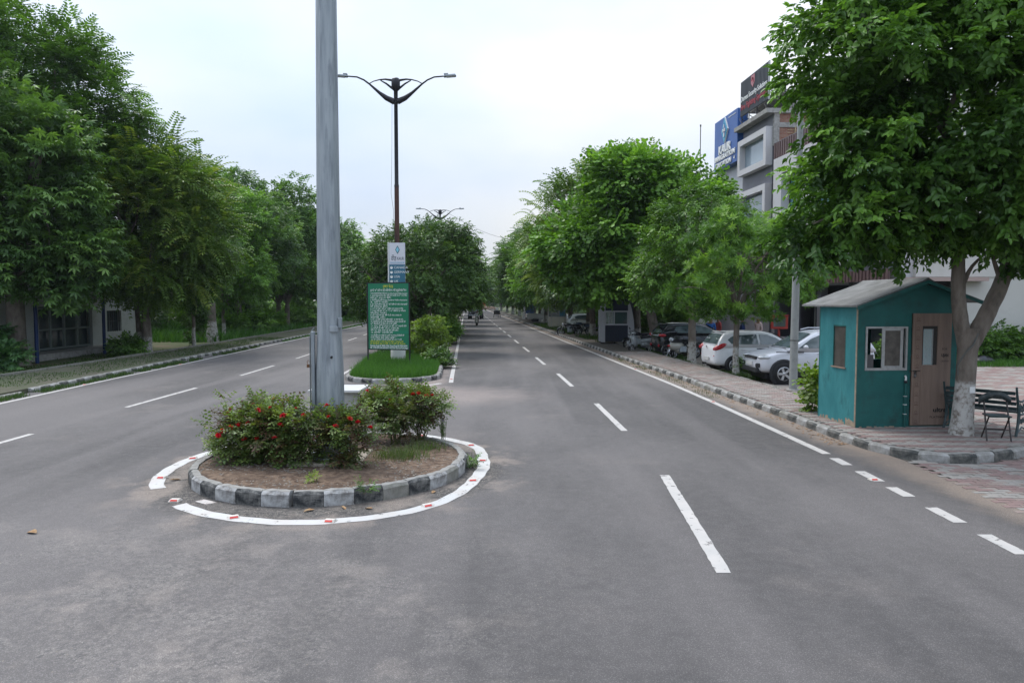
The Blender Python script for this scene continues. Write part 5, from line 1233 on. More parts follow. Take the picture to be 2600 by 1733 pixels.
t = thing('advert_board', 'second advert board on the lamp pole seen on its dark back edge', 'advert board', (-4.80, 27.55, 2.95), R(-80))
MB().bb(-.5, .12, 0, .03, 0, 1.88).build('panel', M_black, t); MB().bb(-.52, -.501, -.005, .035, 0, 1.88).build('edge_trim', M_white, t)
MB().bb(.121, .14, -.005, .035, 0, 1.88).build('edge_trim', M_white, t)

# green notice board
t = thing('notice_board', 'green notice board with Punjabi lettering on two black legs in the median grass', 'notice board', (-4.60, 26.40, 0.12), R(-11))
M_green = mat('board_green', (0.008, 0.150, 0.070), .35, col2=(0.010, 0.175, 0.085), scale=.8)
MB().bb(-.79, .79, -.01, .01, .66, 3.10).build('panel', M_green, t)
MB().bb(-.20, .785, -.0135, -.0105, 1.24, 1.345).build('repainted_strip', mat('board_green_fresh', (0.008, 0.19, 0.10), .35), t)
for s in (-1, 1): MB().bb(s * .82 - .022, s * .82 + .022, -.022, .022, -.15, 3.14).build('leg', M_black, t)
MB().bb(-.797, .797, -.02, .02, 3.102, 3.14).build('frame_rail', M_black, t); MB().bb(-.797, .797, -.02, .02, .625, .658).build('frame_rail', M_black, t)
text('title', 'ਸੂਚਨਾ ਬੋਰਡ', .15, M_txty, t, loc=(0, -.016, 2.98), width=.40)
lines = ['ਪੁਰਾਣੇ ਅਤੇ ਨਵੇਂ ਆ ਰਹੇ ਨਿਵਾਸੀਆਂ ਲਈ ਜ਼ਰੂਰੀ ਬੇਨਤੀਆਂ:', '1. ਨਵੇਂ ਆਏ ਨਿਵਾਸੀ ਸੋਸਾਇਟੀ ਦੇ ਮੈਂਬਰ ਬਣਨ। Join Enclave Residents Welfare Association', '2. ਘਰ ਦੇ ਬਾਹਰ ਗੱਡੀਆਂ ਠੀਕ ਤਰੀਕੇ ਨਾਲ ਲਗਾਓ। ਸੜਕ ਤੇ ਨਾ ਖੜੀਆਂ', 'ਕਰੋ ਅਤੇ ਰਾਹ ਨਾ ਰੋਕੋ।', '3. ਮੇਨਟੀਨੈਂਸ ਹਰ ਮਹੀਨੇ Enclave Residents Welfare Association', '4. ਦਿੱਤੀ ਜਾਵੇ।', '5. ਕੂੜਾ ਗਲੀ ਵਿੱਚ ਨਾ ਸੁੱਟੋ, ਕੂੜਾ ਗੱਡੀ ਵਿੱਚ ਹੀ ਪਾਓ। ਸਾਫ਼ ਸਫ਼ਾਈ', 'ਦਾ ਧਿਆਨ ਰੱਖੋ।', '6. ਪਾਣੀ ਦੀ ਬਚਤ ਕਰੋ ਅਤੇ ਪਾਈਪ ਨਾਲ ਕਾਰ ਨਾ ਧੋਵੋ।', '7. ਪਾਰਕ ਵਿੱਚ ਫੁੱਲ ਪੱਤੇ ਨਾ ਤੋੜੋ ਅਤੇ ਬੱਚਿਆਂ ਦਾ ਧਿਆਨ', 'ਰੱਖਿਆ ਜਾਵੇ।', '8. ਗੱਡੀ ਹੌਲੀ ਚਲਾਓ, ਬੱਚੇ ਖੇਡਦੇ ਹਨ। ਹਾਰਨ ਨਾ', 'ਵਜਾਓ ਜੀ।', '9. ਰਾਤ ਨੂੰ ਉੱਚੀ ਆਵਾਜ਼ ਵਿੱਚ ਸੰਗੀਤ ਨਾ ਚਲਾਓ ਜੀ।', '10. ਕਿਰਾਏਦਾਰ ਦੀ ਪੁਲਿਸ ਵੈਰੀਫਿਕੇਸ਼ਨ ਜ਼ਰੂਰ ਕਰਵਾਓ ਜੀ', 'ਅਤੇ ਸੋਸਾਇਟੀ ਨੂੰ ਇਸ ਦੀ ਕਾਪੀ ਦਿਓ।', '11. ਪਾਲਤੂ ਕੁੱਤੇ ਨੂੰ ਖੁੱਲ੍ਹਾ ਨਾ ਛੱਡੋ ਅਤੇ ਸਫ਼ਾਈ ਰੱਖੋ', '12. ਬਿਜਲੀ ਦੀ ਬਚਤ ਕਰੋ ਅਤੇ ਲਾਈਟਾਂ ਬੰਦ', 'ਰੱਖੋ ਅਤੇ ਹੋਰ ਲੋਕਾਂ ਨੂੰ ਵੀ ਦੱਸੋ ਜੀ।', '13. ਸ਼ਿਕਾਇਤ ਲਈ ਫੋਨ ਕਰੋ']
zz = 2.84
for i, s_ in enumerate(lines):
    L_ = min(1.44, .42 + len(s_) * .0195) if i else 1.42
    text('lettering', s_, .078 if i else .115, M_txtw, t, loc=(-.70, -.0165, zz), align='LEFT', width=L_, bold=.0007); zz -= (.115 if i == 0 else .0805)
zz = 1.17
for i, (s_, m_, L_) in enumerate((('14. ਮੀਟਿੰਗ ਹਰ ਮਹੀਨੇ ਦੇ ਪਹਿਲੇ ਐਤਵਾਰ ਨੂੰ ਹੋਵੇਗੀ ਜੀ', M_txtw, 1.3), ('ਸਾਰੇ ਮੈਂਬਰ ਸਮੇਂ ਸਿਰ ਪਹੁੰਚਣ', M_txtw, 1.0), ('15. ਸਭ ਨੂੰ ਬੇਨਤੀ ਹੈ ਕਿ ਨਿਯਮਾਂ ਦੀ ਪਾਲਣਾ ਕਰੋ', M_txtw, 1.2), ('ਕਿਸੇ ਵੀ ਸਮੱਸਿਆ ਲਈ ਹੇਠ ਲਿਖੇ ਨੰਬਰਾਂ ਤੇ ਸੰਪਰਕ ਕਰੋ', M_txty, 1.3), ('ਜਾਂ ਸੋਸਾਇਟੀ ਦਫ਼ਤਰ ਵਿੱਚ ਆ ਕੇ ਮਿਲੋ ਜੀ ਧੰਨਵਾਦ', M_txty, 1.38), ('Narinder Singh M: 70000-17000, Pritpal Singh M: 97000-60000', M_txtw, 1.45), ('NK : OVER ENCLAVE RESIDENTS WELFARE ASSOCIATION (Regd.)', M_txtw, 1.48))):
    text('lettering', s_, .078 if i < 5 else .085, m_, t, loc=(-.72 if i > 2 else -.70, -.0165, zz), align='LEFT', width=L_, bold=.0008 if i < 5 else .002); zz -= .078

# ------------------------------------------------------------------ teal booth
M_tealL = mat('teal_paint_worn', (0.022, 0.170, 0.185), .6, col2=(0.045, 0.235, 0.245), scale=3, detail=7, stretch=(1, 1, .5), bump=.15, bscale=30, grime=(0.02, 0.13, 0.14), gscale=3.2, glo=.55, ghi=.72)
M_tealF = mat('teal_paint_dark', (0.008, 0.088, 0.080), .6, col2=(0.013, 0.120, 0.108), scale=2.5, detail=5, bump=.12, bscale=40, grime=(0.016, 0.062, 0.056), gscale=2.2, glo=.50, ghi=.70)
M_ply = mat('plywood', (0.235, 0.165, 0.125), .7, col2=(0.185, 0.13, 0.10), scale=6, stretch=(3, 3, .3), grime=(0.14, 0.10, 0.08), gscale=1.6)
M_alu = mat('aluminium', (0.42, 0.42, 0.41), .4, metal=.4, grime=(0.25, 0.24, 0.23), gscale=9)
M_roof = mat('cement_sheet', (0.16, 0.16, 0.155), .85, col2=(0.24, 0.24, 0.235), scale=3, detail=8, bump=.3, grime=(0.13, 0.13, 0.12), gscale=2.2)
M_chip = mat('chipped_base', (0.25, 0.20, 0.15), .9, col2=(0.35, 0.28, 0.2), scale=12)
M_inside = mat('booth_inside', (0.10, 0.085, 0.07), .9)
BX, BY, BR = 6.53, 13.37, R(4.5)
t = thing('guard_booth', 'teal-painted guard booth with a grey sheet roof and plywood door on the footpath', 'booth', (BX, BY, 0.145), BR)
W_, D_, HF, HA, AX, SL = 1.98, 1.42, 2.345, 2.79, 1.24, 0.36
HR = HA - SL * (W_ - AX)      # width, depth, eave height, apex height
def wall_with_holes(mb, x0, x1, z0, z1, holes, y0, y1):
    """wall in the xz plane with rectangular holes"""
    xs_ = sorted({x0, x1, *[h[0] for h in holes], *[h[1] for h in holes]}); zs_ = sorted({z0, z1, *[h[2] for h in holes], *[h[3] for h in holes]})
    for a, b in zip(xs_, xs_[1:]):
        for c, d in zip(zs_, zs_[1:]):
            m_, n_ = (a + b) / 2, (c + d) / 2
            if not any(h[0] < m_ < h[1] and h[2] < n_ < h[3] for h in holes): mb.bb(a, b, y0, y1, c, d)
WIN = (.15, .98, 1.10, 1.93); DOOR = (1.06, 1.78, .03, 2.18)
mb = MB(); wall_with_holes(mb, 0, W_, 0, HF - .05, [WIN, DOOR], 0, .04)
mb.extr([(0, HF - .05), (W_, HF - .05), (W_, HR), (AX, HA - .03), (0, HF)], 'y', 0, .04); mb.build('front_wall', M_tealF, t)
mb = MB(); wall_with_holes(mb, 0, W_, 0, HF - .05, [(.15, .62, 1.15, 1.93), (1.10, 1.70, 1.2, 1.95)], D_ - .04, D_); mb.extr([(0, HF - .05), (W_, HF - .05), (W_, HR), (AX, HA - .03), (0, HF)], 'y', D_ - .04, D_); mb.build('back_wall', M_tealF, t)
def wall_x(mb, x0, x1, y0, y1, z0, z1, hole):
    for a, b, c, d in ((y0, hole[0], z0, z1), (hole[1], y1, z0, z1), (hole[0], hole[1], z0, hole[2]), (hole[0], hole[1], hole[3], z1)): mb.bb(x0, x1, a, b, c, d)
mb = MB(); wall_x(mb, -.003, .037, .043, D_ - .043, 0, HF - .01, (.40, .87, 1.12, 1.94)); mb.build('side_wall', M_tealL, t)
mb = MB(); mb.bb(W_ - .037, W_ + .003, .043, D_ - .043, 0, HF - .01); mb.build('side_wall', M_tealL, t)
MB().bb(.04, W_ - .04, .04, D_ - .04, .01, .04).build('floor', M_inside, t)
MB().bb(-.012, .0, .002, .042, 0, HF - .02).build('corner_post', M_chip, t)
mb = MB()
random.seed(5)
for i in range(26):
    y = .05 + i * .05; mb.bb(-.0065, -.003, y, y + .05, 0, random.uniform(.01, .10) * (1.6 if i < 6 else 1))
for i in range(20): mb.bb(.02 + i * .05, .07 + i * .05, -.0035, 0, 0, random.uniform(.0, .035))
mb.build('chipped_edge', M_chip, t)
# roof: two sheets with overhang
def roof_sheet(s):
    xa, xb = AX, (-.12 if s < 0 else W_ + .40); za = HA + .0; zb = HA - SL * abs(xb - xa)
    return MB().extr([(xa, za), (xb, zb), (xb, zb + .035), (xa, za + .035)], 'y', -.16, D_ + .55)
for s in (-1, 1): roof_sheet(s).build('roof_sheet', M_roof, t)
for s in (-1, 1):
    xa, xb = AX, (-.12 if s < 0 else W_ + .40); zb = HA - SL * abs(xb - xa)
    MB().extr([(xa, HA - .05), (xb, zb - .05), (xb, zb + .012), (xa, HA + .012)], 'y', -.20, -.163).build('fascia', M_tealF, t)
MB().extr([(AX - .13, HA - .012), (AX, HA + .065), (AX + .13, HA - .012), (AX, HA + .04)], 'y', -.18, D_ + .55).build('ridge_cap', M_roof, t)
# sliding window
f = MB(); x0, x1, z0, z1 = WIN
for a, b, c, d in ((x0, x1, z1 - .035, z1), (x0, x1, z0, z0 + .045), (x0, x0 + .035, z0 + .045, z1 - .035), (x1 - .035, x1, z0 + .045, z1 - .035)): f.bb(a, b, -.022, .03, c, d)
fw = f.build('window', M_alu, t)
f = MB(); xm = (x0 + x1) / 2 - .09
for a, b, c, d in ((xm, xm + .06, z0 + .046, z1 - .036), (x1 - .14, x1 - .085, z0 + .046, z1 - .036), (xm + .06, x1 - .14, z1 - .075, z1 - .036), (xm + .06, x1 - .14, z0 + .046, z0 + .085)): f.bb(a, b, -.012, .008, c, d)
f.build('sliding_sash', M_alu, fw)
MB().bb(xm + .06, x1 - .14, -.003, .001, z0 + .085, z1 - .075).build('dirty_pane', mat('dirty_pane', (0.06, 0.052, 0.043), .35, col2=(0.13, 0.11, 0.095), scale=6, detail=7, spec=.5), fw)
MB().bb(x0 + .035, x0 + .18, .012, .016, z0 + .05, z0 + .30).build('paper', mat('grey_panel', (0.09, 0.085, 0.085), .7), fw)
# side window with sill
f = MB()
for a, b, c, d in ((.40, .425, 1.12, 1.94), (.845, .87, 1.12, 1.94), (.425, .845, 1.915, 1.94)): f.bb(-.001, .03, a, b, c, d)
sw = f.build('window', M_tealF, t)
MB().bb(-.03, .03, .38, .89, 1.095, 1.12).build('sill', mat('raw_wood', (0.28, 0.20, 0.15), .8), sw)
MB().bb(.012, .016, .425, .845, 1.12, 1.915).build('pane', mat('dirty_pane2', (0.055, 0.05, 0.042), .4, col2=(0.09, 0.08, 0.07), scale=5), sw)
# door
x0, x1, z0, z1 = DOOR; wx0, wx1, wz0, wz1 = x0 + .20, x0 + .50, 1.20, 1.94
mb = MB(); wall_with_holes(mb, x0 + .01, x1 + .06, z0 + .02, z1, [(wx0, wx1, wz0, wz1)], -.035, -.008); dr = mb.build('door', M_ply, t)
mb = MB(); mb.bb(wx0, wx1 - .001, -.03, .03, wz1 - .055, wz1 - .001); mb.bb(wx1 - .07, wx1 - .001, -.03, .03, wz0, wz1 - .056); mb.bb(wx0, wx0 + .02, -.03, .03, wz0, wz1 - .056); mb.build('window_frame', mat('dark_wood', (0.03, 0.026, 0.022), .7), dr)
MB().bb(wx0 + .021, wx1 - .071, -.018, -.014, wz0, wz1 - .056).build('pane', M_clear, dr)
mb = MB(); mb.bb(x0 - .06, x0 + .16, -.058, -.040, 1.085, 1.10); mb.bb(x0 + .04, x0 + .09, -.055, -.037, .97, 1.085); mb.cyl((x0 + .065, -.06, 1.0), (x0 + .065, -.075, 1.0), .008, n=6); mb.build('latch', M_chrome, dr)
M_stamp = mat('stamp_ink', (0.10, 0.055, 0.04), .8); mb = MB()
for i in range(12):
    z = .12 + i * .178
    if abs(z - 1.05) < .1: continue
    for k in range(10):
        a = 2 * math.pi * k / 10; a2 = a + .5
        mb.add([(x0 + .11 + .022 * math.cos(q) * rr_, -.0362, z + .022 * math.sin(q) * rr_) for q, rr_ in ((a, 1), (a2, 1), (a2, 1.35), (a, 1.35))], [(0, 1, 2, 3)])
    mb.bb(x0 + .07, x0 + .155, -.0365, -.036, z - .045, z - .036)
mb.bb(x0 + .185, x0 + .188, -.0365, -.036, .08, 1.18); mb.bb(x0 + .055, x0 + .058, -.0365, -.036, .08, 2.1)
mb.build('stamped_marks', M_stamp, dr)
M_ink = mat('black_ink', (0.012, 0.011, 0.012), .8)
text('lettering', 'ultra', .115, M_ink, dr, loc=(x1 - .13, -.037, .335), bold=.004, width=.27)
text('lettering', 'PLATINUM', .06, M_ink, dr, loc=(x1 - .16, -.037, .20), width=.33)
text('lettering', 'FOX', .06, M_ink, dr, loc=(x1 - .07, -.037, 1.50), width=.1); text('lettering', 'UJAN', .08, M_ink, dr, loc=(x1 - .06, -.037, 1.38), bold=.003, width=.14); text('lettering', 'CREATION', .05, M_ink, dr, loc=(x1 - .06, -.037, 1.27), width=.16)
mb = MB(); mb.cyl((.955, -.03, .01), (.955, -.03, .86), .017, n=10); mb.build('pipe', M_tealF, t)
mb = MB(); [mb.bb(.93, .98, -.052, -.004, z, z + .012) for z in (.26, .44, .60)]; mb.build('pipe_clip', M_white, t)
mb = MB(); mb.tube([(.955, -.03, .86), (.957, -.03, .92), (.955, -.035, .97), (.94, -.03, 1.0)], .018, 8, 1); mb.ell((.955, -.035, .88), (.032, .032, .03), 8, 0); mb.build('hose_end', [M_black, M_txtw], t)
mb = MB(); mb.tube([(W_ + .02, .0, 1.35), (W_ + .03, -.02, .9), (W_ + .01, -.01, .5), (W_ + .02, 0, .25)], .008, 5, 0); mb.build('dangling_wire', M_black, t)
MB().bb(.99, W_ + .05, -.10, -.002, -.01, .02).build('threshold', M_conc, t)
# table fan seen through the door
t2 = thing('chair_inside', 'rounded chair back seen through the booth door window', 'chair', (BX + 1.36, BY + .35, .19), BR)
mb = MB(); mb.lathe([(0, 0), (.16, .01), (.165, .03), (.0, .035)], (0, .1, 1.18), n=20, M=Matrix.Rotation(R(90), 3, 'X')); mb.build('backrest', mat('smoky_plastic', (0.10, 0.11, 0.11), .3), t2)
mb = MB(); [mb.cyl((s * .13, .1, 0), (s * .12, .1, 1.12), .012, n=6) for s in (-1, 1)]; mb.bb(-.18, .18, -.2, .15, .42, .46); mb.build('frame', M_black, t2)

# ------------------------------------------------------------------ folding chair and park bench by the tree
M_bench = mat('bench_dark_green', (0.012, 0.030, 0.032), .45, grime=(0.10, 0.10, 0.09), gscale=7, glo=.55, ghi=.8)
M_iron = mat('cast_iron_green', (0.030, 0.055, 0.058), .5, grime=(0.12, 0.13, 0.13), gscale=9, glo=.5, ghi=.8)
bx, by, br_ = 8.66, 12.98, R(128)
t = thing('park_bench', 'dark green slatted park bench with scrolled cast-iron ends behind the forked tree', 'bench', (bx, by, 0.14), br_)
for i in range(4): MB().box((0, .05 + .03 * i, .50 + .095 * i), (1.12, .028, .06)).build('back_slat', M_bench, t, bevel=.006)
for i in range(4): MB().box((0, -.06 - .10 * i, .43), (1.12, .075, .028)).build('seat_slat', M_bench, t, bevel=.006)
def scroll(mb, x, cy_, cz, r, turns=1.6, a0=0, d=1):
    P = [(x, cy_ + r * (1 - .75 * i / 16) * math.cos(a0 + d * turns * 2 * math.pi * i / 16), cz + r * (1 - .75 * i / 16) * math.sin(a0 + d * turns * 2 * math.pi * i / 16)) for i in range(17)]
    mb.tube(P, .010, 5)
for s in (-1, 1):
    mb = MB(); x = s * .585
    mb.tube([(x, .17, .90), (x, .14, .78), (x, .05, .55), (x, .0, .40), (x, .04, .22), (x, .12, .0)], [.018, .02, .026, .028, .024, .022], 8)
    mb.tube([(x, .09, .66), (x, -.10, .62), (x, -.30, .64), (x, -.44, .60), (x, -.47, .52)], [.02, .018, .018, .022, .02], 8)
    mb.tube([(x, .02, .40), (x, -.20, .385), (x, -.40, .40), (x, -.46, .30), (x, -.44, .14), (x, -.50, .0)], [.022, .018, .018, .02, .018, .022], 8)
    mb.tube([(x, .08, .06), (x, -.16, .16), (x, -.42, .08)], .014, 6); mb.tube([(x, -.47, .52), (x, -.44, .40)], .016, 6)
    for q in range(5): scroll(mb, x, -.06 - .085 * q, .28 - .02 * (q % 2), .05, a0=q, d=1 if q % 2 else -1)
    for q in range(3): scroll(mb, x, -.08 - .13 * q, .515, .055, a0=q * 2)
    for q in range(3): mb.tube([(x, -.05 - .13 * q, .60), (x, -.10 - .13 * q, .5), (x, -.04 - .13 * q, .40)], .007, 5)
    mb.build('armrest_frame', M_iron, t)
t = thing('folding_chair', 'folded-back dark folding chair with a padded curved backrest, beside the tree trunk', 'chair', (8.42, 12.22, 0.14), R(-14)); t.scale = (.92, .92, .92)
M_tube = mat('brown_black_tube', (0.03, 0.022, 0.02), .45)
for s in (-1, 1):
    MB().cyl((s * .20 - .02, -.20, 0), (s * .19, .12, .80), .015, n=8).build('leg', M_tube, t); MB().cyl((s * .17, .22, 0), (s * .17, -.12, .48), .014, n=8).build('leg', M_tube, t)
mb = MB(); mb.cyl((-.2, -.12, .22), (.2, -.12, .22), .011, n=6); mb.cyl((-.17, .10, .20), (.17, .10, .20), .011, n=6); mb.build('crossbar', M_tube, t)
mb = MB(); n_ = 12
vs = []
for i in range(n_ + 1):
    q = i / n_ * 2 - 1; x = q * .27; z = .88 - .13 * q * q; y = .12 - .05 * (1 - q * q) 
    vs += [(x, y - .025, z - .085), (x, y + .015, z - .085), (x, y + .02, z + .045), (x, y - .02, z + .05)]
mb.add(vs, [(4 * i + k, 4 * i + (k + 1) % 4, 4 * i + 4 + (k + 1) % 4, 4 * i + 4 + k) for i in range(n_) for k in range(4)], 0, True); mb.add(vs[:4], [(0, 1, 2, 3)]); mb.add(vs[-4:], [(3, 2, 1, 0)])
mb.build('backrest', mat('cracked_vinyl', (0.020, 0.030, 0.030), .45, grime=(0.09, 0.09, 0.085), gscale=14), t)
MB().box((0, .0, .475), (.38, .36, .03)).build('seat', M_bench, t, bevel=.01)
b = MB(); random.seed(8); b.ell((0, 0, .16), (.42, .28, .20), 12)
for i, v in enumerate(b.v): k = 1 + .22 * mn.noise(Vector(v) * 6); b.v[i] = (v[0] * k, v[1] * k, max(0, v[2] * k))
tag(b.build('rubbish_bag', mat('black_bag', (0.012, 0.014, 0.02), .3), None, (19.3, 28.9, -.04)), 'crumpled black rubbish bag lying on the lawn below the white wall', 'rubbish bag')

# ------------------------------------------------------------------ grey pole by the silver car
t = thing('utility_pole', 'plain grey steel pole in front of the silver car', 'pole', (8.15, 20.45, 0.0))
MB().lathe([(0.115, -.05), (0.112, .6), (0.105, 2.6), (0.085, 7.2), (0.08, 8.3)], n=14).build('shaft', mat('grey_pole_paint', (0.30, 0.31, 0.30), .55, grime=(0.22, 0.22, 0.21), gscale=4), t).rotation_euler = (0, R(.3), 0)
MB().lathe([(.0, .03), (.19, .02), (.21, -.04)], n=12).build('footing', M_conc, t)
MB().lathe([(.118, 0), (.118, .02)], (0, 0, 1.42), n=14).build('joint_band', M_darkmetal, t)
# ------------------------------------------------------------------ vehicles
def carpaint(name, col, metal=0.2, rough=0.3): return mat(name, col, rough, metal=metal, coat=0.6, grime=tuple(min(1, c * .88 + .01) for c in col), gscale=2.5)
M_cw = carpaint('car_white', (0.80, 0.81, 0.83), 0.0); M_csil = carpaint('car_silver', (0.62, 0.63, 0.67), .1, .32); M_cblk = carpaint('car_black', (0.010, 0.012, 0.016), .1, .2)
M_red = mat('lamp_red', (0.42, 0.012, 0.02), .12, spec=.8); M_hl = mat('headlamp_glass', (0.50, 0.52, 0.54), .08, spec=.9, metal=.3, grime=(0.12, 0.13, 0.14), gscale=8)
M_clad = mat('plastic_cladding', (0.025, 0.026, 0.028), .7)
M_win = mat('car_window', (0.055, 0.080, 0.085), .05, spec=1.0, col2=(0.14, 0.18, 0.19), scale=1.8, detail=2)
M_plate = mat('plate_white', (0.6, 0.6, 0.58), .5)
def loft(sections, mats, sub=1):
    n = len(sections[0]); vs = [p for s in sections for p in s]
    fs = [(i * n + k, i * n + (k + 1) % n, (i + 1) * n + (k + 1) % n, (i + 1) * n + k) for i in range(len(sections) - 1) for k in range(n)]
    b = MB(); b.add(vs, fs, 0, True); m = len(sections) - 1
    b.add([], [], 0); b.f.append(list(range(n))[::-1]); b.m.append(0); b.sm.append(True); b.f.append([m * n + k for k in range(n)]); b.m.append(0); b.sm.append(True)
    return b
def wheel(parent, x, y, r, side, w_=.19, spokes=7, rimm=None, dark=False):
    Mx = Matrix.Rotation(R(90), 3, 'X')
    e = thing('wheel', None, None); e.parent = parent; e.location = (x, y, r)
    for k in ('label', 'category'): 
        if k in e: del e[k]
    q = w_ / 2
    bpy.data.objects.remove(e)
    tb = MB(); tb.lathe([(r * .62, -q * .9), (r * .90, -q), (r, -q * .7), (r, q * .7), (r * .90, q), (r * .62, q * .9)], n=28, M=Mx)
    ty = tb.build('wheel', M_rubber, parent, (x, y, r))
    rb = MB(); o = -side * q      # local y outward = side
    s = side
    rb.lathe([(r * .64, 0), (r * .60, .0), (r * .58, .03)], (0, s * q * .92, 0), n=28, M=Matrix.Rotation(R(90 if s < 0 else -90), 3, 'X'))
    for k in range(spokes):
        a = 2 * math.pi * k / spokes; c, d = math.cos(a), math.sin(a); p, t_ = -d, c; w0, w1 = r * .09, r * .12
        pts = [(c * r * .1 + p * w0, d * r * .1 + t_ * w0), (c * r * .6 + p * w1, d * r * .6 + t_ * w1), (c * r * .6 - p * w1, d * r * .6 - t_ * w1), (c * r * .1 - p * w0, d * r * .1 - t_ * w0)]
        rb.extr(pts, 'y', s * q * .80, s * q * .97)
    rb.lathe([(0, .0), (r * .15, 0), (r * .15, -.02)], (0, s * q, 0), n=12, M=Matrix.Rotation(R(90 if s < 0 else -90), 3, 'X'))
    rb.build('rim', rimm or M_alloy, ty)
    db = MB(); db.lathe([(0, 0), (r * .62, 0)], (0, s * q * .45, 0), n=20, M=Mx); db.build('brake_disc', M_clad, ty)
    return ty
def car(name, label, cat, loc, rz, paint, L, W, H, st, cab, wins, r=.31, wx=None, screen=None, rearglass=None, group='parked cars on the right', arch=1.14, cladding=False, rimm=None, spokes=7, extra=None, mirror_x=None, seams=()):
    t = thing(name, label, cat, loc, rz, group); hw = W / 2
    sec = []
    for x, zb, zs, w_ in st:
        h = zs - zb
        half = [(0, zb), (w_ * .82, zb), (w_ * .965, zb + .10 * h / .7), (w_, zb + .38 * h), (w_ * .992, zb + .66 * h), (w_ * .965, zb + .86 * h), (w_ * .90, zs - .01), (w_ * .70, zs + .012), (0, zs + .03)]
        sec.append([(x, y, z) for y, z in half] + [(x, -y, z) for y, z in half[-2:0:-1]])
    b = loft(sec, None); o = b.build('body', paint, t); s_ = o.modifiers.new('smooth', 'SUBSURF'); s_.levels = 1; s_.render_levels = 2
    zs0, zt, wb, wt = cab['z0'], H, cab['wb'], cab['wt']
    yy = lambda z: wb + (wt - wb) * (z - zs0) / (zt - zs0)
    sec = []
    for x, z in cab['roof']:
        z = max(z, zs0 + .02); e = yy(z)
        half = [(0, zs0 - .05), (wb + .003, zs0 - .05), (yy(zs0 + (z - zs0) * .35), zs0 + (z - zs0) * .35), (yy(zs0 + (z - zs0) * .75), zs0 + (z - zs0) * .75), (yy(z) + .0, z - .045 * min(1, (z - zs0) * 4)), (e * .90, z - .008), (e * .5, z + .012), (0, z + .018)]
        sec.append([(x, y, q) for y, q in half] + [(x, -y, q) for y, q in half[-2:0:-1]])
    loft(sec, None).build('roof', paint, t)
    for poly in wins:
        for s in (-1, 1):
            b = MB(); o_ = .010
            P1 = [(x, s * (yy(z) + o_), z) for x, z in poly]; P0 = [(x, s * (yy(z) - .015), z) for x, z in poly]; n = len(P1)
            b.add(P1 + P0, [tuple(range(n)) if s < 0 else tuple(range(n))[::-1]] + [(i, (i + 1) % n, n + (i + 1) % n, n + i) for i in range(n)]); b.build('window', M_win, t)
    for nm, g in (('windscreen', screen), ('rear_window', rearglass)):
        if g is None: continue
        (xa, za), (xb, zb_), ins, off = g
        dz, dx = zb_ - za, xb - xa; ln = math.hypot(dx, dz); nx, nz = (abs(dz) / ln * (1 if nm == 'windscreen' else -1)) * off, abs(dx) / ln * off
        vs = []; k = 6
        for i in range(k + 1):
            q = i / k * 2 - 1; bow = .06 * (1 - q * q) * (1 if nm == 'windscreen' else -.6)
            for (x, z) in ((xa, za), (xb, zb_)): vs.append((x + nx + bow * .3, q * (yy(z) - ins), z + nz + .012 * (1 - q * q)))
        MB().add(vs, [(2 * i, 2 * i + 1, 2 * i + 3, 2 * i + 2) for i in range(k)], 0, True).build(nm, M_win, t)
    x0, x1 = wx
    for x in (x0, x1):
        for s in (-1, 1):
            a = MB(); a.lathe([(0, 0), (r * arch, 0), (r * arch, -.05)], (x, s * (hw + .002), r * 1.03), n=28, M=Matrix.Rotation(R(90 if s < 0 else -90), 3, 'X')); a.build('wheel_arch', M_clad if cladding else M_black, t)
            if cladding:
                a = MB(); a.lathe([(r * arch * .98, .0), (r * (arch + .16), 0.0), (r * (arch + .2), -.05)], (x, s * (hw + .012), r * 1.03), n=28, M=Matrix.Rotation(R(90 if s < 0 else -90), 3, 'X')); a.build('arch_trim', M_clad, t)
            wheel(t, x, s * (hw - .085), r, s, rimm=rimm, spokes=spokes)
    for s in (-1, 1):
        MB().box(((x0 + x1) / 2, s * (hw - .05), st[3][1] + .03), (x1 - x0 - 2.3 * r, .11, .12)).build('sill', M_clad if cladding else paint, t, bevel=.02)
        mx_ = mirror_x or cab['roof'][-1][0] - .45
        m_ = MB(); m_.ell((mx_, s * (hw + .07), zs0 + .10), (.07, .10, .075), 8); m_.build('mirror', paint, t)
        for x, z in cab.get('handles', ()): MB().box((x, s * (hw + .006), z), (.17, .03, .03)).build('door_handle', paint, t, bevel=.008)
        for x in seams:
            a, c = [q for q in st if q[0] <= x][-1], [q for q in st if q[0] > x][0]; f = (x - a[0]) / (c[0] - a[0]); zb, zs, w_ = [a[i] + (c[i] - a[i]) * f for i in (1, 2, 3)]; h = zs - zb
            MB().tube([(x, s * w_ * k, z) for k, z in ((.955, zb + .12 * h), (.993, zb + .38 * h), (.985, zb + .66 * h), (.955, zb + .86 * h), (.90, zs))], .0045, 4).build('door_gap', M_black, t)
    MB().bb(.25, L - .25, -hw * .8, hw * .8, .16, .34).build('underbody', M_black, t)
    if extra: extra(t, yy, hw)
    return t
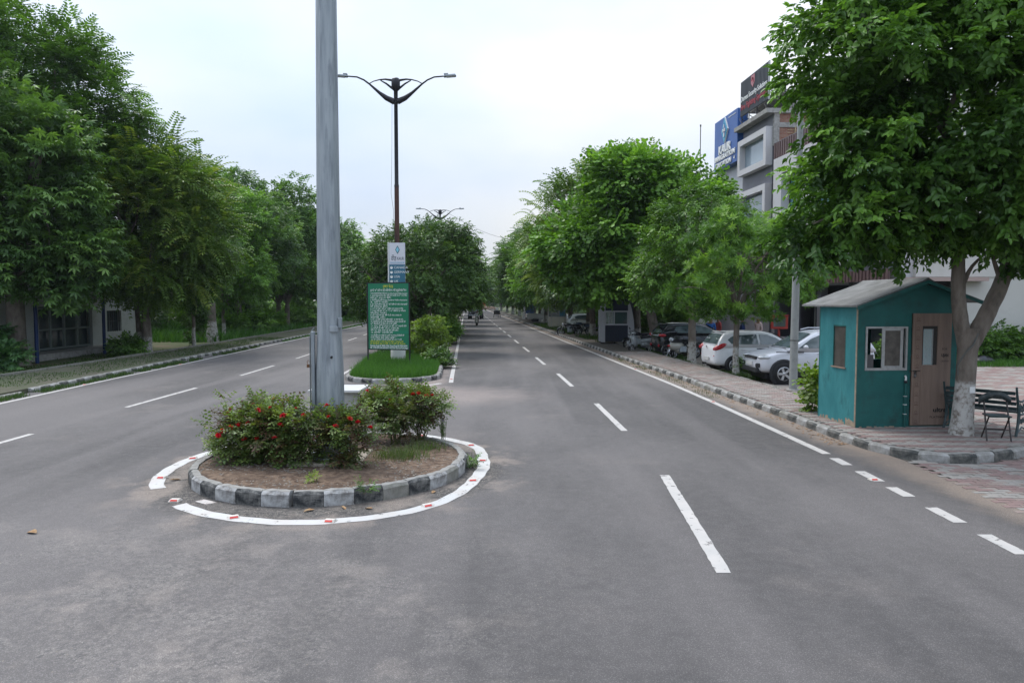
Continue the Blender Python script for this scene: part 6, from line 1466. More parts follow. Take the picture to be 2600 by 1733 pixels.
# white hatchback
def ex_hatch(t, yy, hw):
    for s in (-1, 1):
        b = MB(); b.ell((.21, s * .715, .955), (.26, .125, .105), 10); b.v = [(x + (z - .955) * -.0 + .0, y, z + (x - .21) * .35) for x, y, z in b.v]; b.build('tail_lamp', M_red, t)
        MB().box((.035, s * .55, .62), (.03, .22, .03)).build('bumper_reflector', M_red, t)
    MB().box((-.02, 0, .50), (.03, .52, .12)).build('number_plate', M_plate, t)
    b = MB(); b.lathe([(.0, 0), (.055, 0), (.05, .012), (0, .012)], (-.012, 0, .93), n=16, M=Matrix.Rotation(R(-90), 3, 'Y')); b.build('emblem', M_chrome, t)
    MB().box((.45, 0, 1.475), (.18, .9, .025)).build('roof_spoiler', M_cw, t, bevel=.01)
    MB().box((.08, .25, .30), (.3, .07, .06)).build('exhaust', M_clad, t)
hst = [(0.0, .40, .80, .58), (.05, .28, .95, .76), (.28, .22, 1.00, .835), (.95, .20, 1.0, .858), (1.9, .20, .975, .858), (2.8, .20, .94, .855), (3.35, .22, .86, .825), (3.72, .27, .72, .74), (3.92, .36, .58, .58)]
hcab = dict(z0=.97, wb=.80, wt=.60, roof=[(.10, .99), (.22, 1.22), (.40, 1.42), (.7, 1.475), (1.3, 1.50), (1.9, 1.485), (2.2, 1.42), (2.6, 1.20), (3.0, .98)], handles=[(1.02, .86), (2.05, .85)])
hwin = [[(.62, 1.06), (.50, 1.20), (.62, 1.29), (.80, 1.36), (1.58, 1.395), (1.62, 1.03), (1.0, 1.04)], [(1.70, 1.03), (1.67, 1.39), (1.98, 1.375), (2.28, 1.26), (2.66, 1.02)]]
hatch = car('parked_car', 'white hatchback parked with its red tail lamp towards the road, behind a thin lime-washed trunk', 'car', (7.16, 26.0, -.02), R(5), M_cw, 3.92, 1.71, 1.5, hst, hcab, hwin, r=.30, wx=(.70, 3.18),
    screen=((2.93, 1.02), (2.27, 1.41), .07, .012), rearglass=((.115, 1.04), (.37, 1.385), .10, .018), extra=ex_hatch, seams=(.80, 1.66, 2.72), spokes=7, mirror_x=2.6)
# black hatchback
def ex_blk(t, yy, hw):
    for s in (-1, 1):
        b = MB(); b.ell((.16, s * .74, .98), (.20, .11, .085), 10); b.build('tail_lamp', M_red, t); MB().box((.0, s * .62, .5), (.03, .16, .12)).build('bumper_reflector', M_red, t)
        MB().box((.02, s * .55, 1.0), (.03, .18, .09)).build('reversing_lamp', M_hl, t, bevel=.01)
    MB().box((.22, 0, 1.50), (.40, 1.05, .035)).build('roof_spoiler', M_cblk, t, bevel=.012)
    MB().cyl((.5, .2, 1.52), (.38, .2, 1.70), .006, n=5).build('aerial', M_black, t)
bst = [(a, b + .04, c + .06, d * 1.02) for a, b, c, d in hst]
bcab = dict(z0=1.02, wb=.82, wt=.62, roof=[(.06, 1.04), (.20, 1.28), (.42, 1.48), (.7, 1.53), (1.3, 1.55), (1.95, 1.53), (2.3, 1.45), (2.7, 1.24), (3.1, 1.03)], handles=[(1.02, .92), (2.05, .91)])
bwin = [[(.85, 1.10), (.72, 1.24), (.84, 1.40), (1.62, 1.44), (1.66, 1.08)], [(1.74, 1.08), (1.71, 1.44), (2.02, 1.425), (2.34, 1.31), (2.74, 1.07)]]
car('parked_car', 'black hatchback parked behind the motor scooters with its rear towards the road', 'car', (6.85, 34.0, -.02), R(6), M_cblk, 3.95, 1.75, 1.56, bst, bcab, bwin, r=.31, wx=(.72, 3.22), screen=((3.03, 1.07), (2.36, 1.45), .07, .012), rearglass=((.09, 1.09), (.38, 1.45), .12, .018), extra=ex_blk, seams=(.85, 1.7, 2.76), rimm=M_clad, mirror_x=2.65)
# silver compact SUV
def ex_suv(t, yy, hw):
    L = 3.72
    for s in (-1, 1):
        b = MB(); b.ell((L - .30, s * .64, .83), (.30, .16, .075), 10); l = b.build('headlamp', M_hl, t)
        MB().box((L - .055, s * .60, .58), (.14, .17, .13), rz=s * R(-38)).build('fog_lamp_bezel', M_clad, t, bevel=.02)
        b = MB(); b.ell((L - .02, s * .60, .58), (.05, .05, .045), 8); b.build('fog_lamp', M_hl, t)
        MB().box((L - .95, s * (hw - .03), 1.0), (.85, .018, .03), rz=s * R(-2)).build('bonnet_line', M_black, t)
        MB().tube([(.5, s * .60, 1.66), (.7, s * .60, 1.71), (1.6, s * .60, 1.71), (1.85, s * .60, 1.65)], .018, 6).build('roof_rail', M_csil, t)
        MB().box((1.8, s * (hw + .0), .38), (1.6, .05, .12)).build('side_cladding', M_clad, t, bevel=.015)
    MB().box((L - .06, 0, .80), (.12, .98, .085)).build('grille', M_black, t, bevel=.02)
    for k in range(6): MB().box((L + .008, -.36 + .145 * k, .80), (.02, .03, .06)).build('grille_fin', M_chrome, t)
    MB().box((L - .07, 0, .42), (.2, 1.25, .16)).build('bumper_lower', M_clad, t, bevel=.03)
    MB().box((L + .005, 0, .62), (.03, .50, .11)).build('number_plate', M_plate, t)
    MB().box((L - .95, 0, 1.10), (.08, 1.15, .03)).build('wiper_cowl', M_black, t)
sst = [(0.0, .50, .95, .62), (.06, .36, 1.05, .78), (.35, .29, 1.09, .855), (1.2, .27, 1.08, .868), (2.2, .27, 1.065, .868), (2.75, .27, 1.05, .865), (3.2, .30, .985, .845), (3.55, .34, .90, .78), (3.72, .42, .74, .64)]
scab = dict(z0=1.06, wb=.81, wt=.62, roof=[(.08, 1.08), (.22, 1.38), (.40, 1.58), (.8, 1.64), (1.4, 1.66), (1.75, 1.64), (2.0, 1.57), (2.4, 1.34), (2.82, 1.07)], handles=[(.95, .98), (1.85, .97)])
swin = [[(.55, 1.14), (.50, 1.38), (.62, 1.51), (1.36, 1.545), (1.40, 1.12)], [(1.48, 1.12), (1.44, 1.54), (1.78, 1.525), (2.08, 1.40), (2.48, 1.12)]]
car('parked_car', 'silver compact sport utility car nosing towards the road beside the teal booth', 'car', (11.35, 22.75, -.02), R(181), M_csil, 3.72, 1.735, 1.66, sst, scab, swin, r=.335, wx=(.68, 2.95), screen=((2.74, 1.12), (2.03, 1.56), .07, .014), rearglass=((.10, 1.14), (.36, 1.54), .10, .018), extra=ex_suv, cladding=True, seams=(1.44, 2.52), spokes=5, mirror_x=2.32)
# white car and pickup farther on
car('parked_car', 'white car partly hidden behind the cream booth and tree trunks', 'car', (4.9, 62.5, -.02), R(4), M_cw, 3.92, 1.71, 1.5, hst, hcab, hwin, r=.30, wx=(.70, 3.18), screen=((2.93, 1.02), (2.27, 1.41), .07, .012), rearglass=((.115, 1.04), (.37, 1.385), .10, .018), mirror_x=2.6)
t = thing('pickup_truck', 'white double-cab pickup truck with an open bed showing between the blue and cream booths', 'pickup truck', (1.75, 86.5, -.02), R(4), 'parked cars on the right')
pst = [(0, .55, 1.02, .80), (.06, .48, 1.08, .88), (.5, .42, 1.10, .92), (1.6, .40, 1.10, .925), (3.2, .40, 1.10, .925), (4.2, .42, 1.08, .92), (4.9, .46, 1.02, .88), (5.2, .52, .86, .75)]
sec = []
for x, zb, zs, w_ in pst:
    half = [(0, zb), (w_ * .9, zb), (w_, zb + .1), (w_, zs - .15), (w_ * .98, zs - .02), (w_ * .93, zs), (0, zs)]; sec.append([(x, y, z) for y, z in half] + [(x, -y, z) for y, z in half[-2:0:-1]])
loft(sec, None).build('body', M_cw, t)
MB().bb(.06, 1.75, -.80, .80, .98, 1.115).build('cargo_bed', M_black, t)
b = MB(); b.add([(x, s * y, z) for x, y, z in ((1.85, .84, 1.08), (4.15, .84, 1.08), (3.35, .66, 1.75), (2.0, .66, 1.78)) for s in (-1, 1)], [(0, 2, 4, 6), (1, 7, 5, 3), (2, 3, 5, 4), (4, 5, 7, 6), (0, 6, 7, 1)]); b.build('cab', M_cw, t, bevel=.06)
for s in (-1, 1):
    b = MB(); b.add([(2.1, s * .835, 1.14), (3.95, s * .835, 1.14), (3.28, s * .69, 1.68), (2.15, s * .69, 1.70)], [(0, 1, 2, 3)]); b.build('window', M_win, t)
    MB().box((.0, s * .84, .85), (.06, .16, .40)).build('tail_lamp', M_red if s > 0 else M_hl, t, bevel=.02)
    for x in (1.05, 4.25): wheel(t, x, s * .82, .38, s, rimm=M_clad)
MB().box((-.02, 0, .52), (.15, 1.6, .14)).build('rear_bumper', M_clad, t); MB().cyl((.15, -.8, 1.1), (.35, -.8, 1.25), .04, n=6).build('bed_rail', M_chrome, t)
# dark off-road car on the road
t = thing('offroad_car', 'dark square-fronted off-road car driving towards the camera behind the scooter', 'car', (-5.2, 106.5, .0), R(-94))
MB().bb(0, 3.9, -.85, .85, .55, 1.15).build('body', M_cblk, t, bevel=.06); MB().bb(.3, 2.3, -.78, .78, 1.16, 1.85).build('cabin', M_cblk, t, bevel=.08)
b = MB(); b.add([(2.32, -.70, 1.2), (2.32, .70, 1.2), (2.20, .66, 1.80), (2.20, -.66, 1.80)], [(0, 1, 2, 3)]); b.build('windscreen', mat('bright_windscreen', (0.45, 0.52, 0.55), .1), t)
for s in (-1, 1):
    MB().cyl((3.88, s * .55, .92), (3.93, s * .55, .92), .11, n=12).build('headlamp', M_hl, t); MB().box((2.2, s * 1.0, 1.35), (.1, .2, .18)).build('mirror', M_cblk, t)
    for x in (.8, 3.2): wheel(t, x, s * .85, .40, s, w_=.26, rimm=M_clad)
MB().box((3.92, 0, .92), (.04, .7, .22)).build('grille', M_clad, t); MB().box((3.98, 0, .60), (.12, 1.7, .16)).build('bumper', M_galv, t)

# two-wheelers
def tyre(parent, x, z, r, w_=.09, rimm=M_alloy, name='wheel'):
    Mx = Matrix.Rotation(R(90), 3, 'X'); q = w_ / 2; b = MB()
    b.lathe([(r * .72, -q * .6), (r * .9, -q), (r, 0), (r * .9, q), (r * .72, q * .6), (r * .72, -q * .6)], n=24, M=Mx); o = b.build(name, M_rubber, parent, (x, 0, z))
    b = MB(); b.lathe([(r * .73, -q * .5), (r * .66, 0), (r * .73, q * .5)], n=24, M=Mx)
    for k in range(6):
        a = math.pi * k / 3; b.cyl((math.cos(a) * r * .1, 0, math.sin(a) * r * .1), (math.cos(a) * r * .68, 0, math.sin(a) * r * .68), .014, n=5)
    b.lathe([(0, -q), (r * .16, -q * .8), (r * .16, q * .8), (0, q)], n=10, M=Mx); b.build('rim', rimm, o); return o
def motorbike(label, loc, rz, paint, lean=0.12, group='parked two-wheelers on the right'):
    t = thing('motorcycle', label, 'motorcycle', loc, rz, group); t.rotation_euler = (lean, 0, rz)
    tyre(t, 0, .30, .30, .11); tyre(t, 1.28, .30, .30, .09)
    b = MB(); b.tube([(0, .09, .30), (.35, .1, .42), (.5, 0, .75), (1.0, 0, .86)], .025, 7); b.tube([(.45, 0, .30), (.75, 0, .30), (.98, 0, .82)], .028, 7); b.tube([(0, -.09, .30), (.35, -.1, .42)], .025, 7); b.cyl((.05, .12, .32), (.32, .12, .78), .03, n=8); b.cyl((.05, -.12, .32), (.32, -.12, .78), .03, n=8); b.build('frame', M_darkmetal, t)
    b = MB(); b.tube([(1.28, .08, .30), (1.05, .08, .90)], .024, 7); b.tube([(1.28, -.08, .30), (1.05, -.08, .90)], .024, 7); b.build('fork', M_chrome, t)
    b = MB(); b.ell((.78, 0, .86), (.28, .15, .13), 10); b.build('fuel_tank', paint, t)
    b = MB(); b.ell((.28, 0, .82), (.40, .13, .065), 10); b.build('seat', M_black, t)
    b = MB(); b.ell((.10, 0, .70), (.34, .12, .10), 8); b.build('tail_panel', paint, t)
    b = MB(); b.box((.62, 0, .42), (.34, .24, .28)); b.cyl((.68, 0, .5), (.78, 0, .74), .09, n=10); b.build('engine', M_galv, t, bevel=.02)
    b = MB(); b.tube([(.6, -.14, .32), (.2, -.17, .28), (-.35, -.17, .34)], [.022, .03, .045], 8); b.build('exhaust', M_chrome, t)
    b = MB(); b.tube([(.92, .36, .98), (1.0, .22, 1.02), (1.03, 0, .98), (1.0, -.22, 1.02), (.92, -.36, .98)], .014, 6); b.build('handlebar', M_black, t)
    b = MB(); b.ell((1.13, 0, .86), (.10, .10, .11), 8); b.build('headlamp', M_hl, t)
    for s in (-1, 1): b = MB(); b.cyl((.98, s * .25, 1.0), (.96, s * .30, 1.16), .006, n=5); b.ell((.96, s * .31, 1.20), (.015, .055, .04), 6); b.build('mirror', M_black, t)
    b = MB(); b.tube([(1.60, 0, .38), (1.50, 0, .56), (1.28, 0, .64), (1.05, 0, .55)], .05, 6, flat=None); b.tube([(-.35, 0, .40), (-.26, 0, .58), (0, 0, .66)], .06, 6); b.build('mudguard', paint, t)
    return t
def scooter(label, loc, rz, paint, lean=0.1, group='parked two-wheelers on the right', steer=0.3, rider=False):
    t = thing('motor_scooter', label, 'scooter', loc, rz, group); t.rotation_euler = (lean, 0, rz)
    tyre(t, 0, .22, .22, .10); tyre(t, 1.24, .22, .22, .10)
    b = MB(); b.ell((.10, 0, .56), (.48, .19, .20), 12); b.ell((.28, 0, .40), (.28, .17, .18), 10); b.build('tail_body', paint, t)
    b = MB(); b.ell((.18, 0, .77), (.42, .15, .06), 10); b.build('seat', M_black, t)
    b = MB(); b.bb(.40, 1.0, -.16, .16, .24, .30); b.build('footboard', M_clad, t, bevel=.02)
    b = MB(); vs = []
    for i in range(7):
        z = .28 + .10 * i; x = 1.0 + .02 * i - (.12 if i == 6 else 0) ; w_ = (.12, .19, .21, .21, .18, .14, .09)[i]
        vs += [(x - .03, -w_, z), (x + .08, -w_ * .55, z), (x + .11, 0, z), (x + .08, w_ * .55, z), (x - .03, w_, z)]
    b.add(vs, [(5 * i + k, 5 * i + k + 1, 5 * i + 6 + k, 5 * i + 5 + k) for i in range(6) for k in range(4)], 0, True); o = b.build('front_apron', paint, t); sm = o.modifiers.new('solid', 'SOLIDIFY'); sm.thickness = .02
    b = MB(); b.cyl((1.24, 0, .22), (1.02, 0, .98), .03, n=8); b.tube([(1.38, 0, .34), (1.30, 0, .46), (1.16, 0, .44)], .065, 7); b.build('fork', paint, t)
    b = MB(); b.tube([(.92, .34, 1.00), (1.0, .2, 1.03), (1.03, 0, 1.0), (1.0, -.2, 1.03), (.92, -.34, 1.00)], .016, 6); b.build('handlebar', M_black, t)
    b = MB(); b.ell((1.03, 0, .99), (.10, .14, .08), 8); b.build('handlebar_cowl', paint, t); b = MB(); b.ell((1.12, 0, .985), (.05, .085, .055), 8); b.build('headlamp', M_hl, t)
    for s in (-1, 1): b = MB(); b.cyl((.98, s * .25, 1.02), (.98, s * .29, 1.2), .006, n=5); b.ell((.98, s * .30, 1.24), (.015, .05, .045), 6); b.build('mirror', M_black, t)
    b = MB(); b.ell((-.40, 0, .60), (.05, .09, .05), 6); b.build('tail_lamp', M_red, t)
    return t
M_cream = carpaint('scooter_cream', (0.45, 0.43, 0.38), 0, .35); M_sgrey = carpaint('scooter_grey', (0.30, 0.32, 0.33), .2, .35)
scooter('cream scooter with a beige seat cover standing behind the ridged pale trunk', (7.3, 31.9, -.02), R(35), M_cream)
motorbike('black motorcycle next to the cream scooter, front wheel turned to the path', (8.3, 32.0, -.02), R(190), M_cblk)
scooter('pale grey scooter leaning between two tree trunks near the navy booth', (7.0, 36.0, -.02), R(215), M_sgrey)
motorbike('dark motorcycle parked right behind the navy booth', (7.4, 38.2, -.02), R(200), M_cblk)
motorbike('second dark motorcycle behind the pale grey scooter', (8.2, 39.6, -.02), R(30), M_cblk)
motorbike('dark motorcycle in the shade left of the navy booth', (4.9, 52.6, -.02), R(170), M_cblk)
motorbike('bluish motorcycle among the trunks between the cream and navy booths', (5.9, 54.5, -.02), R(165), mat('bike_blue', (0.05, 0.08, 0.12), .3))

# ------------------------------------------------------------------ people
SKIN = mat('skin_brown', (0.22, 0.12, 0.075), .6); HAIR = mat('hair_black', (0.012, 0.010, 0.010), .6)
def figure(name, label, loc, rz, J, shirt, trousers, group=None, zs=(0.86, 1.42), sit=False):
    """one continuous skinned body; J maps joints to positions"""
    t = thing(name, label, 'person', loc, rz, group)
    order = ['pelvis', 'chest', 'neck', 'head', 'crown']
    rad = dict(pelvis=(.15, .12), chest=(.165, .12), neck=(.055, .055), head=(.085, .10), crown=(.06, .07), ls=(.07, .07), le=(.045, .045), lw=(.032, .032), lh=(.038, .02), lf=(.02, .012), rs=(.07, .07), re=(.045, .045), rw=(.032, .032), rh=(.038, .02), rf=(.02, .012), lt=(.095, .095), lk=(.062, .062), la=(.042, .042), lo=(.04, .03), rt=(.095, .095), rk=(.062, .062), ra=(.042, .042), ro=(.04, .03))
    E_ = [('pelvis', 'chest'), ('chest', 'neck'), ('neck', 'head'), ('head', 'crown')] + [(a, b) for s in 'lr' for a, b in (('chest', s + 's'), (s + 's', s + 'e'), (s + 'e', s + 'w'), (s + 'w', s + 'h'), (s + 'h', s + 'f'), ('pelvis', s + 't'), (s + 't', s + 'k'), (s + 'k', s + 'a'), (s + 'a', s + 'o'))]
    names = list(rad); me = bpy.data.meshes.new('body'); me.from_pydata([J[n] for n in names], [(names.index(a), names.index(b)) for a, b in E_], [])
    o = bpy.data.objects.new('body', me); COL.objects.link(o)
    sk = o.modifiers.new('skin', 'SKIN'); sk.use_smooth_shade = True
    if not me.skin_vertices: me.attributes  # layer is made by the modifier
    for n, v in zip(names, me.skin_vertices[0].data): v.radius = rad[n]; v.use_root = (n == 'pelvis')
    ss = o.modifiers.new('sub', 'SUBSURF'); ss.levels = 1; ss.render_levels = 1
    dg = bpy.context.evaluated_depsgraph_get(); dg.update(); m2 = bpy.data.meshes.new_from_object(o.evaluated_get(dg)); bpy.data.objects.remove(o); m2.name = 'body'
    m2.materials.clear()
    for m in (SKIN, shirt, trousers, HAIR): m2.materials.append(m)
    hd = Vector(J['head']); bones = [(a, b) for a, b in E_]
    for p in m2.polygons:
        c = p.center; best = None
        for a, b in bones:
            A, B = Vector(J[a]), Vector(J[b]); d = B - A; q = max(0, min(1, (c - A).dot(d) / d.length_squared)); ds = (c - (A + d * q)).length
            if best is None or ds < best[0]: best = (ds, a, b, q)
        _, a, b, q = best; k = 0
        if b in ('ls', 'rs', 'le', 're', 'chest'): k = 1
        elif (a, b) in (('le', 'lw'), ('re', 'rw')): k = 1 if q < .5 else 0
        elif b in ('lt', 'rt', 'lk', 'rk', 'la', 'ra'): k = 2
        elif b in ('lo', 'ro'): k = 3
        elif b in ('neck',): k = 1 if q < .55 else 0
        elif b in ('head', 'crown'): k = 3 if (c.z > hd.z + .03 or c.x < hd.x - .02) and c.z > hd.z - .06 else 0
        p.material_index = k; p.use_smooth = True
    link('body', m2, t)
    f = MB()
    for s in (-1, 1): f.ell((hd.x + .085, s * .032, hd.z + .02), (.008, .013, .008), 5)
    f.build('eyes', HAIR, t); f = MB(); f.ell((hd.x + .10, 0, hd.z - .012), (.018, .014, .022), 5); f.build('nose', SKIN, t)
    return t
def stand(dx=0.0, arm=0.1):
    return dict(pelvis=(0, 0, .95), chest=(0, 0, 1.32), neck=(0, 0, 1.50), head=(.015, 0, 1.62), crown=(.01, 0, 1.70), ls=(0, .19, 1.40), le=(-.02, .24, 1.12), lw=(.06 + arm, .25, .88), lh=(.08 + arm, .25, .80), lf=(.09 + arm, .25, .74), rs=(0, -.19, 1.40), re=(-.02, -.24, 1.12), rw=(.05, -.26, .87), rh=(.06, -.26, .79), rf=(.07, -.26, .73),
                lt=(0, .10, .88), lk=(.03 + dx, .11, .48), la=(0 + dx, .11, .09), lo=(.14 + dx, .12, .04), rt=(0, -.10, .88), rk=(.02 - dx, -.11, .48), ra=(-.02 - dx, -.11, .09), ro=(.12 - dx, -.12, .04))
def seated(seat=.78, reach=.62, hz=1.02, foot=.55, fz=.32):
    z = seat
    return dict(pelvis=(0, 0, z + .10), chest=(.05, 0, z + .46), neck=(.08, 0, z + .64), head=(.11, 0, z + .76), crown=(.10, 0, z + .85), ls=(.05, .19, z + .54), le=(.25, .25, z + .30), lw=(reach - .08, .30, hz), lh=(reach, .31, hz), lf=(reach + .06, .30, hz - .02), rs=(.05, -.19, z + .54), re=(.25, -.25, z + .30), rw=(reach - .08, -.30, hz), rh=(reach, -.31, hz), rf=(reach + .06, -.30, hz - .02),
                lt=(.06, .10, z + .06), lk=(foot * .85, .15, z + .04), la=(foot * .9, .14, fz + .06), lo=(foot + .15, .14, fz), rt=(.06, -.10, z + .06), rk=(foot * .85, -.15, z + .04), ra=(foot * .9, -.14, fz + .06), ro=(foot + .15, -.14, fz))
C_white = mat('cloth_white', (0.62, 0.62, 0.60), .85); C_pink = mat('cloth_pale_pink', (0.50, 0.38, 0.36), .85); C_navy = mat('cloth_navy', (0.015, 0.03, 0.10), .85); C_blue = mat('cloth_blue', (0.03, 0.12, 0.38), .85); C_dark = mat('cloth_dark', (0.03, 0.03, 0.04), .85); C_red = mat('cloth_red', (0.30, 0.05, 0.05), .85)
# scooter with rider on the road
sc2 = scooter('pale scooter ridden towards the camera in the right carriageway', (-3.72, 76.2, 0), R(-92), M_cream, lean=0.0, group='traffic on the road')
figure('person', 'rider in a white shirt sitting on the moving pale scooter', (-3.72, 76.0, 0), R(-92), seated(.74, .88, 1.02, .52, .30), C_white, C_dark)
# cycle rickshaw with man
t = thing('cycle_rickshaw', 'three-wheeled cycle rickshaw cart on the right side of the road far ahead', 'rickshaw', (-2.3, 110.2, 0), R(86), 'traffic on the road')
for s in (-1, 1):
    o = tyre(t, 0, .36, .36, .05); o.location = (0, s * .52, .36)
tyre(t, 1.75, .36, .36, .05)
b = MB(); b.cyl((0, -.55, .36), (0, .55, .36), .02, n=6); b.tube([(0, .0, .36), (.9, 0, .38), (1.5, 0, .95)], .025, 6); b.tube([(.9, 0, .38), (.78, 0, .95)], .02, 6); b.cyl((1.75, 0, .36), (1.5, 0, 1.0), .025, n=6); b.build('frame', M_darkmetal, t)
MB().bb(-.45, .40, -.48, .48, .55, .72).build('cargo_seat', M_clad, t, bevel=.02); MB().bb(-.50, -.42, -.48, .48, .72, 1.15).build('backrest', M_clad, t, bevel=.02)
b = MB(); b.tube([(1.3, .3, 1.05), (1.5, .1, 1.02), (1.5, -.1, 1.02), (1.3, -.3, 1.05)], .014, 6); b.build('handlebar', M_black, t); b = MB(); b.ell((.76, 0, .98), (.13, .09, .04), 6); b.build('saddle', M_black, t)
figure('person', 'man in a white shirt pedalling the cycle rickshaw', (-2.3 - .05, 110.2 + .76, 0), R(86), seated(.98, .55, 1.08, .22, .25), C_white, C_navy)
figure('person', 'person in pale pink clothes standing behind the white hatchback near the shopfront', (12.6, 36.2, .0), R(200), stand(.02), C_pink, C_pink)
figure('person', 'person in dark navy clothes beside the pale pink figure near the shopfront', (11.9, 36.6, .0), R(160), stand(.05), C_navy, C_navy)
figure('person', 'person in a bright blue shirt left of the thin tree trunk, beyond the cars', (10.1, 36.0, .0), R(230), stand(.03), C_blue, C_dark)
figure('person', 'person in a dull red shirt farther right of the blue shirt, beyond the cars', (10.9, 37.4, .0), R(190), stand(.04), C_red, C_dark)

# ------------------------------------------------------------------ booths along the footpath
M_navy = mat('navy_panel', (0.012, 0.020, 0.042), .45, stretch=(8, 8, 1), col2=(0.018, 0.028, 0.055), scale=4); M_wpanel = mat('white_panel', (0.50, 0.50, 0.53), .5); M_navyl = mat('navy_panel_greyish', (0.06, 0.075, 0.11), .5)  # second navy is paler and greyer, for the side and back panels
t = thing('sales_kiosk', 'navy and white kiosk with curved white side on short feet, under the leaning round-leaved tree', 'kiosk', (4.98, 40.6, .14), R(-3))
KW, KD = 1.95, 1.6
mb = MB(); mb.bb(.36, KW - .30, 0, .05, .13, 1.05); mb.build('front_panel', M_navy, t); MB().bb(.30, .35, .08, KD - .25, 0.13, 1.05)
MB().bb(.04, .09, .10, KD - .30, .13, 1.05).build('side_panel', M_navyl, t)
for i in range(9): MB().bb(.40 + i * .142, .41 + i * .142, -.006, 0, .14, 1.04).build('panel_groove', M_black, t)
mb = MB(); mb.bb(.10, .36, -.03, .06, .08, 2.75); mb.build('corner_column', M_wpanel, t, bevel=.02); MB().bb(.0, .095, -.01, .09, .13, 2.5).build('corner_column', M_wpanel, t, bevel=.01)
pr = [(KW - .30, .13), (KW + .06, .13), (KW + .06, .9), (KW + .02, 1.4), (KW - .10, 2.0), (KW - .24, 2.5), (KW - .30, 2.6)]
MB().extr(pr, 'y', -.03, .06).build('curved_fin', M_wpanel, t)
for nm, a, b_, c, d in (('w', .36, KW - .30, 1.05, 1.13), ('w', .36, KW - .30, 1.80, 1.88)): MB().bb(a, b_, -.015, .05, c, d).build('window_frame', M_wpanel, t)
MB().bb(.37, .41, -.005, .045, 1.13, 1.80).build('window_frame', M_wpanel, t); MB().bb(.86, .90, -.005, .045, 1.13, 1.80).build('window_frame', M_wpanel, t); MB().bb(KW - .35, KW - .31, -.005, .045, 1.13, 1.80).build('window_frame', M_wpanel, t)
MB().bb(.41, .86, .01, .015, 1.13, 1.80).build('pane', M_clear, t); MB().bb(.90, KW - .35, .02, .03, 1.13, 1.80).build('pane', M_glass, t)
MB().bb(.36, KW - .30, 0, .05, 1.88, 2.65).build('header_panel', M_navy, t); MB().bb(.05, .09, .1, KD - .3, 1.9, 2.6).build('header_panel', M_navyl, t)
mb = MB(); mb.bb(.045, .09, .10, .18, 1.05, 1.9); mb.bb(.045, .09, KD - .38, KD - .30, 1.05, 1.9); mb.bb(.045, .09, .18, KD - .38, 1.05, 1.12); mb.bb(.045, .09, .18, KD - .38, 1.82, 1.9); mb.bb(.05, .085, .52, .56, 1.12, 1.82); mb.build('side_window_frame', M_wpanel, t)
MB().bb(KW - .05, KW, .1, KD - .2, .13, 2.6).build('side_panel', M_navyl, t); mb = MB(); wall_with_holes(mb, .3, KW, .13, 2.6, [(.36, .9, 1.1, 1.85)], KD - .25, KD - .2); mb.build('back_panel', M_navyl, t)
MB().bb(.02, KW + .05, -.05, KD - .15, 2.62, 2.70).build('roof', M_wpanel, t); MB().bb(.06, KW - .05, .05, KD - .25, .09, .13).build('floor', M_clad, t)
for x in (.15, KW - .15, .9):
    for y in (.06, KD - .35): MB().cyl((x, y, 0), (x, y, .09), .03, n=8).build('foot', M_black, t)
M_creamp = mat('cream_panel', (0.48, 0.44, 0.36), .6, grime=(0.35, 0.31, 0.25)); 
t = thing('guard_kiosk', 'cream and grey metal kiosk with windows, farther along the footpath', 'kiosk', (3.25, 63.8, .12), R(-2))
mb = MB(); mb.bb(.32, .95, 0, .05, .03, 1.02); mb.bb(1.0, 1.58, 0, .05, .03, 1.02); mb.bb(.02, .26, .02, .07, .03, 1.02); mb.build('lower_panel', M_creamp, t)
mb = MB()
for x in (0, .27, .955, 1.60): mb.bb(x, x + .045, -.01, .08, 0, 2.5)
for z in (0, 1.03, 2.05): mb.bb(0, 1.65, -.012, .06, z, z + .05)
mb.build('frame', M_alu, t)
for a, b_ in ((.32, .95), (1.0, 1.6), (.05, .26)): MB().bb(a, b_, .02, .03, 1.08, 2.05).build('pane', M_glass, t)
MB().bb(1.02, 1.5, .012, .018, 1.12, 1.6).build('blue_notice', M_teal, t)
MB().bb(0, .04, .08, 1.5, 0, 2.4).build('side_panel', M_creamp, t); MB().bb(1.61, 1.65, .08, 1.5, 0, 2.4).build('side_panel', M_creamp, t); MB().bb(.04, 1.61, 1.46, 1.5, 0, 2.4).build('back_panel', M_creamp, t); MB().bb(-.12, 1.78, -.12, 1.6, 2.5, 2.58).build('roof', M_alu, t)
t = thing('blue_kiosk', 'narrow blue kiosk with a white edge by the tail of the pickup truck', 'kiosk', (1.45, 98.5, .12), R(-3))
MB().bb(0, .42, 0, .06, 0, 2.4).build('white_edge', M_white, t); MB().bb(.42, 1.6, .02, 1.5, 0, 2.4).build('wall', mat('kiosk_blue', (0.04, 0.09, 0.20), .5), t); MB().bb(-.1, 1.7, -.1, 1.6, 2.4, 2.5).build('roof', M_wpanel, t)

# orange frame at the end of the road
t = thing('orange_barrier', 'orange barrier frame with rubble at the far end of the road', 'barrier', (-10.4, 232, 0), R(4)); M_or = mat('orange_paint', (0.60, 0.13, 0.05), .6)
for i in range(5): MB().box((0, 0, .5 + i * .5), (3.2, .06, .22)).build('rail', M_or, t)
for x in (-1.6, 0, 1.6): MB().box((x, .05, 1.4), (.1, .1, 2.8)).build('post', M_or, t)
b = MB(); b.ell((1.5, -1.5, 0), (4, 1.5, 1.1), 10); tag(b.build('rubble_heap', M_soil, None, (-10.0, 228, 0)), 'low heap of earth in front of the orange barrier', 'rubble heap')

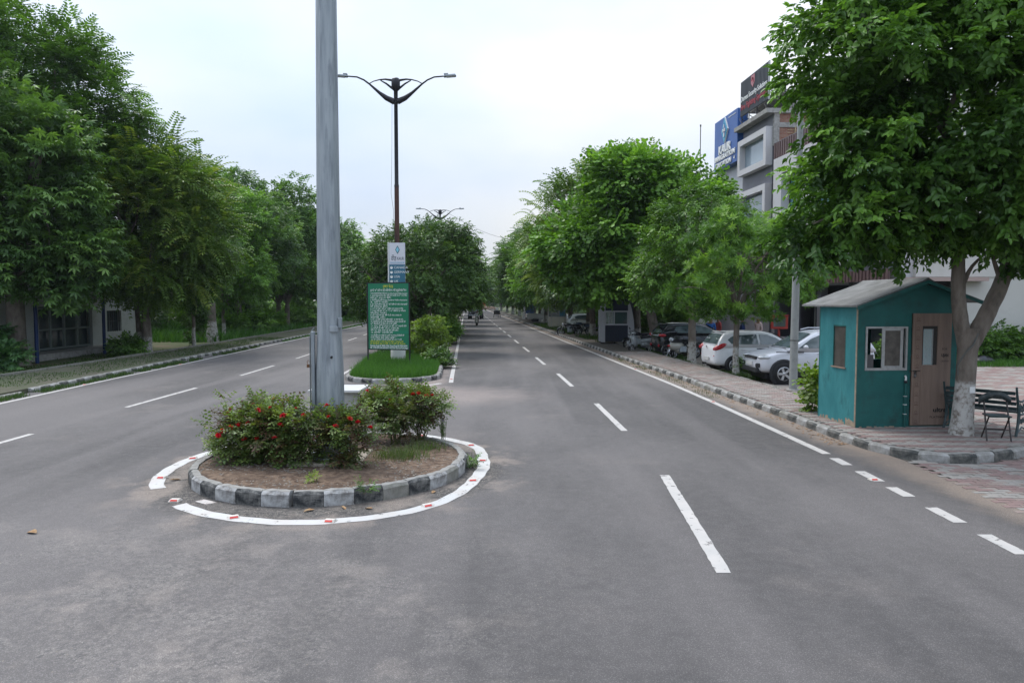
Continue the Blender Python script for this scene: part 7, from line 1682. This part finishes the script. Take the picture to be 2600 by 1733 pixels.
# ------------------------------------------------------------------ right-hand buildings
M_mar = mat('maroon_cladding', (0.115, 0.070, 0.068), .55, col2=(0.14, 0.088, 0.084), scale=1.0, stretch=(3, 3, .4)); M_gclad = mat('grey_cladding', (0.105, 0.105, 0.125), .5, col2=(0.13, 0.13, 0.15), scale=.6)
M_wfr = mat('white_render', (0.53, 0.52, 0.53), .75, grime=(0.48, 0.46, 0.44), gscale=.7); M_tg = mat('teal_glass', (0.10, 0.24, 0.27), .06, spec=1.0, col2=(0.16, 0.33, 0.36), scale=.5); M_gg = mat('grey_glass', (0.20, 0.26, 0.31), .06, spec=1.0, col2=(0.28, 0.34, 0.38), scale=.3)
M_wall = mat('cream_wall', (0.52, 0.50, 0.46), .85, col2=(0.57, 0.555, 0.52), scale=.5, grime=(0.42, 0.40, 0.35), gscale=.5)
def brick():
    m = bpy.data.materials.new('raw_brick'); m.use_nodes = True; t = m.node_tree; n = t.nodes; l = t.links; b = n['Principled BSDF']; b.inputs['Roughness'].default_value = .9
    tc_ = n.new('ShaderNodeTexCoord'); mp_ = n.new('ShaderNodeMapping'); mp_.inputs['Rotation'].default_value = (R(90), 0, 0); br = n.new('ShaderNodeTexBrick')
    br.inputs['Scale'].default_value = 1; br.inputs['Brick Width'].default_value = .24; br.inputs['Row Height'].default_value = .085; br.inputs['Mortar Size'].default_value = .010
    br.inputs['Color1'].default_value = (0.23, 0.085, 0.055, 1); br.inputs['Color2'].default_value = (0.30, 0.15, 0.10, 1); br.inputs['Mortar'].default_value = (0.22, 0.19, 0.16, 1)
    l.new(tc_.outputs['Object'], mp_.inputs[0]); l.new(mp_.outputs[0], br.inputs[0]); l.new(br.outputs[0], b.inputs[0]); return m
M_brick = brick()
BO = (17.26, 32.0, 0); BRZ = R(3.78)
t = thing('office_building', 'four-storey office building with maroon ribbed cladding and a white window frame', 'building', BO, BRZ)
mb = MB(); mb.bb(2.6, 12, .1, 13, 0, 3.5); mb.build('ground_floor_wall', M_clad, t)
for a, b_ in ((1.0, 3.4), (4.2, 6.6), (7.4, 9.6), (10.2, 12.4)): MB().bb(2.55, 2.598, a, b_, .3, 3.0).build('shop_window', M_glass, t)
for y in (.25, 3.8, 7.0, 10.0, 12.75): MB().bb(.05, .45, y - .2, y + .2, 0, 3.5).build('pillar', M_gclad, t)
MB().bb(-.6, 2.5, .2, 13, 0, .18).build('step', M_gclad, t); MB().bb(-.2, 2.5, .4, 13, .18, .36).build('step', M_gclad, t)
for y in (5.0, 5.35, 9.3): MB().bb(1.0, 1.06, y, y + .05, .36, 3.4).build('door_post', M_alu, t)
mb = MB(); mb.bb(.15, 12, .1, 13, 3.5, 12.1); mb.build('upper_wall', M_wfr, t)
# ribs
rib = MB().bb(-.05, 0, .0, .17, 0, 1).mesh('cladding_panel', M_mar)
def ribs(y0, y1, z0, z1, x=0.10, step=.30):
    MB().bb(x, x + .04, y0, y1, z0, z1).build('cladding_backing', M_mar, t)
    y = y0 + .03
    while y + .17 < y1:
        o = link('cladding_panel', rib, t, (x, y, z0)); o.scale = (1, 1, z1 - z0); y += step
ribs(.0, 13.0, 3.5, 4.02, -.32); ribs(0.0, 12.0, 11.22, 12.35, -.02); ribs(12.02, 13.0, 4.38, 12.35, -.02)
MB().bb(-.34, .14, 0, 13, 4.02, 4.36).build('fascia_band', M_gclad, t)
MB().bb(-.02, .14, 0, 13, 12.355, 12.40).build('coping', M_gclad, t)
mb = MB(); holes = [(a, b_, c, d) for a, b_ in ((.9, 3.4), (4.6, 7.2), (8.4, 10.9)) for c, d in ((4.40, 6.9), (7.7, 10.2))]
yz = sorted({.0, 12.0, *[h[0] for h in holes], *[h[1] for h in holes]}); zz_ = sorted({4.36, 11.2, *[h[2] for h in holes], *[h[3] for h in holes]})
for a, b_ in zip(yz, yz[1:]):
    for c, d in zip(zz_, zz_[1:]):
        if not any(h[0] < (a + b_) / 2 < h[1] and h[2] < (c + d) / 2 < h[3] for h in holes): mb.bb(-.45, .14, a, b_, c, d)
mb.build('white_frame', M_wfr, t)
for a, b_, c, d in holes:
    f = MB(); f.bb(.05, .10, a, a + .09, c, d); f.bb(.05, .10, b_ - .09, b_, c, d); f.bb(.05, .10, (a + b_) / 2 - .04, (a + b_) / 2 + .04, c, d); f.bb(.05, .10, a + .09, b_ - .09, d - .08, d)
    w_ = f.build('window', M_clad, t); MB().bb(.11, .135, a, b_, c, d).build('pane', M_tg, w_)
t2 = thing('white_building', 'plain cream-white building wall behind the forked tree on the far right', 'building', (17.9, 31.9, 0), R(0)); 
mb = MB(); mb.bb(0.2, 22, .0, 12, 3.65, 13.5); mb.bb(2.4, 22, 0.05, 12, 0, 3.65); mb.build('wall', M_wall, t2); MB().bb(-.6, 3.2, -.45, 0, 3.45, 3.62).build('ledge', mat('pinkish_ledge', (0.40, 0.30, 0.27), .8), t2)
for x in (6.5, 12, 17.5): MB().bb(x, x + .06, -.03, 0, 0, 13.5).build('down_pipe', M_alu, t2)
# grey block with big framed window
t = thing('grey_building', 'taller grey-clad building block with a big white-framed window and unfinished brick side', 'building', (BO[0] - .066 * 13, BO[1] + 13.02, 0), BRZ)
MB().bb(.1, 10, .22, 5, 0, 14.3).build('core', M_gclad, t); mb = MB()
for i in range(5): mb.bb(.02, .098, .22 + i * .96, 1.17 + i * .96, 0, 14.3)
mb.build('cladding', M_gclad, t)
MB().bb(.35, 10, .12, .218, 12.3, 14.3).build('brick_wall', M_brick, t)
for a, b_, c, d in ((.35, 10, 13.45, 13.75),): MB().bb(a, b_, .06, .118, c, d).build('tie_beam', M_conc, t)
MB().bb(.0, .35, .02, .218, 12.3, 14.3).build('corner_column', M_conc, t)
MB().bb(-.55, 10.2, -.1, 5.3, 14.3, 14.58).build('roof_slab', M_conc, t)
MB().bb(1.3, 10, .6, 5, 14.58, 15.6).build('penthouse', M_conc, t); MB().bb(.4, 10.3, .2, 5.2, 15.6, 15.85).build('penthouse_slab', M_conc, t)
for z0, z1 in ((11.15, 13.55), (7.4, 10.0)):
    f = MB(); y0, y1 = .25, 4.9; k = .38
    for a, b_, c, d in ((y0, y1, z1 - k, z1), (y0, y1, z0, z0 + k), (y0, y0 + k, z0 + k, z1 - k), (y1 - k, y1, z0 + k, z1 - k)): f.bb(-.42, .02, a, b_, c, d)
    w_ = f.build('window', M_wfr, t); MB().bb(-.02, .015, y0 + k, y1 - k, z0 + k, z1 - k).build('pane', M_gg, w_)
mb = MB()
for z in (12.5, 12.7, 12.9, 13.1, 13.3): mb.cyl((.9, .08, z), (2.1, .08, z - .05), .015, n=5)
for x in (1.3, 1.7): mb.cyl((x, .05, 12.3), (x + .1, .05, 13.5), .03, n=6)
mb.build('bamboo_ladder', mat('bamboo', (0.45, 0.36, 0.2), .7), t)
# rooftop sign
FR = Matrix(((0, 0, -1), (-1, 0, 0), (0, 1, 0)))     # text x -> -Y(local), y -> Z
ROT = FR.to_euler()
t = thing('rooftop_sign', 'dark ribbed rooftop billboard for a security and fire fighting firm on steel struts', 'sign', (BO[0] - .066 * 13 - .35, BO[1] + 13.1, 14.58), BRZ)
M_sg = mat('sign_dark_grey', (0.045, 0.050, 0.058), .5)
MB().bb(0, .06, 0.05, 4.6, .62, 2.95).build('panel', M_sg, t)
sl = MB().bb(-.03, 0, 0, .12, 0, 2.31).mesh('panel_slat', M_sg)
for i in range(22): link('panel_slat', sl, t, (0, .06 + i * .207, .63))
MB().bb(-.035, .07, 0, .045, .6, 2.97).build('edge_trim', M_alu, t)
for y in (.4, 1.9, 3.2, 4.4):
    mb = MB(); mb.cyl((.05, y, -.02), (.05, y, .7), .035, n=6); mb.cyl((.05, y, .45), (.9, y + .1, 0), .025, n=5); mb.cyl((.05, y, .1), (.05, y + .5, .62), .02, n=5); mb.build('strut', M_darkmetal, t)
mb = MB(); mb.cyl((.05, .03, 2.2), (1.9, .05, .2), .03, n=6); mb.cyl((.05, .03, 1.3), (1.0, .05, .1), .03, n=6); mb.build('strut', M_darkmetal, t)
text('lettering', 'Dumex Security Solutions', .50, M_txtw, t, loc=(-.045, 2.3, 1.72), rot=ROT, width=4.2, ext=.01, bold=.006)
text('lettering', 'Fire Fighting Systems', .52, M_txtr, t, loc=(-.045, 2.3, 1.16), rot=ROT, width=4.3, ext=.01, bold=.010)
lg = mat('logo_rose', (0.42, 0.16, 0.18), .5)
MB().extr([(2.15, 2.85), (2.75, 2.85), (2.75, 2.35), (2.45, 2.05), (2.15, 2.35)], 'x', -.05, -.032).build('logo', lg, t); MB().lathe([(.0, 0), (.16, 0), (.16, .02)], (-.055, 2.45, 2.52), n=16, M=Matrix.Rotation(R(-90), 3, 'Y')).build('logo_centre', mat('logo_red', (0.35, 0.06, 0.08), .5), t)
# blue sign on the next building
t = thing('pale_building', 'pale grey building at the end of the row, carrying a tall blue sign', 'building', (BO[0] - .066 * 18, BO[1] + 18.4, 0), BRZ)
MB().bb(.5, 10, .0, 7.5, 0, 12.5).build('wall', M_gclad, t); MB().bb(.3, .495, .0, 7.5, 9.8, 12.5).build('parapet', M_wpanel, t)
t = thing('blue_sign', 'tall blue sign with a diamond logo and white raised letters reading KAUR IMMIGRATION EDUCATION', 'sign', (BO[0] - .066 * 18 - .3, BO[1] + 18.35, 12.4), BRZ)
M_bs = mat('sign_blue', (0.020, 0.085, 0.30), .4, col2=(0.025, 0.10, 0.34), scale=1.5)
MB().bb(0, .75, 0, 4.55, 0, 3.65).build('panel', M_bs, t)
M_cy = mat('logo_cyan', (0.05, 0.34, 0.50), .4)
dm = lambda s: [(2.25 + .62 * s, 2.62), (2.25, 2.62 + .95 * s), (2.25 - .62 * s, 2.62), (2.25, 2.62 - .95 * s)]
MB().extr(dm(1), 'x', -.10, -.003).build('logo', M_txtw, t); MB().extr(dm(.93), 'x', -.12, -.102).build('logo_ring', M_cy, t); MB().extr(dm(.58), 'x', -.14, -.122).build('logo_centre', M_bs, t)
text('lettering', 'KAUR', .30, M_txtw, t, loc=(-.15, 2.25, 2.62), rot=ROT, width=.6, ext=.01, bold=.01)
MB().bb(-.16, -.142, 2.2, 2.3, 2.8, 3.05).build('logo_mark', M_txtw, t); MB().bb(-.16, -.142, 2.15, 2.3, 2.15, 2.45).build('logo_mark', M_txtw, t)
text('lettering', 'KAUR', .85, M_txtw, t, loc=(-.05, 2.3, 1.32), rot=ROT, width=2.4, ext=.04, bold=.03)
text('lettering', 'IMMIGRATION', .50, M_txtw, t, loc=(-.05, 2.28, .78), rot=ROT, width=4.0, ext=.03, bold=.02)
text('lettering', 'EDUCATION', .50, M_txtw, t, loc=(-.05, 2.55, .28), rot=ROT, width=3.1, ext=.03, bold=.02)
text('lettering', 'www.kaurimmigration', .14, M_txtw, t, loc=(-.02, 1.0, 3.4), rot=ROT, width=1.4, ext=.005)
MB().lathe([(0, 0), (.12, 0), (.12, .03)], (-.02, .45, .36), n=12, M=Matrix.Rotation(R(-90), 3, 'Y')).build('dot', M_txtw, t)
t = thing('roof_mast', 'thin antenna mast standing left of the blue sign', 'antenna', (15.2, 58, 12.0)); MB().cyl((0, 0, 0), (0, 0, 4.6), .035, n=6).build('rod', M_darkmetal, t); MB().cyl((0, 0, 4.6), (0, 0, 4.75), .06, n=6).build('cap', M_darkmetal, t)
t = thing('low_block', 'low pale block below the antenna mast, mostly behind the trees', 'building', (14.6, 56, 0), BRZ); MB().bb(0, 8, 0, 7, 0, 12).build('wall', M_wfr, t)
# red hose cabinet
t = thing('hose_cabinet', 'red fire hose cabinet on a red post in front of the office building', 'fire cabinet', (11.3, 30, -.03), R(-10)); M_fr = mat('fire_red', (0.33, 0.035, 0.025), .5)
MB().cyl((0, 0, 0), (0, 0, 1.45), .05, n=10).build('post', M_fr, t); MB().bb(-.34, .34, -.12, .12, 1.42, 1.98).build('box', M_fr, t, bevel=.01); MB().bb(-.24, .24, -.128, -.121, 1.52, 1.88).build('door_glass', M_glass, t); MB().bb(-.38, .38, -.16, .16, 1.98, 2.01).build('lid', M_fr, t)

# ------------------------------------------------------------------ left white building
t = thing('roadside_building', 'low white building with a dark glass door behind the big left trees', 'building', (-21.8, 31.0, -.05), R(1.5))
M_lw = mat('greyish_white_wall', (0.44, 0.45, 0.43), .85, grime=(0.26, 0.27, 0.22), gscale=1.2, glo=.5, ghi=.8)  # one grey-white wall colour with random darker grime
mb = MB(); Dy0, Dy1 = 1.7, 6.1
for a, b_, c, d in ((-5.5, Dy0, .0, 6.8), (Dy1, 7.5, 0, 6.8), (9.0, 10.6, 0, 6.8), (Dy0, Dy1, 2.35, 6.8), (7.5, 9.0, 0, .95), (7.5, 9.0, 2.1, 6.8)): mb.bb(-.25, 0, a, b_, c, d)
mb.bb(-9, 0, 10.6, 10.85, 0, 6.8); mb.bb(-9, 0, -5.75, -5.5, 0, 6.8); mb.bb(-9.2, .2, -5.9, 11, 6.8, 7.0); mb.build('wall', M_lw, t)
MB().bb(-.35, -.30, Dy0, Dy1, .2, 2.35).build('dark_glazing', M_glass, t)
n = 4; wdt = (Dy1 - Dy0) / n
for i in range(n):
    f = MB(); a, b_ = Dy0 + i * wdt, Dy0 + (i + 1) * wdt
    for p, q, c, d in ((a, a + .07, .3, 2.30), (b_ - .07, b_ - .005, .3, 2.30), (a + .07, b_ - .07, 2.22, 2.30), (a + .07, b_ - .07, .3, .40), (a + .07, b_ - .07, 1.22, 1.30)): f.bb(-.2, -.13, p, q, c, d)
    f.build('door_leaf_frame', mat('grey_door_frame', (0.20, 0.23, 0.22), .5), t)
MB().bb(0, 1.3, -5, 9.5, 0, .28).build('porch_step', M_conc, t); MB().bb(0, 1.9, -1.8, 6.5, 2.75, 2.95).build('porch_roof', M_lw, t)
for y in (-1.2, 4.0): MB().cyl((1.72, y, 0), (1.72, y, 2.75), .075, n=12).build('porch_post', mat('blue_post', (0.012, 0.035, 0.13), .5), t)
f = MB()
for i in range(7): f.bb(-.08, -.05, 7.55 + i * .22, 7.575 + i * .22, .95, 2.1)
f.bb(-.08, -.05, 7.5, 9.0, 1.5, 1.53); w_ = f.build('window_grille', M_black, t); MB().bb(-.22, -.2, 7.5, 9.0, .95, 2.1).build('pane', M_glass, w_)
for y in (-3.5, 2.5, 7.5):
    MB().bb(.001, .03, y, y + 1.5, 4.2, 5.5).build('window', M_glass, t)
# clean-up of unused helper empties
for o in list(COL.objects):
    if o.type == 'EMPTY' and not o.children: bpy.data.objects.remove(o)

# ------------------------------------------------------------------ humid air
hz = MB().bb(-120, 120, -12, 330, -1.2, 24).build('haze', None); hz.data.materials.clear()
hm = bpy.data.materials.new('haze'); hm.use_nodes = True; n = hm.node_tree.nodes; n.clear()
ho = n.new('ShaderNodeOutputMaterial'); pv_ = n.new('ShaderNodeVolumePrincipled'); pv_.inputs['Color'].default_value = (0.80, 0.88, 1.0, 1); pv_.inputs['Density'].default_value = 0.0002; pv_.inputs['Anisotropy'].default_value = 0.3
hm.node_tree.links.new(pv_.outputs[0], ho.inputs['Volume']); hz.data.materials.append(hm); hz['kind'] = 'stuff'
SC.cycles.volume_bounces = 0; SC.cycles.volume_step_rate = 8
